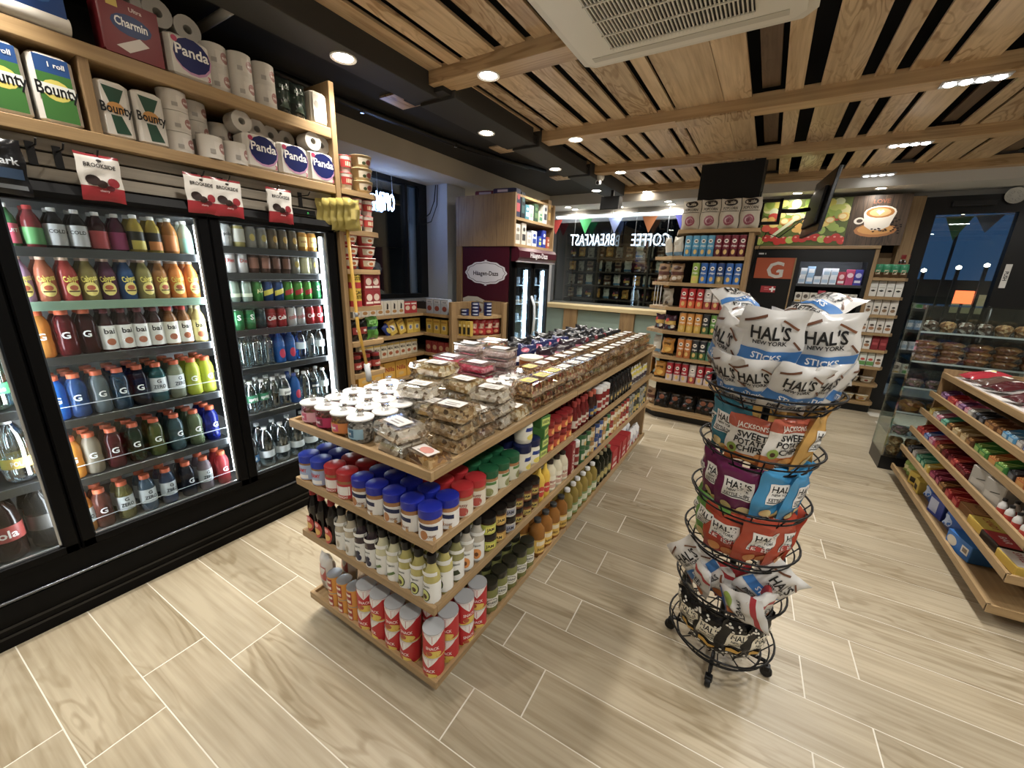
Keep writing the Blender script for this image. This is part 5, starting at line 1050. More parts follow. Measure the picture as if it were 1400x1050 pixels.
bag('sweetpot', 'chip_bag', .16, .19, .055, '#e4dfd6', [(-1, -.5, '#d0701f'), (.52, .95, '#b8543a')], [('t', "JACKSON'S", 0, .065, .017, '#f0e4d8', .1), ('t', 'SWEET', 0, .03, .022, '#17191c', .1), ('t', 'POTATO', 0, .004, .022, '#17191c', .11), ('t', 'CHIPS', 0, -.022, .022, '#17191c', .1), ('e', -.055, -.035, .016, .02, '#8aa53a'), ('e', -.055, -.037, .008, .009, '#4a2c18'), ('e', .045, -.048, .026, .016, '#d88a2a'), ('e', .0, -.062, .028, .014, '#e09a3a')], 'chip bag', 58, .004)
halbag('popc', '#131315', 'POPCORN', [('r', -.034, -.05, .034, -.034, '#d8a52a', 3, 1)], .145, .2, .06, 59, '#e6dec6')
dots = random.Random(4)
P['popc'][2].append(('popcorn_print', prn([('e', dots.uniform(-.062, .062), dots.choice([dots.uniform(-.09, -.03), dots.uniform(.06, .09)]), .005, .0045, '#e2ddd0') for _ in range(34)], (lambda s: (lambda x, y, l: s(max(-.98, min(.98, x / .0725)), max(-.98, min(.98, y / .1)), 0, l + .001)))(bagsurf(.145, .2, .06, 59, .005)))))
RB = 'of wire rack'
for b, spec in [(4, [('chip_teal', 'teal chip bag', -178), ('chip_teal', 'teal chip bag', -142), ('sweetpot', 'white and orange chip bag', -104), ('sweetpot', 'white and orange chip bag', -62), ('chip_gold', 'gold chip bag', -22), ('chip_gold', 'gold chip bag', 25), ('chip_gold', 'gold chip bag', 90)]),
                (3, [('chip_purple', 'purple chip bag', -175), ('chip_purple', 'purple chip bag', -140), ('chip_purple', 'purple chip bag', -105), ('chip_blue', 'bright blue chip bag', -62), ('chip_blue', 'bright blue chip bag', -25), ('chip_blue', 'bright blue chip bag', 20)]),
                (2, [('chip_green', 'green chip bag', -178), ('chip_green', 'green chip bag', -145), ('chip_orange', 'orange ridge cut chip bag', -112), ('chip_orange', 'orange ridge cut chip bag', -72), ('chip_orange', 'orange ridge cut chip bag', -28), ('chip_orange', 'orange ridge cut chip bag', 15)]),
                (0, [('popc', 'black popcorn bag', -178), ('popc', 'black popcorn bag', -142), ('popc', 'black popcorn bag', -108), ('popc', 'black popcorn bag', -74), ('popc', 'black popcorn bag', -38), ('popc', 'black popcorn bag', 5)])]:
    for i, (k, d, phi) in enumerate(spec):
        rb(k, b, phi, .122, .008 + .012 * (i % 2) + (.02 if b == 0 else 0), .15 + random.uniform(-.04, .06), '%s, %s from left, %s rack basket' % (d, ORD[i], {4: 'fifth', 3: 'fourth', 2: 'third', 0: 'lowest'}[b]), 'chip bags in the wire rack', .3 if i % 2 else .12, random.uniform(-.1, .1))
bag('mixbag', 'chip_bag', .14, .19, .055, '#d2d0cc', [(.45, .8, '#b02a32')], [('t', 'SWEET', 0, .0, .022, '#17191c', .09), ('e', -.03, -.05, .03, .02, '#8fa83a'), ('e', .03, -.055, .026, .02, '#c9702a'), ('p', [(-.06, -.08), (.06, -.065), (.06, -.085), (-.06, -.09)], '#2f5aa0')], 'chip bag', 60, .006)
bag('redtip', 'chip_bag', .13, .2, .055, '#cfccc8', [(.5, 1, '#b5252c'), (-1, -.5, '#c9622a')], [('e', 0, .03, .03, .022, '#8a9a3a'), ('t', 'CHIPS', 0, -.02, .02, '#17191c', .08)], 'chip bag', 61, .005)
for i, (k, phi, r, t, ro, d) in enumerate([('redtip', -176, .14, .1, .1, 'white chip bag with red top'), ('mixbag', -145, .12, .25, .35, 'white and red chip bag'), ('pretzel', -112, .1, .2, -.9, 'white and blue pretzel bag on its side'), ('mixbag', -95, .15, .45, 1.2, 'tilted white chip bag'), ('pretzel', -62, .1, .25, .7, 'white and blue pretzel bag leaning'), ('mixbag', -50, .15, .4, -.3, 'white and green chip bag'), ('redtip', -18, .12, .2, -.3, 'white chip bag with red top'), ('mixbag', 20, .11, .2, .2, 'white and red chip bag'), ('mixbag', -125, .08, .1, .1, 'white and red chip bag set deeper'), ('redtip', -80, .07, .1, -.1, 'white chip bag with red top set deeper')]):
    rb(k, 1, phi, r, .02 + (.05 if abs(ro) > .6 else 0), t, '%s, %s from left, second rack basket' % (d, ORD[i]), 'jumbled chip bags in the wire rack', 0, ro, .9)

# ================================================================ BACK SNACK SHELVES BY THE COLUMN
ss = thing('snack_shelf', 'tall oak snack shelf in front of the black column', 'shelf', G().box(-.98, 5.02, .1, -.25, 5.1, 2.06, mat('#171310', .8)))
POLY = [(-.93, 4.7), (-.25, 4.7), (-.25, 5.06), (-1.12, 5.06), (-1.14, 4.86)]
for k, z in enumerate([2.06, 1.795, 1.525, 1.262, 1.0, .715, .44, .085]):
    pl = POLY if k else [(-.9, 4.7), (-.16, 4.7), (-.16, 5.06), (-.98, 5.06)]
    obj('shelf_board', G().prism(pl, z, z + .034, OAKX), ss)
obj('side_panel', G().box(-.25, 4.715, 0, -.205, 5.1, 2.06, OAKZ, .003), ss)
obj('plinth', G().prism([(-.9, 4.76), (-.25, 4.76), (-.25, 5.06), (-1.05, 5.06), (-1.08, 4.9)], 0, .085, BLACK), ss)
for (x, y) in [(-1.1, 4.87), (-1.06, 4.83), (-1.02, 4.8)]: obj('side_wire', G().tube([(x, y, 1.29), (x, y, 1.53)], .004, mat('#d8dadb', .3), 6), ss)
def tube(key, c, c2, face='#e9e2d4'): canp(key, 'chip_tube', .036, .205, mat(c, .3), [('r', -.1, .0, .1, .205, c, 12), ('r', -.1, .0, .1, .075, c2, 12), ('e', 0, .15, .02, .02, face), ('e', 0, .15, .012, .007, '#2a2420'), ('e', .0, .045, .016, .024, '#d8b25a'), ('t', 'chips', 0, .105, .018, '#f4f0e8', .055)], 'chip tube', mat('#d8d6d0', .4), 12, True)
for k, c, c2 in [('tb_sky', '#4fa0c4', '#3a86b0'), ('tb_maroon', '#7a1a2c', '#5a1220'), ('tb_lime', '#86a82a', '#c9c23a'), ('tb_blue', '#2a62ae', '#2f74c4'), ('tb_navy', '#1f3f78', '#8a7a4a'), ('tb_red', '#b81a1c', '#d8591e'), ('tb_white', '#c2bcb6', '#a8423a'), ('tb_gold', '#d8902a', '#c9a02a'), ('tb_green', '#5f9a34', '#3f7a2a'), ('tb_orange', '#c97a2a', '#b5641e'), ('tb_teal', '#2f6a5a', '#4a8a72'), ('tb_crim', '#a8182a', '#c9b8b4'), ('tb_dark', '#33363a', '#4a6a3a')]: tube(k, c, c2)
TN = {'tb_sky': 'sky blue', 'tb_maroon': 'maroon', 'tb_lime': 'lime green', 'tb_blue': 'blue', 'tb_navy': 'navy', 'tb_red': 'red and orange', 'tb_white': 'grey white', 'tb_gold': 'golden', 'tb_green': 'green', 'tb_orange': 'orange', 'tb_teal': 'teal', 'tb_crim': 'crimson', 'tb_dark': 'dark'}
for r, (z, row) in enumerate([(1.83, ['tb_sky'] * 4 + ['tb_maroon'] * 4), (1.56, [None, 'tb_lime', 'tb_blue', 'tb_blue', 'tb_navy', 'tb_blue', 'tb_blue']), (1.297, ['tb_red'] * 3 + ['tb_white'] * 4), (1.035, ['tb_gold'] * 3 + ['tb_dark', 'tb_green', 'tb_green', 'tb_green']), (.75, ['tb_orange'] * 2 + ['tb_dark', 'tb_dark', 'tb_teal', 'tb_teal', 'tb_teal']), (.475, ['tb_crim'] * 3 + ['tb_white', 'tb_crim', 'tb_crim'])]):
    for i, k in enumerate(row):
        if not k: continue
        x = (-.79 if r == 0 else (-.76 if r in (1, 2) else -.74)) + (.071 if r == 0 else .0785) * i
        if r == 5: x = -.80 + .08 * i
        if r == 4: x = -.72 + .075 * i
        put(k, (x, 4.755, z), random.uniform(-.15, .15), '%s chip tube, %s from left, row %s of the oak snack shelf' % (TN[k], ORD[i], ['one', 'two', 'three', 'four', 'five', 'six'][r]), 'chip tubes on the oak snack shelf')
        put(k, (x, 4.835, z), 0, '%s chip tube, second rank, %s from left, row %s of snack shelf' % (TN[k], ORD[i], ['one', 'two', 'three', 'four', 'five', 'six'][r]), 'chip tubes on the oak snack shelf')
bag('popbig', 'popcorn_bag', .175, .29, .09, '#c9bda6', [], [('e', 0, .105, .062, .035, '#241c1a'), ('t', 'kettle', 0, .105, .03, '#c9bda6', .085), ('t', 'POPCORN', 0, .05, .026, '#3a2f2a', .13), ('r', -.08, .02, .08, .026, '#3a2f2a', 6), ('e', 0, -.06, .05, .05, '#9a4a5a'), ('e', 0, -.06, .036, .036, '#c9a0a2'), ('e', 0, -.06, .024, .024, '#8a3a4c')], 'popcorn bag', 71, .005, rough=.5)
for i, x in enumerate([-.815, -.635, -.455, -.275]): put('popbig', (x, 4.80, 2.095), random.uniform(-.1, .1), 'beige popcorn bag with round pink emblem, %s from left' % ORD[i], 'popcorn bags on top of the snack shelf')
bag('nutbag', 'snack_bag', .13, .2, .07, '#9a7a58', [(-.3, .1, '#5b3326')], [('e', 0, .05, .04, .02, '#4a2a1c'), ('e', -.02, -.06, .026, .022, '#d8cfc0'), ('e', .03, -.05, .022, .02, '#c9b8a0')], 'snack bag', 72, .005)
bag('greybag', 'snack_bag', .13, .2, .06, '#a59c8a', [], [('r', -.04, -.03, .04, .03, '#7d7260', 4), ('e', 0, -.06, .03, .02, '#4a3c30')], 'snack bag', 73, .006)
bag('paleb', 'snack_bag', .13, .21, .06, '#d2cdbc', [(-.9, -.5, '#5f8fb0')], [('r', -.03, .02, .03, .05, '#b8b09a', 4)], 'snack bag', 74, .006)
bag('candyb', 'sweets_bag', .12, .17, .06, '#4a2a3a', [(-.2, .2, '#c9a23a')], [('e', -.03, .03, .02, .02, '#c2352a'), ('e', .03, -.04, .022, .02, '#d8c9b0'), ('e', 0, -.05, .02, .016, '#3a6a8a')], 'sweets bag', 75, .006)
bag('cheeb', 'snack_bag', .13, .2, .06, '#c98a1e', [(-1, -.75, '#3a2a16')], [('t', 'crisp', 0, .04, .03, '#2a1d12', .09), ('e', 0, -.03, .04, .03, '#e0b03a')], 'snack bag', 76, .005)
bag('darkb', 'snack_bag', .15, .2, .07, '#15130f', [], [('e', 0, .02, .034, .028, '#8a4a22'), ('e', -.03, -.04, .02, .016, '#5b2a1a'), ('r', -.04, .055, .04, .075, '#4a3f34', 4)], 'snack bag', 77, .006)
for i, (k, x, y, z, rz, t, l) in enumerate([('paleb', -.9, 4.86, 1.83, -.6, .1, 'pale foil snack bag at left end of the tube rows'), ('paleb', -1.0, 4.92, 1.83, -.9, .2, 'pale foil snack bag leaning at the far left end'), ('nutbag', -1.02, 4.83, 1.56, -.3, 0, 'brown nut snack bag, left, second row'), ('nutbag', -.87, 4.78, 1.56, 0, 0, 'brown nut snack bag, right, second row'), ('greybag', -.93, 4.82, 1.297, -.5, .1, 'grey snack bag leaning on third row'), ('candyb', -1.0, 4.86, 1.035, -.5, 0, 'speckled sweets bag, left, fourth row'), ('candyb', -.87, 4.79, 1.035, -.1, 0, 'speckled sweets bag, right, fourth row'), ('paleb', -1.0, 4.88, .75, -.7, 0, 'pale blue snack bag at left end, fifth row'), ('cheeb', -.86, 4.79, .75, -.1, 0, 'yellow snack bag, fifth row'), ('cheeb', -.91, 4.79, .475, -.1, 0, 'yellow snack bag, sixth row'), ('nutbag', -1.0, 4.9, .12, -.6, 0, 'brown snack bag at left end of the lowest row')]):
    put(k, (x, y, z), 0, l, None, rot=(t, 0, rz))
for i, x in enumerate([-.86, -.71, -.56, -.41, -.33]): put('darkb', (x, 4.80, .12), 0, 'black snack bag on the lowest row, %s from left' % ORD[i], 'black snack bags', rot=(-.4, 0, random.uniform(-.3, .3)))
for i in range(3): put('cheeb', (-1.06, 4.95 + .05 * i, .475), 0, 'yellow snack bag on the side wing, %s from front' % ORD[i], 'snack bags on the side wing', rot=(0, 0, -1.2))

# ================================================================ NOODLE SHELF AT THE COOLER END
ns = thing('noodle_shelf', 'narrow oak shelf of noodles and coffee beside the cooler', 'shelf', G().box(-2.95, 1.775, .0, -2.9, 2.07, 2.4, mat('#2a241e', .8)))
NZ = [2.055, 1.81, 1.555, 1.30, 1.05, .815, .5, .1]
for z in NZ: obj('shelf_board', G().prism([(-2.9, 1.775), (-2.42, 1.775), (-2.42, 2.03), (-2.45, 2.075), (-2.9, 2.075)], z, z + .032, OAK), ns)
def bowl(key, c, lid, its=()): proto(key, 'noodle_bowl', G().lathe([(0, 0), (.62, 0), (.7, .08), (1, .92), (1.03, .94)], mat(c, .4), 18, R=.07, Hh=.078), [('lid', G().lathe([(1.03, .94), (1.04, .97), (1.0, 1.0), (0, 1.0)], mat(lid, .4), 18, R=.07, Hh=.078)), ('label', prn([('r', -.055, .02, .055, .06, '#c9bfa8', 8)] + list(its), lambda x, y, l: ((.053 + .22 * (y - .01) + .003 + l) * math.sin(x / .06), -(.053 + .22 * (y - .01) + .003 + l) * math.cos(x / .06), y)))], 'noodle bowl')
bowl('bw_tan', '#b59f72', '#c2ad82', [('e', .015, .038, .022, .016, '#8e3a2a'), ('e', -.02, .03, .012, .01, '#3a4a2a')]); bowl('bw_red', '#b5282a', '#e0d6c6', [('e', 0, .04, .03, .018, '#efe8d8'), ('e', 0, .038, .018, .01, '#c9702a')])
proto('cupn', 'noodle_cup', G().lathe([(0, 0), (.72, 0), (.75, .04), (1, .96)], mat('#d8d0c4', .4), 14, R=.042, Hh=.1), [('lid', G().lathe([(1, .96), (1.03, .97), (1.0, 1), (0, 1)], mat('#b8262a', .4), 14, R=.042, Hh=.1)), ('label', prn([('r', -.05, .03, .05, .075, '#b5322c', 8), ('r', -.02, .04, .02, .065, '#e6d8b0', 3)], lambda x, y, l: ((.034 + .09 * y + l) * math.sin(x / .038), -(.034 + .09 * y + l) * math.cos(x / .038), y)))], 'noodle cup')
canp('coffee', 'coffee_tin', .05, .125, mat('#e0bd12', .35), [('r', -.15, 0, .15, .04, '#b5282a', 18), ('t', 'CAFE', 0, .098, .024, '#241c10', .075), ('t', 'BUSTELO', 0, .066, .022, '#241c10', .09)], 'coffee tin', mat('#d8b410', .4), 18, True)
carton('redcof', 'coffee_brick', .075, .06, .11, '#8e1a22', [('e', 0, .06, .025, .025, '#d8c2b0'), ('r', -.03, .015, .03, .03, '#e0cfc0', 1)], 'coffee brick')
bag('greenb', 'coffee_bag', .11, .17, .06, '#4a8a2a', [(-.1, .15, '#1f3f4a')], [('r', -.04, .03, .04, .06, '#6fb04a', 4)], 'bag', 81, .006); bag('blackc', 'coffee_bag', .1, .16, .05, '#14120f', [], [('r', -.03, -.03, .03, .02, '#8e2a22', 3), ('r', -.02, -.012, .02, .004, '#e0d4c8', 2)], 'bag', 82, .004)
bottle('nescaf', 'coffee_jar', 'glassjar', .038, .13, mat('#2a1710', .15, coat=.3), mat('#8e1f1e', .35), [('r', -.1, .03, .1, .08, '#a5372a', 12), ('t', 'cafe', 0, .055, .02, '#f0e2d0', .05)], 'jar', 14)
F90 = PI / 2
for c in range(2):
    for k in range(3):
        put('bw_tan', (-2.5 - .15 * c, 2.0, NZ[0] + .033 + .0785 * k), F90, 'tan noodle bowl, %s pile, %s of three' % (['front', 'rear'][c], ['bottom', 'middle', 'top'][k]), 'tan noodle bowls')
for k in range(2): put('cupn', (-2.47, 1.85, NZ[0] + .033 + .101 * k), F90, ['noodle cup beside the tan bowls, lower', 'noodle cup beside the tan bowls, upper'][k], 'noodle cups')
for k in range(2):
    for i in range(3): put('cupn', (-2.47, 1.825 + .088 * i, NZ[1] + .033 + .101 * k), F90, 'red lidded noodle cup, second board, %s layer, %s from left' % (['lower', 'upper'][k], ORD[i]), 'noodle cups')
for k in range(3):
    for i in range(2): put('bw_red', (-2.5, 1.845 + .145 * i, NZ[2] + .033 + .0785 * k), F90, 'red noodle bowl, third board, %s of three, %s' % (['bottom', 'middle', 'top'][k], ['left', 'right'][i]), 'red noodle bowls')
for k in range(2):
    put('coffee', (-2.475, 1.855, NZ[3] + .033 + .1265 * k), F90 + .15, 'yellow coffee tin, %s' % ['lower of two', 'upper of two'][k], 'yellow coffee tins')
    for i in range(2): put('redcof', (-2.46 - .02 * i, 1.95 + .08 * i, NZ[3] + .033 + .111 * k), F90, 'dark red coffee brick, %s layer, %s' % (['lower', 'upper'][k], ['left', 'right'][i]), 'dark red coffee bricks')
for i, (k, y) in enumerate([('blackc', 1.835), ('blackc', 1.9), ('greenb', 1.99)]): put(k, (-2.475, y, NZ[4] + .034), F90, ['black coffee bag at left on fifth board', 'black coffee bag in middle on fifth board', 'green coffee bag on the fifth board'][i], None)
for i in range(3): put('nescaf', (-2.475, 1.83 + .085 * i, NZ[5] + .033), F90, 'dark coffee jar with red lid, %s from left' % ORD[i], 'coffee jars')
for i in range(3): put('nescaf', (-2.56, 1.83 + .085 * i, NZ[5] + .033), F90, 'dark coffee jar, second rank, %s from left' % ORD[i], 'coffee jars')
br = thing('broom_handle', 'yellow broom handle with grey socket leaning by the end post', 'broom', G().tube([(-2.39, 1.775, 1.86), (-2.385, 1.80, 1.2), (-2.375, 1.845, .92)], .011, mat('#d8a516', .35), 10))
obj('socket', G().tube([(-2.375, 1.843, .93), (-2.37, 1.85, .85), (-2.368, 1.852, .80)], .02, mat('#b5b8ba', .4), 10), br)
obj('collar', G().tube([(-2.387, 1.795, 1.30), (-2.386, 1.797, 1.27)], .0125, mat('#8d8f90', .4), 10), br)
obj('bristles', G().prismx([(1.74, .0), (1.96, .0), (1.9, .14), (1.8, .14)], -2.41, -2.34, mat('#8d8a80', .8)), br)
obj('handle_end', G().tube([(-2.368, 1.852, .80), (-2.372, 1.85, .13)], .011, mat('#d8a516', .35), 8), br)
# ================================================================ SHELVES UNDER THE SIDE WINDOW
ws = thing('window_shelf', 'low oak corner shelving under the side window', 'shelf', G().box(-4.02, 2.2, 0, -3.98, 4.1, 1.2, mat('#3a322a', .8)).box(-4.0, 3.86, 0, -2.97, 3.9, 1.2, mat('#3a322a', .8)))
WZ = [1.08, .85, .61, .35, .08]
for z in WZ:
    obj('shelf_board', G().prism([(-3.98, 2.2), (-3.42, 2.2), (-3.40, 3.48), (-2.99, 3.48), (-2.99, 3.86), (-3.98, 3.86)], z, z + .03, OAK), ws)
obj('upright', G().box(-2.99, 3.46, 0, -2.945, 3.9, 1.26, OAKZ, .003), ws)
cu = thing('corner_shelf', 'oak end shelf with angled boards in front of the ice cream freezer', 'shelf', G().box(-2.95, 4.06, 0, -2.6, 4.085, 1.26, OAKZ))
for z in WZ: obj('shelf_board', G().prism([(-2.945, 3.55), (-2.83, 3.60), (-2.70, 3.72), (-2.63, 3.9), (-2.63, 4.06), (-2.945, 4.06)], z, z + .03, OAKX), cu)
obj('end_panel', G().box(-2.63, 3.99, 0, -2.6, 4.085, 1.25, OAKZ, .003), cu)
def bx(key, name, w, d, h, c, its, cat='box'): carton(key, name, w, d, h, c, its, cat)
bx('wbox', 'food_box', .095, .06, .15, '#d8d2c2', [('p', [(-.012, .06), (.012, .06), (.014, .11), (-.006, .13)], '#2a2420'), ('e', .0, .035, .03, .018, '#b5813f')])
bx('redbx', 'food_box', .1, .06, .13, '#b0282c', [('e', 0, .06, .034, .026, '#e0c9b0'), ('r', -.04, .1, .04, .115, '#e8ddd0', 1)])
bx('tombx', 'food_box', .105, .07, .17, '#aab4c2', [('e', 0, .06, .034, .03, '#8e3a2c'), ('r', -.045, .12, .045, .155, '#c9cfd8', 1), ('t', 'soup', 0, .137, .02, '#4a5566', .06)])
bx('yelbx', 'sugar_box', .1, .06, .165, '#d8b42a', [('r', -.03, .04, .03, .1, '#e8d88a', 1), ('e', 0, .07, .018, .022, '#6a7db0'), ('r', -.04, .125, .04, .145, '#b88a1e', 1)])
bx('yelth', 'pasta_box', .05, .05, .17, '#c9a52a', [('r', -.018, .02, .018, .1, '#2a2a22', 1), ('e', 0, .12, .014, .014, '#e8dc9a')])
bx('mealbx', 'meal_box', .085, .06, .16, '#d5cbb0', [('t', 'MEAL', 0, .1, .026, '#1c1a18', .07), ('e', 0, .045, .026, .02, '#a5562a'), ('r', -.042, .135, .042, .155, '#c9a83a', 1)])
bx('nilla', 'wafer_box', .16, .06, .2, '#e0a81c', [('t', 'Nilla', 0, .12, .05, '#a3241c', .14), ('e', 0, .05, .04, .02, '#d8b46a')])
bx('redcan', 'food_box', .09, .07, .14, '#8e1f24', [('e', 0, .07, .03, .03, '#c9a07a')])
bag('bluep', 'snack_bag', .15, .19, .06, '#1f3f9a', [], [('p', [(-.06, -.02), (.06, .03), (.06, .06), (-.06, .01)], '#e2e2ea'), ('e', .0, -.05, .04, .02, '#d8c84a')], 'snack bag', 91, .004)
WW = 'under the side window'
for i in range(9): put('wbox' if i < 7 else 'redbx', (-3.50, 2.62 + .098 * i, WZ[0] + .031), F90, '%s, %s from left, top board %s' % (['white food box with dark figure', 'red food box'][i > 6], ORD[i], WW), 'food boxes under the side window')
for i in range(3): put('tombx', (-3.33 + .115 * i, 3.55, WZ[0] + .031), 0, 'pale blue soup box, %s from left, top board facing front' % ORD[i], 'soup boxes')
put('bluep', (-3.50, 2.98, WZ[1] + .06), 0, 'blue snack bag leaning on the second board', None, rot=(0, .9, F90))
for i in range(2): put('yelbx', (-3.50, 3.10 + .13 * i, WZ[1] + .04), 0, ['yellow sugar box leaning, left', 'yellow sugar box leaning, right'][i], 'yellow sugar boxes', rot=(0, -.35, F90))
for i in range(2): put('yelbx', (-3.50, 3.36 + .105 * i - .02, WZ[1] + .031), F90, 'upright yellow sugar box, %s, second board under window' % ['left', 'right'][i], 'yellow sugar boxes')
for i in range(3): put('yelbx', (-3.34 + .115 * i, 3.545, WZ[1] + .031), 0, 'yellow sugar box, %s from left, second board facing front' % ORD[i], 'yellow sugar boxes')
for i in range(9): put('mealbx', (-3.50, 2.66 + .092 * i, WZ[2] + .031), F90, 'cream meal box, %s from left, third board %s' % (ORD[i], WW), 'meal boxes')
for i in range(4): put('redcan', (-3.36 + .1 * i, 3.55, WZ[2] + .031), 0, 'dark red food box, %s from left, third board facing front' % ORD[i], 'dark red food boxes')
for i in range(5): put('nilla', (-3.50, 2.66 + .17 * i, WZ[3] + .031), F90, 'yellow wafer box, %s from left, low board %s' % (ORD[i], WW), 'yellow wafer boxes')
for i in range(2): put('nilla', (-3.28 + .17 * i, 3.55, WZ[3] + .031), 0, 'yellow wafer box, %s, low board facing front' % ['left', 'right'][i], 'yellow wafer boxes')
canp('tuna', 'fish_tin', .045, .038, mat('#1b2350', .35), [('r', -.13, .008, .13, .03, '#2a3468', 14), ('r', -.03, .012, .03, .026, '#b9bfd0', 4)], 'tin', None, 16, True)
for i, (x, y) in enumerate([(-2.90, 3.64), (-2.80, 3.70), (-2.71, 3.82)]):
    for k in range(2 if i == 0 else 4): put('tuna', (x, y, WZ[0] + .031 + .0385 * k), .3 + .4 * i, 'navy fish tin, %s pile from left, %s from bottom' % (ORD[i], ORD[k]), 'navy fish tins')
for i in range(3): put('yelth', (-2.925 + .0 * i + .055 * i, 3.605 + .01 * i, WZ[1] + .031), 0, 'narrow yellow pasta box, %s from left, corner shelf' % ORD[i], 'narrow yellow pasta boxes')
bag('redbag', 'food_bag', .11, .19, .07, '#b3262a', [], [('r', -.04, -.01, .04, .045, '#d8b49a', 4), ('t', 'beans', 0, .018, .024, '#7d1a1a', .07), ('e', 0, -.05, .03, .02, '#d89a6a')], 'food bag', 92, .004)
for i, (x, y, r) in enumerate([(-2.80, 3.68, .3), (-2.75, 3.74, .5), (-2.70, 3.82, .8), (-2.68, 3.93, 1.0), (-2.72, 4.0, .8)]): put('redbag', (x - .02, y + .03, WZ[1] + .031), r, 'red food bag, %s from left, second board of corner shelf' % ORD[i], 'red food bags')
# trailing plant tips and cables by the side window
t = thing('cable_bundle', 'loose black cables hanging beside the side window', 'cables', G().tube([(-3.8, 4.17, 2.64), (-3.81, 4.15, 2.45), (-3.86, 4.12, 2.3), (-3.93, 4.06, 2.22), (-3.98, 4.0, 2.3)], .007, BLACK, 6))
obj('strand', G().tube([(-3.77, 4.17, 2.64), (-3.775, 4.16, 2.4), (-3.84, 4.12, 2.2), (-3.94, 4.06, 2.16), (-3.98, 3.98, 2.25)], .006, BLACK, 6), t)
obj('strand', G().tube([(-3.98, 4.02, 2.62), (-3.97, 4.04, 2.4), (-3.975, 4.03, 2.2), (-3.98, 4.01, 2.1)], .006, BLACK, 6), t)

# ================================================================ ICE CREAM FREEZER WITH SHELF ON TOP
MARO = mat('#47101f', .3)
fz = thing('ice_cream_freezer', 'maroon and black ice cream freezer with two glass doors', 'freezer', G().box(-3.31, 4.115, 0, -3.28, 5.06, 1.89, BLACK).box(-3.28, 4.115, 0, -2.6, 4.15, 1.89, BLACK).box(-3.28, 5.03, 0, -2.6, 5.06, 1.89, BLACK).box(-3.28, 4.15, 1.72, -2.6, 5.03, 1.89, BLACK).box(-3.28, 4.15, 0, -2.6, 5.03, .2, BLACK).box(-3.27, 4.15, .2, -3.26, 5.03, 1.72, mat('#b9d3e2', .5)))
sp = obj('side_panel', G().box(-3.305, 4.10, 0, -2.62, 4.115, 1.89, MARO), fz)
def lobed(rx, rz, n=48):
    pts = []
    for i in range(n):
        a = 2 * PI * i / n; k = 1 + .035 * math.cos(12 * a); pts.append((rx * k * math.cos(a) * (1 if abs(math.sin(a)) < .93 else 1), rz * k * math.sin(a)))
    return pts
hp = lambda x, y, l: (-2.95 + x, 4.10 - l, 1.588 + y)
obj('emblem', prn([('p', lobed(.305, .135), '#dcdae0'), ('p', lobed(.28, .118), '#2b1a22'), ('p', lobed(.273, .112), '#dcdae0'), ('t', 'Häagen-Dazs', 0, -.004, .05, '#2b141c', .44), ('p', [(-.02, .15), (0, .118), (.02, .15)], '#dcdae0'), ('p', [(-.02, -.15), (.02, -.15), (0, -.118)], '#dcdae0')], hp), sp)
obj('swirl_print', prn([('p', [(-.35, -.75), (-.35, -.32), (-.27, -.29), (-.12, -.29), (0, -.33), (.12, -.43), (.2, -.58), (.22, -.75)], '#cfc5ae'), ('p', [(-.35, -.75), (-.35, -.47), (-.27, -.39), (-.13, -.34), (0, -.36), (.12, -.46), (.18, -.6), (.2, -.75)], '#9a8a68'), ('p', [(-.34, -.75), (-.34, -.5), (-.26, -.41), (-.13, -.36), (0, -.38), (.1, -.47), (.17, -.61), (.18, -.75)], '#d8cfb8'), ('e', -.12, -.42, .05, .04, '#5b2a24'), ('e', -.09, -.45, .04, .03, '#7d3a34'), ('e', -.16, -.46, .03, .03, '#6b2f28')], hp), sp)
cn = obj('canopy', G().prismy([(-2.62, 1.73), (-2.52, 1.735), (-2.49, 1.78), (-2.49, 1.85), (-2.52, 1.89), (-2.62, 1.895)], 4.12, 5.08, MARO), fz)
obj('canopy_lettering', prn([('t', 'Häagen-Dazs', 0, 0, .06, '#e9e4e8', .5)], lambda x, y, l: (-2.489 + l, 4.6 + x, 1.815 + y)), cn)
obj('canopy_trim', G().prismy([(-2.54, 1.722), (-2.495, 1.73), (-2.52, 1.738)], 4.12, 5.08, mat('#c9c2c6', .3)), cn)
for j, (y0, y1) in enumerate([(4.15, 4.58), (4.60, 5.03)]):
    d = obj('door', G().box(-2.6, y0, .2, -2.56, y0 + .04, 1.72, BLACK).box(-2.6, y1 - .04, .2, -2.56, y1, 1.72, BLACK).box(-2.6, y0, .2, -2.56, y1, .26, BLACK).box(-2.6, y0, 1.66, -2.56, y1, 1.72, BLACK), fz)
    obj('glass', G().box(-2.585, y0 + .04, .26, -2.577, y1 - .04, 1.66, clear('#eef6fa', .05, 0, 'freezer_glass')), d)
    obj('light_bar', G().box(-2.64, y1 - .055, .3, -2.615, y1 - .035, 1.64, mat('#dff0ff', .4, emit=28.0)), d)
    if j == 0: obj('door_handle', G().tube([(-2.56, 4.57, .78), (-2.51, 4.57, .88), (-2.5, 4.57, 1.05), (-2.51, 4.57, 1.2), (-2.56, 4.57, 1.32)], .016, mat('#d8dde0', .25), 8), d)
for z in (.5, .75, 1.0, 1.22, 1.45): obj('wire_shelf', G().box(-3.25, 4.155, z - .008, -2.66, 5.025, z, mat('#b5c6cf', .4)), fz)
canp('icetub', 'ice_cream_tub', .045, .1, mat('#c9d2d8', .4), [('r', -.13, .02, .13, .08, '#7da0bd', 12), ('r', -.03, .03, .03, .07, '#e2e2e6', 4)], 'ice cream tub', mat('#8a93a8', .4), 14, True)
n = 0
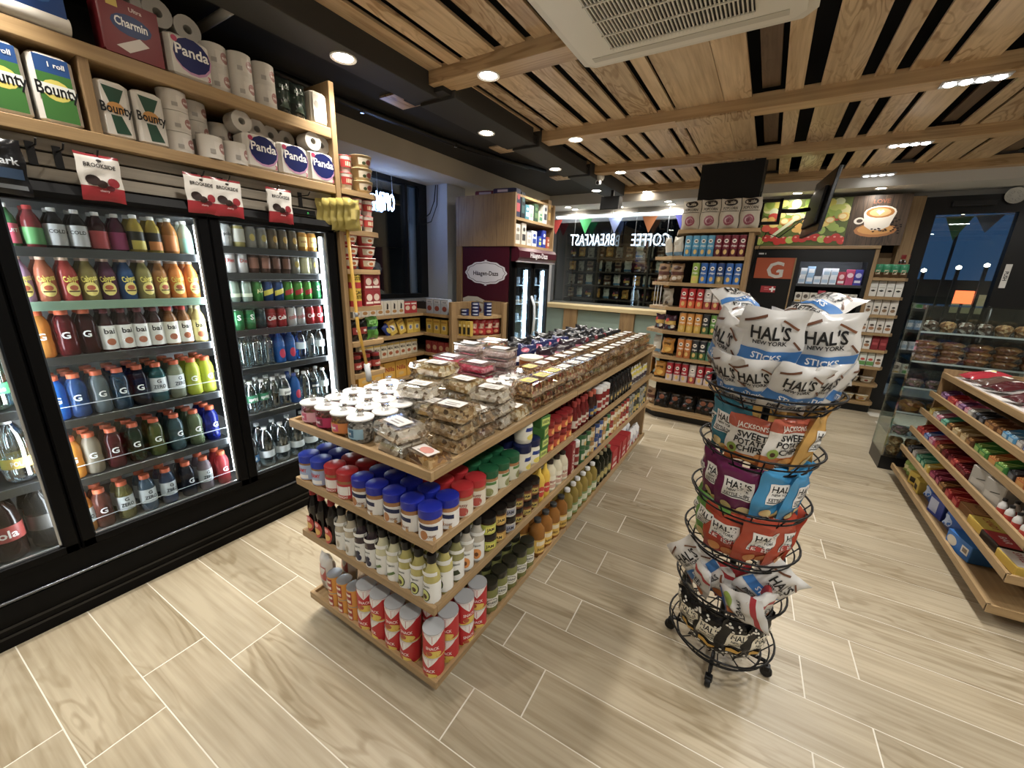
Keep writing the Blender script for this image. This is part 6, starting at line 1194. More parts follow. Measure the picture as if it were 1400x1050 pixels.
for r, z in enumerate((.75, 1.0, 1.22, 1.45)):
    for j, y in enumerate([4.23, 4.33, 4.43, 4.68, 4.78, 4.88]):
        put('icetub', (-2.71, y, z + .001), F90, 'pale blue ice cream tub, row %s from bottom, %s from left' % (['one', 'two', 'three', 'four'][r], ORD[j]), 'ice cream tubs in the freezer')
fs = thing('freezer_top_cabinet', 'open oak cabinet standing over the ice cream freezer', 'cabinet', G().box(-3.40, 4.09, 1.895, -2.55, 4.12, 2.465, OAKZ))
struct('trim_3', G().box(-3.40, 4.09, 0, -3.312, 4.13, 1.893, OAKZ))
obj('cabinet_board', G().box(-3.40, 4.12, 1.895, -2.55, 5.06, 1.925, OAK), fs)
obj('cabinet_board', G().box(-3.38, 4.12, 2.185, -2.55, 5.06, 2.215, OAK), fs)
obj('cabinet_side', G().box(-3.40, 5.06, 1.895, -2.55, 5.09, 2.465, OAKZ), fs)
obj('cabinet_back', G().box(-3.42, 4.12, 1.895, -3.39, 5.06, 2.465, mat('#3a2f24', .7)), fs)
for i, (c, y, z, h, w, d, l) in enumerate([('#2a2f4a', 4.19, 2.216, .3, .1, '#b5434a', 'tall dark patterned box at cabinet front corner'), ('#20262a', 4.30, 2.216, .28, .09, '#3a5a5a', 'black box beside the patterned one'), ('#3a7a8a', 4.40, 2.216, .16, .09, '#c9d8d8', 'teal box on the upper cabinet board'), ('#d8d4c4', 4.50, 2.216, .17, .1, '#7d9a8a', 'white box on the upper cabinet board'), ('#2f4a34', 4.62, 2.216, .2, .1, '#5b7a4a', 'dark green box on the upper cabinet board'), ('#b9c9a8', 4.74, 2.216, .13, .1, '#4a8a6a', 'pale green box on the upper cabinet board'), ('#dcd8d0', 4.86, 2.216, .24, .1, '#4a4f5a', 'white and grey box on the upper cabinet board'), ('#8a6a3a', 4.97, 2.216, .3, .09, '#c9a24a', 'brown box at far end of upper cabinet board'),
        ('#d5cfc4', 4.2, 1.926, .22, .11, '#8a8478', 'white bottle shaped box, nearest on lower cabinet board'), ('#cfc8ba', 4.34, 1.926, .24, .1, '#3a3a3a', 'white box with dark pictures on lower cabinet board'), ('#d8d6d0', 4.47, 1.926, .15, .1, '#b5b0a4', 'plain white box on lower cabinet board'), ('#cfd8e6', 4.6, 1.926, .18, .12, '#2a4aa0', 'white box with blue stripes on lower cabinet board'), ('#2a4ab0', 4.75, 1.926, .13, .08, '#d8e04a', 'blue box on lower cabinet board'), ('#2238a0', 4.86, 1.926, .21, .09, '#e2e6f2', 'tall blue box on lower cabinet board'), ('#b04a2a', 4.98, 1.926, .14, .07, '#e0c0a0', 'small orange box at far end of lower cabinet board')]):
    t = thing('goods_box', l, 'box', G().box(-.06, -w / 2, 0, .06, w / 2, h, mat(c, .4), .004), (-2.63, y, z), 0, 'boxes in the oak cabinet')
    obj('label', prn([('r', -w * .35, h * .2, w * .35, h * .5, d, 1), ('e', 0, h * .72, w * .28, h * .1, d)], lambda x, y, l: (.0605 + l, x, y)), t)
for i, (x, y, c, l) in enumerate([(-3.05, 4.25, '#7d2a3a', 'red rounded pack lying on top of the oak cabinet'), (-2.75, 4.2, '#3a2a55', 'purple flat box on top of the oak cabinet')]):
    t = thing('goods_box', l, 'box', G().box(-.14, -.06, 0, .14, .06, .06, mat(c, .4), .012), (x, y, 2.466 - .02 if False else 2.4655), .15, 'packs on top of the oak cabinet')
    obj('label', prn([('r', -.08, .02, .08, .045, '#c9b8c8', 1)], flat(.06)), t)
fs2 = obj('cabinet_top', G().box(-3.40, 4.12, 2.44, -2.57, 5.06, 2.464, OAK), fs)

# ================================================================ BACK WALL: PICTURES, DAIRY FRIDGE, END SHELF
t = thing('fruit_picture', 'wall picture of heaped fruit and vegetables', 'picture', G().box(-.24, 6.69, 2.07, .70, 6.72, 2.64, mat('#2f2a1c', .6)))
rr = random.Random(9); its = [('r', -.465, -.28, .465, .28, '#5b6a2a', 1)]
for k in range(40): its.append(('e', rr.uniform(-.44, .44), rr.uniform(.05, .25), rr.uniform(.045, .085), rr.uniform(.035, .07), rr.choice(['#9ab53a', '#c2cf5a', '#e2dc9a', '#7a9a34', '#d8d04a', '#b8c85a', '#d2dcae'])))
for k in range(34): its.append(('e', rr.uniform(-.44, .44), rr.uniform(-.12, .1), rr.uniform(.035, .06), rr.uniform(.03, .055), rr.choice(['#e2b04a', '#d8523a', '#ecd46a', '#e08a3a', '#9ab54a', '#c94030', '#e8c87a'])))
for k in range(14): its.append(('e', -.44 + .068 * k, rr.uniform(-.235, -.17), .05, .046, '#c4281f' if k % 5 else '#aac24a')); its.append(('e', -.45 + .068 * k, -.18, .014, .009, '#eaa090'))
for k in range(6): its.append(('e', -.2 + .12 * k, .02 + .04 * (k % 2), .05, .04, '#e8b44a')); its.append(('e', -.2 + .12 * k, .02 + .04 * (k % 2), .038, .029, '#f4e2a4'))
its.append(('p', [(-.33, -.16), (-.1, .06), (-.07, .03), (-.3, -.18)], '#cfd6b0'))
obj('print', prn(its, lambda x, y, l: (.23 + max(-.465, min(.465, x)), 6.69 - l * .3, 2.355 + max(-.28, min(.28, y)))), t)
t = thing('coffee_picture', 'wall picture of a coffee cup on dark boards', 'picture', G().box(.70, 6.69, 2.07, 1.24, 6.72, 2.64, wood('picture_boards', '#5b4a3c', '#2f2620', 'Z', 10, 9, .5, .6, .0)))
cits = [('e', .0, -.11, .2, .08, '#b5763a'), ('e', .0, -.1, .17, .06, '#d89a4a'), ('e', -.17, .0, .05, .04, '#e6ddd0'), ('e', -.165, .0, .03, .022, '#4a3a30'), ('p', [(-.14, .08), (.16, .08), (.12, -.07), (.05, -.11), (-.04, -.11), (-.11, -.06)], '#e9e2d6'), ('e', .01, .09, .15, .075, '#f0e8dc'), ('e', .01, .09, .132, .062, '#b5762c'), ('e', .01, .09, .1, .045, '#e2b878'), ('p', [(.01, .06), (.05, .1), (.03, .12), (.01, .105), (-.01, .12), (-.03, .1)], '#f4e6cc')]
for k in range(16): cits.append(('e', rr.uniform(.14, .24), rr.uniform(-.15, .02), .012, .008, '#1d120c'))
for k in range(10): cits.append(('e', rr.uniform(-.1, .12), rr.uniform(-.13, -.09), .012, .007, '#2a1710'))
cits.append(('t', 'LOVE', .0, .215, .045, '#7d4a34', .2))
obj('print', prn(cits, lambda x, y, l: (.97 + x, 6.69 - l * .3, 2.355 + y)), t)
thing('picture_ledge', 'oak ledge below the wall pictures', 'ledge', G().box(-.25, 6.6, 2.025, 1.06, 7.0, 2.062, OAKX, .003))
df = thing('dairy_fridge', 'open black dairy fridge with lit shelves against back wall', 'fridge', G().box(-.24, 6.97, .0, 1.02, 7.01, 2.02, mat('#35373a', .6)).box(-.24, 6.63, 0, -.2, 6.97, 2.02, BLACK).box(.98, 6.63, 0, 1.02, 6.97, 2.02, BLACK).box(-.2, 6.63, 1.9, .98, 6.97, 2.02, BLACK).box(.3, 6.63, 1.87, .98, 6.645, 1.9, BLACK).box(-.2, 6.63, 0, .98, 6.97, .25, BLACK).box(.24, 6.63, .25, .30, 6.97, 1.9, BLACK))
obj('closed_door', G().box(-.2, 6.62, .25, .24, 6.64, 1.9, mat('#0e0d0c', .3)), df)
obj('light_bar', G().box(.31, 6.65, 1.885, .97, 6.68, 1.9, mat('#f2f7ff', .4, emit=34.0)), df)  # unseen bar added behind the header to brighten the goods
for z in (1.59, 1.35, 1.10, .85, .55):
    s = obj('shelf', G().box(.3, 6.66, z - .012, .98, 6.965, z, mat('#c5c9cc', .4)), df)
    obj('price_rail', G().box(.3, 6.645, z - .03, .98, 6.66, z + .004, RAIL), s)
obj('maker_plate', prn([('r', -.03, -.01, .03, .01, '#d8d8d8', 1), ('r', .045, -.01, .055, .01, '#d8d8d8', 1)], lambda x, y, l: (-.16 + x, 6.629 - l, 1.965 + y)), df)
t = thing('orange_poster', 'orange poster with large grey letter G and bolt', 'poster', G().box(-.2, 6.612, 1.645, .235, 6.618, 1.912, mat('#b04a1a', .5)))
obj('print', prn([('t', 'G', .02, -.02, .2, '#c9c4bc'), ('p', [(.0, -.03), (.1, .06), (.05, .0), (.07, .0), (-.01, -.08), (.03, -.03)], '#b04a1a')], lambda x, y, l: (.017 + x, 6.612 - l, 1.78 + max(-.13, y))), t)
obj('frame_strip', G().box(.235, 6.60, 1.2, .25, 6.62, 1.912, OAKZ), t)
t = thing('first_aid_sign', 'small red sign with white cross on the closed fridge door', 'sign', G().box(-.09, 6.61, 1.46, .08, 6.618, 1.545, mat('#a8242c', .4)))
obj('cross', prn([('r', .015, -.034, .035, .034, '#efeeea', 1), ('r', -.01, -.01, .06, .012, '#efeeea', 1), ('r', -.07, .014, -.02, .026, '#d86a6a', 1), ('r', -.07, -.01, -.02, .002, '#d86a6a', 1)], lambda x, y, l: (.02 + x, 6.61 - l, 1.503 + y)), t)
bx('d_white', 'dairy_carton', .07, .07, .1, '#dfe4ea', [('r', -.03, .02, .03, .06, '#a8c4dc', 1)], 'dairy carton'); bx('d_blue', 'dairy_carton', .075, .07, .11, '#8fb4d6', [('r', -.03, .03, .03, .08, '#e6ecf2', 1)], 'dairy carton'); bx('d_red', 'dairy_carton', .075, .07, .16, '#b83248', [('e', 0, .1, .025, .03, '#e8c2c8'), ('r', -.03, .02, .03, .05, '#e6dade', 1)], 'dairy carton'); bx('d_viol', 'dairy_carton', .08, .07, .19, '#3a3aa5', [('e', 0, .12, .03, .03, '#c9cdf0'), ('r', -.03, .03, .03, .06, '#e6e6f4', 1)], 'dairy carton'); bx('d_pink', 'dairy_carton', .08, .07, .19, '#c23a6a', [('e', 0, .12, .03, .03, '#f0d0dc')], 'dairy carton'); bx('d_green', 'dairy_carton', .075, .07, .12, '#cfd8c4', [('r', -.03, .01, .03, .05, '#4f9a4a', 1), ('e', 0, .085, .02, .02, '#8a6a4a')], 'dairy carton'); bx('d_cream', 'dairy_carton', .075, .07, .13, '#dcd6c8', [('e', 0, .08, .024, .026, '#5b5048'), ('r', -.03, .01, .03, .03, '#c9a23a', 1)], 'dairy carton')
DN = {'d_white': 'white', 'd_blue': 'pale blue', 'd_red': 'red', 'd_viol': 'violet blue', 'd_pink': 'pink', 'd_green': 'white and green', 'd_cream': 'cream'}
for r, (z, row) in enumerate([(1.591, ['d_white', 'd_blue', 'd_white', 'd_white', 'd_white', 'd_red', 'd_pink', 'd_viol']), (1.351, ['d_cream', 'd_cream', 'd_cream', 'd_red', 'd_green', 'd_green', 'd_cream', 'd_cream']), (1.101, ['d_cream', 'd_white', 'd_white', 'd_blue', 'd_blue', 'd_cream', 'd_cream']), (.851, ['d_white', 'd_white', 'd_cream', 'd_white', 'd_white', 'd_cream', 'd_white']), (.551, ['d_cream', 'd_green', 'd_cream', 'd_green', 'd_cream', 'd_white', 'd_white'])]):
    for i, k in enumerate(row): 
        if r == 0 and i < 5 and i != 2: put(k, (.357 + .082 * i, 6.715, z + (.111 if k == 'd_blue' else .101)), .1, 'second %s dairy carton stacked at place %s, top fridge shelf' % (DN[k], ORD[i]), 'dairy cartons in the open fridge')
        put(k, (.355 + (.082 if len(row) == 8 else .092) * i, 6.71, z), 0, '%s dairy carton, shelf %s from top, %s from left' % (DN[k], ['one', 'two', 'three', 'four', 'five'][r], ORD[i]), 'dairy cartons in the open fridge')
es = thing('end_shelf', 'narrow oak end shelf of milk cartons beside the fridge', 'shelf', G().box(1.065, 6.98, .1, 1.25, 7.01, 2.0, OAKZ))
obj('side_post', G().box(1.022, 6.62, 0, 1.062, 7.0, 2.025, OAKZ, .003), es)
EZ = [1.695, 1.472, 1.252, 1.03, .818, .602, .372, .13]
for k, z in enumerate(EZ): obj('shelf_board', G().prism([(1.062, 6.63), (1.36, 6.63), (1.40, 6.7), (1.40, 6.98), (1.062, 6.98)], z - .035, z, OAKX), es)
obj('plinth', G().prism([(1.07, 6.66), (1.37, 6.66), (1.39, 6.72), (1.39, 6.98), (1.07, 6.98)], 0, .095, BLACK), es)
def gable(key, c, its, w=.07, h=.17):
    g = G().box(-w/2, -w/2, 0, w/2, w/2, h * .78, mat(c, .45)).prismx([(-w/2, h * .78), (w/2, h * .78), (.004, h), (-.004, h)], -w/2, w/2, mat(c, .45)).box(-w/2, -.003, h * .98, w/2, .003, h * 1.07, mat(c, .45))
    proto(key, 'milk_carton', g, [('label', prn(its, flat(w/2)))], 'milk carton')
gable('m_white', '#dcdad2', [('r', -.02, .06, .02, .072, '#2a2622', 1), ('e', 0, .066, .016, .012, '#2a2622'), ('r', -.025, .1, .025, .106, '#9a958a', 1)]); gable('m_brown', '#d6d0c4', [('e', .0, .05, .022, .02, '#8a6a4a'), ('e', .0, .09, .016, .012, '#3a3430')]); gable('m_oat', '#dedad0', [('e', 0, .05, .026, .02, '#a8744a'), ('e', 0, .09, .02, .014, '#4a3a30')]); gable('m_red', '#8a2228', [('r', -.025, .06, .025, .09, '#b5484a', 1)]); gable('m_green', '#d8dcd0', [('r', -.034, .01, .034, .06, '#5f9a4a', 1), ('e', 0, .085, .022, .016, '#c94a3a')])
bag('coffg', 'coffee_bag', .08, .16, .05, '#2f8a62', [(-1, -.1, '#5b4228')], [('r', -.02, -.04, .02, .01, '#c9b89a', 3)], 'coffee bag', 95, .003, 6, 10)
bowl('cupb', '#b5a890', '#d8d0be', [('e', 0, .04, .02, .012, '#8a3a2a')]); bowl('cupy', '#d8b23a', '#e2d8b8', [('e', 0, .04, .03, .016, '#b5742a')])
for r, (z, row) in enumerate(zip(EZ, [['coffg', 'coffg', 'coffg', 'coffg'], ['m_white'] * 4, ['m_brown'] * 4, ['m_oat', 'm_oat', 'm_brown', 'm_oat'], ['m_oat', 'm_oat', 'm_red', 'm_red'], ['m_green', 'm_green', 'm_green', 'm_oat'], ['cupb', 'cupb', None, None], ['cupy', 'cupy', None, None]])):
    for i, k in enumerate(row):
        if not k: continue
        x = 1.105 + (.078 if row[2] else .145) * i + (.03 if not row[2] else 0)
        put(k, (x, 6.70 if row[2] else 6.74, z + .001), -.1, '%s, %s from left, board %s of the end shelf' % ({'coffg': 'green and brown coffee bag', 'm_white': 'white milk carton', 'm_brown': 'white carton with brown picture', 'm_oat': 'oat drink carton', 'm_red': 'dark red carton', 'm_green': 'white and green carton', 'cupb': 'tan cup with lid', 'cupy': 'yellow cup with lid'}[k], ORD[i], ['one', 'two', 'three', 'four', 'five', 'six', 'seven', 'eight'][r]), 'cartons on the end shelf')
put('nescaf', (1.32, 6.85, EZ[0] + .001), 0, 'glass jar with dark lid behind the green coffee bags', None, scale=2.1)
# --- television on a wall arm
TVA = math.radians(97)
tv = thing('television', 'thin black television on a swing arm, seen edge on', 'television', G().box(-.42, -.016, -.28, .42, .016, .28, mat('#0c0c0e', .3), .006), (.29, 5.36, 2.36), 0, rot=(.10, 0, TVA))
obj('back_housing', G().box(-.3, .016, -.2, .3, .045, .14, mat('#161618', .45), .01), tv)
obj('screen', G().box(-.405, -.018, -.265, .405, -.016, .265, BLACKG), tv)
obj('bezel', G().box(-.42, -.018, -.28, .42, -.01, -.268, mat('#8d8f92', .3, .7)).box(-.42, -.018, .268, .42, -.01, .28, mat('#8d8f92', .3, .7)), tv)
t = thing('swing_arm', 'black jointed television arm fixed to the column', 'bracket', G().box(-.24, 5.2, 2.16, -.225, 5.3, 2.5, BLACK))
obj('arm', G().box(-.23, 5.235, 2.4, -.02, 5.265, 2.43, BLACK).box(-.05, 5.235, 2.2, -.02, 5.265, 2.43, BLACK).box(-.23, 5.235, 2.18, -.02, 5.265, 2.21, BLACK), t)
obj('arm', G().tube([(-.035, 5.25, 2.31), (.1, 5.3, 2.31), (.22, 5.36, 2.33)], .02, BLACK, 8), t)
obj('cable', G().tube([(.2, 5.36, 2.25), (.0, 5.25, 2.05), (-.12, 5.22, 2.1), (-.17, 5.21, 1.9), (-.2, 5.2, 1.6)], .006, BLACK, 6), t)
# ================================================================ BAKERY DISPLAY CASE
ACR = clear('#eef4f2', .09, .02, 'acrylic')
bc = thing('bakery_case', 'clear acrylic bakery case with shelves beside the door', 'display case', G().box(1.12, 4.6, 0, 2.9, 4.98, .125, mat('#101012', .35)))
obj('side_glass', G().box(1.12, 4.6, .125, 1.126, 4.98, 1.46, ACR), bc)
obj('front_glass', G().box(1.126, 4.594, .125, 2.9, 4.6, 1.46, clear('#f8fbfa', .01, .01, 'acrylic_front')), bc)
obj('back_panel', G().box(1.126, 4.975, .125, 2.9, 4.985, 1.46, clear('#e9efed', .06, .02, 'acrylic_back')), bc)
obj('top_panel', G().box(1.12, 4.594, 1.455, 2.9, 4.985, 1.462, ACR), bc)
obj('edge_strip', G().box(1.117, 4.592, .125, 1.13, 4.604, 1.464, clear('#dfe8e8', .3, .05, 'acrylic_edge')).box(1.117, 4.975, .125, 1.13, 4.987, 1.464, clear('#dfe8e8', .3, .05, 'acrylic_edge')), bc)
CZ = [1.25, 1.0, .775, .55, .335, .14]
for z in CZ[:-1]: obj('shelf', G().box(1.126, 4.61, z - .012, 2.9, 4.975, z, clear('#e6eeee', .16, .04, 'acrylic_shelf')), bc)
for z in CZ[:-1]: obj('shelf_edge', G().box(1.126, 4.603, z - .013, 2.9, 4.61, z + .001, mat('#c9d6d6', .25)), bc)
def lump(key, name, cols, rx, ry, h, cat, sc=50, wrap=True):
    g = G().lathe([(0, 0), (.75, 0), (.85, .3), (1.0, .5), (.92, .75), (.6, .95), (0, 1)], speckle('lump_' + key, cols, sc, .6, .8, .02), 12, R=1, Hh=h)
    g.v = [(x * rx * (1 + .06 * math.sin(9 * z + 7 * x)), y * ry, z) for x, y, z in g.v]
    proto(key, name, g, [('film', G().lathe([(0, .0), (1.02, .0), (1.08, .5), (.95, .85), (0, 1.06)], clear('#ffffff', .08, .12, 'film'), 10, R=rx, Hh=h))] if wrap else [], cat)
lump('muffin', 'muffin', ['#b58550', '#d2a870', '#94683e', '#e8cc9c'], .05, .05, .085, 'muffin'); lump('darkmuf', 'muffin', ['#54402f', '#7a5f4c', '#e8e2d8', '#665040'], .05, .05, .085, 'muffin'); lump('loaf', 'loaf_cake', ['#b07a48', '#96603a', '#d2a064'], .075, .06, .055, 'loaf cake', 30); lump('bun', 'bun', ['#a8702f', '#c9964a', '#8a5420'], .085, .07, .09, 'bun', 25); lump('donut', 'wrapped_cake', ['#7a685c', '#b5a798', '#dcaab4', '#94806e'], .06, .05, .06, 'wrapped cake')
for i in range(13): put('darkmuf' if i in (0, 2, 3, 7) else 'muffin', (1.2 + .105 * i, 4.70, CZ[0] + .001), 0, '%s muffin on top shelf of bakery case, %s from left' % (['golden', 'chocolate'][i in (0, 2, 3, 7)], ORD[i]), 'muffins in the bakery case')
for k in range(3):
    for i in range(10): put('loaf', (1.22 + .155 * i, 4.71, CZ[1] + .001 + .056 * k), 0, 'wrapped brown loaf cake, %s layer, %s from left, bakery case' % (['bottom', 'middle', 'top'][k], ORD[i]), 'loaf cakes in the bakery case')
for i in range(11): put('donut', (1.21 + .125 * i, 4.70, CZ[2] + .001), 0, 'wrapped iced cake, third shelf of bakery case, %s from left' % ORD[i], 'iced cakes in the bakery case')
for i in range(8): put('bun', (1.24 + .18 * i, 4.72, CZ[3] + .001), 0, 'large wrapped bun, fourth shelf of bakery case, %s from left' % ORD[i], 'buns in the bakery case')
for i in range(9): put('donut', (1.22 + .13 * i, 4.70, CZ[4] + .001), 0, 'wrapped iced cake, fifth shelf of bakery case, %s from left' % ORD[i], 'iced cakes in the bakery case')
for k in range(2):
    for i in range(7): put('muffin', (1.21 + .11 * i, 4.70, CZ[5] - .014 + .086 * k), 0, 'wrapped muffin, lowest shelf, %s layer, %s from left' % (['lower', 'upper'][k], ORD[i]), 'muffins in the bakery case')

# ================================================================ CANDY GONDOLA ON THE RIGHT
cg_ = thing('candy_gondola', 'tiered oak candy gondola along the right aisle', 'display shelf', G().box(1.78, 2.66, .1, 1.84, 4.46, 1.2, mat('#3a2619', .8)))
KZ = [.1, .285, .46, .625, .775, .935]
KX = [1.17, 1.19, 1.21, 1.235, 1.26, 1.295]
for k in range(6):
    z, x = KZ[k], KX[k]
    b = obj('shelf_board', G().prism([(x + .012, 2.62), (1.9, 2.69), (1.9, 4.47), (x + .012, 4.47)], z - .02, z - .006, OAK), cg_)
    obj('front_lip', G().box(x, 2.61, z - .025, x + .016, 4.47, z + .018, OAK, .002), b)
    obj('end_lip', G().prism([(x, 2.605), (1.9, 2.675), (1.9, 2.69), (x, 2.62)], z - .025, z + .018, OAKX), b)
obj('far_panel', G().box(1.3, 4.45, .08, 1.84, 4.475, .98, OAKZ), cg_)
for (x, y) in [(1.3, 2.82), (1.3, 4.3), (1.75, 2.9)]:
    c = obj('caster', G().lathe([(0, 0), (.03, 0), (.032, .012), (.03, .025), (0, .025)], mat('#7a5a50', .5), 12), cg_, (x, y, .033), rot=(0, PI / 2, 0))
def cbox(key, c, c2, w=.085, d=.13, h=.07, its=()):
    m = mat(c, .4); g = G()
    f = h * .55
    g.prismx([(-d/2, 0), (d/2, 0), (d/2, h), (d/2 - .003, h), (d/2 - .003, .003), (-d/2 + .003, .003), (-d/2 + .003, f), (-d/2, f)], -w/2, w/2, m)
    for s in (-1, 1): g.prismx([(-d/2, 0), (d/2, 0), (d/2, h), (d/2 * .2, h), (-d/2, f)], s * w/2 - .0015, s * w/2 + .0015, m)
    bars = G(); n = 4
    for i in range(n): bars.box(-w/2 + .005 + i * (w - .01) / n, -d/2 + .008, .004, -w/2 + .005 + (i + .82) * (w - .01) / n, d/2 - .01, h * (.62 + .12 * (i % 2)), mat(c2, .3), .002)
    proto(key, 'candy_carton', g, [('bars', bars), ('label', prn([('r', -w * .4, h * .08, w * .4, h * .46, c2, 1)] + list(its), flat(d/2)))], 'candy box')
CC = {'cb_red': ('#a8202a', '#d85a4a', 'red'), 'cb_orange': ('#c9702a', '#e0a04a', 'orange'), 'cb_blue': ('#2a4a9a', '#9ab4dc', 'blue'), 'cb_pink': ('#c25a7a', '#e8b8c4', 'pink'), 'cb_brown': ('#6b4426', '#b5803f', 'brown'), 'cb_yellow': ('#d8b42a', '#e8dc8a', 'yellow'), 'cb_green': ('#3f8a3a', '#9ac25a', 'green'), 'cb_teal': ('#2f9a7a', '#8ad0b4', 'teal'), 'cb_purple': ('#6b3a6b', '#b58ab5', 'purple'), 'cb_grey': ('#a8a59c', '#d8d6d0', 'grey'), 'cb_sky': ('#4a9acb', '#a8d4ec', 'sky blue'), 'cb_dark': ('#2a2a2e', '#6b6f78', 'dark'), 'cb_mag': ('#8a1f4a', '#c95a7a', 'magenta'), 'cb_tan': ('#b5955a', '#d8c290', 'tan'), 'cb_maroon': ('#5b161c', '#8e2a30', 'maroon')}
for k, (a, b, _) in CC.items(): cbox(k, a, b)
for k in ('cb_red', 'cb_purple', 'cb_pink', 'cb_dark', 'cb_brown', 'cb_sky', 'cb_blue', 'cb_grey'): cbox(k + '_s', CC[k][0], CC[k][1], .068, .1, .055)
def crow2(level, keys, y1, y0, words):
    st = (y1 - y0) / len(keys); x = KX[level] + .095
    for i, k in enumerate(keys):
        put(k, (x + random.uniform(-.008, .012), y1 - st * (i + .5), KZ[level] - .005), -PI / 2 + random.uniform(-.1, .1), '%s candy box, %s from far end, %s gondola shelf' % (CC[k[:-2] if k.endswith('_s') else k][2], od(i), words), 'candy boxes on the gondola')
crow2(4, ['cb_purple_s', 'cb_purple_s', 'cb_red_s', 'cb_red_s', 'cb_pink_s', 'cb_purple_s', 'cb_pink_s', 'cb_grey_s', 'cb_dark_s', 'cb_dark_s', 'cb_brown_s', 'cb_brown_s', 'cb_brown_s', 'cb_sky_s', 'cb_sky_s', 'cb_grey_s', 'cb_blue_s', 'cb_blue_s', 'cb_grey_s', 'cb_dark_s', 'cb_dark_s', 'cb_red_s'], 4.42, 2.7, 'second')
crow2(3, ['cb_yellow', 'cb_grey', 'cb_pink', 'cb_teal', 'cb_brown', 'cb_tan', 'cb_tan', 'cb_brown', 'cb_green', 'cb_green', 'cb_orange', 'cb_green', 'cb_dark', 'cb_orange', 'cb_orange', 'cb_green'], 4.42, 2.7, 'third')
crow2(2, ['cb_red', 'cb_red', 'cb_blue', 'cb_pink', 'cb_red', 'cb_brown', 'cb_maroon', 'cb_maroon', 'cb_red', 'cb_maroon', 'cb_maroon'], 4.42, 3.4, 'fourth')
crow2(1, ['cb_dark', 'cb_grey', 'cb_teal', 'cb_teal', 'cb_yellow', 'cb_mag', 'cb_mag', 'cb_brown', 'cb_red', 'cb_red'], 4.42, 3.35, 'fifth')
bx('greybox', 'cardboard_box', .16, .16, .13, '#a19c92', [('r', -.06, .02, .06, .06, '#b5b0a6', 1), ('p', [(-.02, .06), (.05, .08), (.05, .085), (-.02, .065)], '#2a2a2a')])
for i, y in enumerate([3.28, 3.1]): put('greybox', (1.32, y, KZ[2] - .005), -F90 + .15, ['grey cardboard box, farther, on the fourth gondola shelf', 'grey cardboard box, nearer, on the fourth gondola shelf'][i], 'grey cardboard boxes')
bottle('glueb', 'small_bottle', 'dress', .018, .09, mat('#d8d6d2', .3), mat('#1c1a1a', .35), [('r', -.05, .005, .05, .035, '#c23a2c', 10)], 'bottle', 12)
for i in range(8): put('glueb', (1.245 + .045 * (i % 2), 2.97 - .046 * (i // 2) * 1.7, KZ[2] - .005), 0, 'small white bottle with black cap, %s from far end' % ORD[i], 'small white bottles')
bag('whitepk', 'white_pack', .1, .12, .05, '#d5d5d2', [], [('r', -.03, -.02, .03, .02, '#4a4f58', 3)], 'packet', 101, .004, 8, 10)
for i in range(3): put('whitepk', (1.37, 2.98 - .09 * i, KZ[2] - .005), 0, 'shiny white packet behind the small bottles, %s from far end' % ORD[i], 'white packets', rot=(-.3, 0, -F90))
def barbox(key, c, side, txt, tc): 
    g = G().box(-.085, -.06, 0, .085, .06, .05, mat(side, .4), .004)
    proto(key, 'candy_bar_box', g, [('label', prn([('r', -.08, -.055, .08, .055, c, 1), ('t', txt, 0, 0, .03, tc, .13)], top(.05)))], 'candy box')
barbox('bb_y', '#e0c84a', '#d8b42a', 'CANDY', '#b5322a'); barbox('bb_r', '#c23a40', '#1d1416', 'BAR', '#f0dcdc'); barbox('bb_w', '#ded8d0', '#d8b42a', 'SWEETS', '#a8242c'); barbox('bb_m', '#5b161c', '#3a1014', 'CHERRY', '#8e3a40'); barbox('bb_g', '#b5844a', '#8a5a2a', 'NUTTY', '#5b2a14')
for i, (k, x, y, l) in enumerate([('bb_g', 1.30, 3.28, 'brown candy box lying on fifth gondola shelf'), ('bb_y', 1.285, 3.1, 'yellow candy box with red letters on fifth gondola shelf'), ('bb_r', 1.285, 2.93, 'black candy box with red top on fifth gondola shelf'), ('bb_w', 1.285, 2.745, 'white and yellow candy box at near end of fifth gondola shelf'), ('bb_m', 1.42, 3.1, 'maroon candy box behind the yellow one'), ('bb_m', 1.42, 2.92, 'maroon candy box behind the black one'), ('bb_m', 1.42, 2.74, 'maroon candy box behind the white and yellow one')]):
    put(k, (x, y, KZ[1] - .005), -F90 + .06, l, None)
bag('bluebag', 'snack_bag', .17, .17, .1, '#2f66c0', [], [('e', 0, .0, .05, .04, '#a8bfe6'), ('r', -.05, -.06, .05, -.04, '#16306e', 4)], 'snack bag', 103, .006)
bx('bluebx', 'snack_box', .16, .1, .13, '#1f3fa0', [('r', -.07, .02, .02, .11, '#b9c4e2', 1)]); bx('bluebx2', 'snack_box', .2, .16, .1, '#1f6fc0', [('e', -.05, .05, .04, .03, '#cfc6b4'), ('r', .03, .03, .085, .075, '#e2e0da', 1), ('r', .04, .04, .075, .065, '#8a7a6a', 1)])
bag('greenpk', 'snack_bag', .1, .12, .05, '#8aa84a', [(-.3, .3, '#d8cf8a')], [], 'snack bag', 104, .006, 6, 8); bx('yellowbx', 'yellow_box', .1, .1, .1, '#d8b92a', [('r', -.03, .02, .03, .06, '#2a2418', 1)])
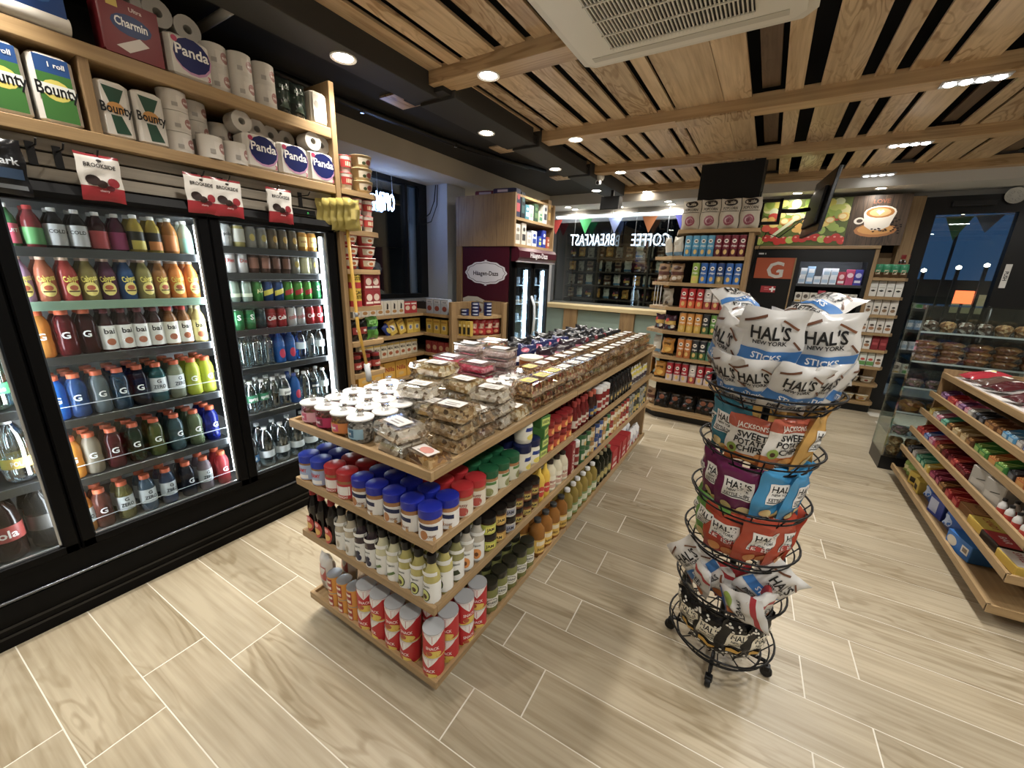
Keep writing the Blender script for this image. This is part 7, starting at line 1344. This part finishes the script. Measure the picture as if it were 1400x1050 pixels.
for i, (k, x, y, r, l) in enumerate([('greenpk', 1.25, 4.36, -1.6, 'green and yellow packet at far end of lowest gondola shelf'), ('greenpk', 1.25, 4.26, -1.3, 'second green and yellow packet on lowest gondola shelf'), ('yellowbx', 1.27, 4.12, -1.2, 'yellow box standing askew on lowest gondola shelf'), ('yellowbx', 1.26, 3.97, -1.6, 'yellow box next to the blue bag, lowest gondola shelf'), ('bluebag', 1.27, 3.8, -1.5, 'blue snack bag, farther, lowest gondola shelf'), ('bluebx', 1.27, 3.6, -1.4, 'navy box with white panel on lowest gondola shelf'), ('greenpk', 1.33, 3.46, -1.4, 'small yellow packet behind blue bags'), ('bluebag', 1.26, 3.37, -1.5, 'blue snack bag, nearer, lowest gondola shelf'), ('bluebx2', 1.28, 3.14, -1.35, 'bright blue box with white sticker on lowest gondola shelf')]):
    put(k, (x, y, KZ[0] - .005), r, l, None)
pp = thing('paper_liner', 'white paper liner on the top gondola shelf', 'paper', G().prism([(1.315, 2.66), (1.74, 2.7), (1.74, 4.43), (1.315, 4.43)], KZ[5] - .006, KZ[5] - .003, mat('#cfcac6', .7)))
bag('redsw', 'sweets_bag', .16, .22, .05, '#a3182a', [], [('e', -.02, .05, .03, .026, '#ece6e0'), ('e', .02, .04, .022, .02, '#e2d8d0'), ('e', .0, .06, .016, .014, '#d8c23a')], 'sweets bag', 105, .004); bag('darksw', 'sweets_bag', .15, .2, .05, '#4a141a', [], [('e', -.02, .05, .026, .026, '#ddd6cc'), ('e', .02, .06, .016, .018, '#cfc6ba')], 'sweets bag', 106, .005); bag('brownsw', 'sweets_bag', .15, .2, .05, '#5b4238', [], [('e', .0, .06, .03, .024, '#e0d9cf')], 'sweets bag', 107, .004); bag('pinksw', 'sweets_bag', .16, .22, .04, '#d88a96', [(-.2, .3, '#e6c4c8')], [], 'sweets bag', 108, .004)
for i, (k, x, y, z, r, l) in enumerate([('redsw', 1.36, 4.28, 0, -1.3, 'red sweets bag with white flower, farthest on the top shelf'), ('brownsw', 1.37, 4.05, .0, -1.2, 'brown sweets bag on the top gondola shelf'), ('darksw', 1.37, 3.87, .005, -1.25, 'dark red sweets bag, second from far, top gondola shelf'), ('darksw', 1.36, 3.58, .0, -1.35, 'dark red sweets bag in the middle of the top shelf'), ('pinksw', 1.37, 3.35, .0, -1.4, 'pink sweets bag under the nearest red one'), ('redsw', 1.36, 3.24, .045, -1.2, 'red sweets bag with white flower, nearest on the top shelf')]):
    put(k, (x, y, KZ[5] + .025 + z), 0, l, None, rot=(-PI / 2 + .22, 0, r))
bag('greensw', 'sweets_bag', .16, .22, .05, '#4a9a4a', [], [('e', .0, .05, .04, .03, '#e6ece0')], 'sweets bag', 109, .004)
for i in range(2): put('greensw', (1.36, 2.98 - .2 * i, KZ[5] + .025), 0, ['green sweets bag, farther, on the top gondola shelf', 'green sweets bag at the near end of the top gondola shelf'][i], None, rot=(-PI / 2 + .22, 0, -1.3))
tr = obj('upper_tray', G().box(1.66, 2.7, .98, 1.9, 4.3, 1.0, OAK), cg_)
obj('front_lip', G().box(1.655, 2.7, .98, 1.67, 4.3, 1.035, OAK, .002), tr)
for i, (c, y, l) in enumerate([('#d88a3a', 3.95, 'orange sweets box on the raised tray'), ('#7d4a9a', 3.72, 'violet sweets box on the raised tray'), ('#3a8a94', 3.5, 'teal sweets box on the raised tray'), ('#c24a5a', 3.25, 'red sweets box on the raised tray'), ('#3a6ab0', 3.0, 'blue sweets box on the raised tray')]):
    t = thing('sweets_box', l, 'box', G().box(-.06, -.09, 0, .06, .09, .05, mat(c, .4), .006), (1.75, y, 1.001), .1)
    obj('label', prn([('r', -.06, .01, .06, .035, '#e2ddd2', 1)], lambda x, y, l: (-.0605 - l, -x, y)), t)

# ================================================================ MADE-UP SHELVES FOR THE REFLECTION IN THE BACK WINDOW
vs_ = thing('reflection_shelving', 'made-up dim shelving standing in for reflected goods in the back window', 'shelf', G().box(-3.6, 8.1, 0, -.6, 8.14, 2.4, mat('#1d1a17', .8)))
for z in (1.16, 1.42, 1.68, 1.94, 2.2): obj('shelf_board', G().box(-3.6, 7.75, z - .025, -.6, 8.1, z, mat('#4a3d30', .6)), vs_)
for x in (-3.6, -2.92, -1.95, -.6): obj('upright', G().box(x, 7.74, 0, x + .035, 8.1, 2.4, mat('#54483a', .6)), vs_)
for r, z in enumerate((1.16, 1.42, 1.68, 1.94)):
    for i in range(15):
        k = ['nutbag', 'candyb', 'greybag', 'paleb', 'cheeb'][(i * 3 + r * 2 + i // 4) % 5]
        put(k, (-3.47 + .19 * i, 7.86, z + .001), random.uniform(-.3, .3), 'snack bag standing in for a window reflection, board %s from bottom, %s from left' % (['one', 'two', 'three', 'four'][r], ORD[i]), 'snack bags standing in for the window reflection')
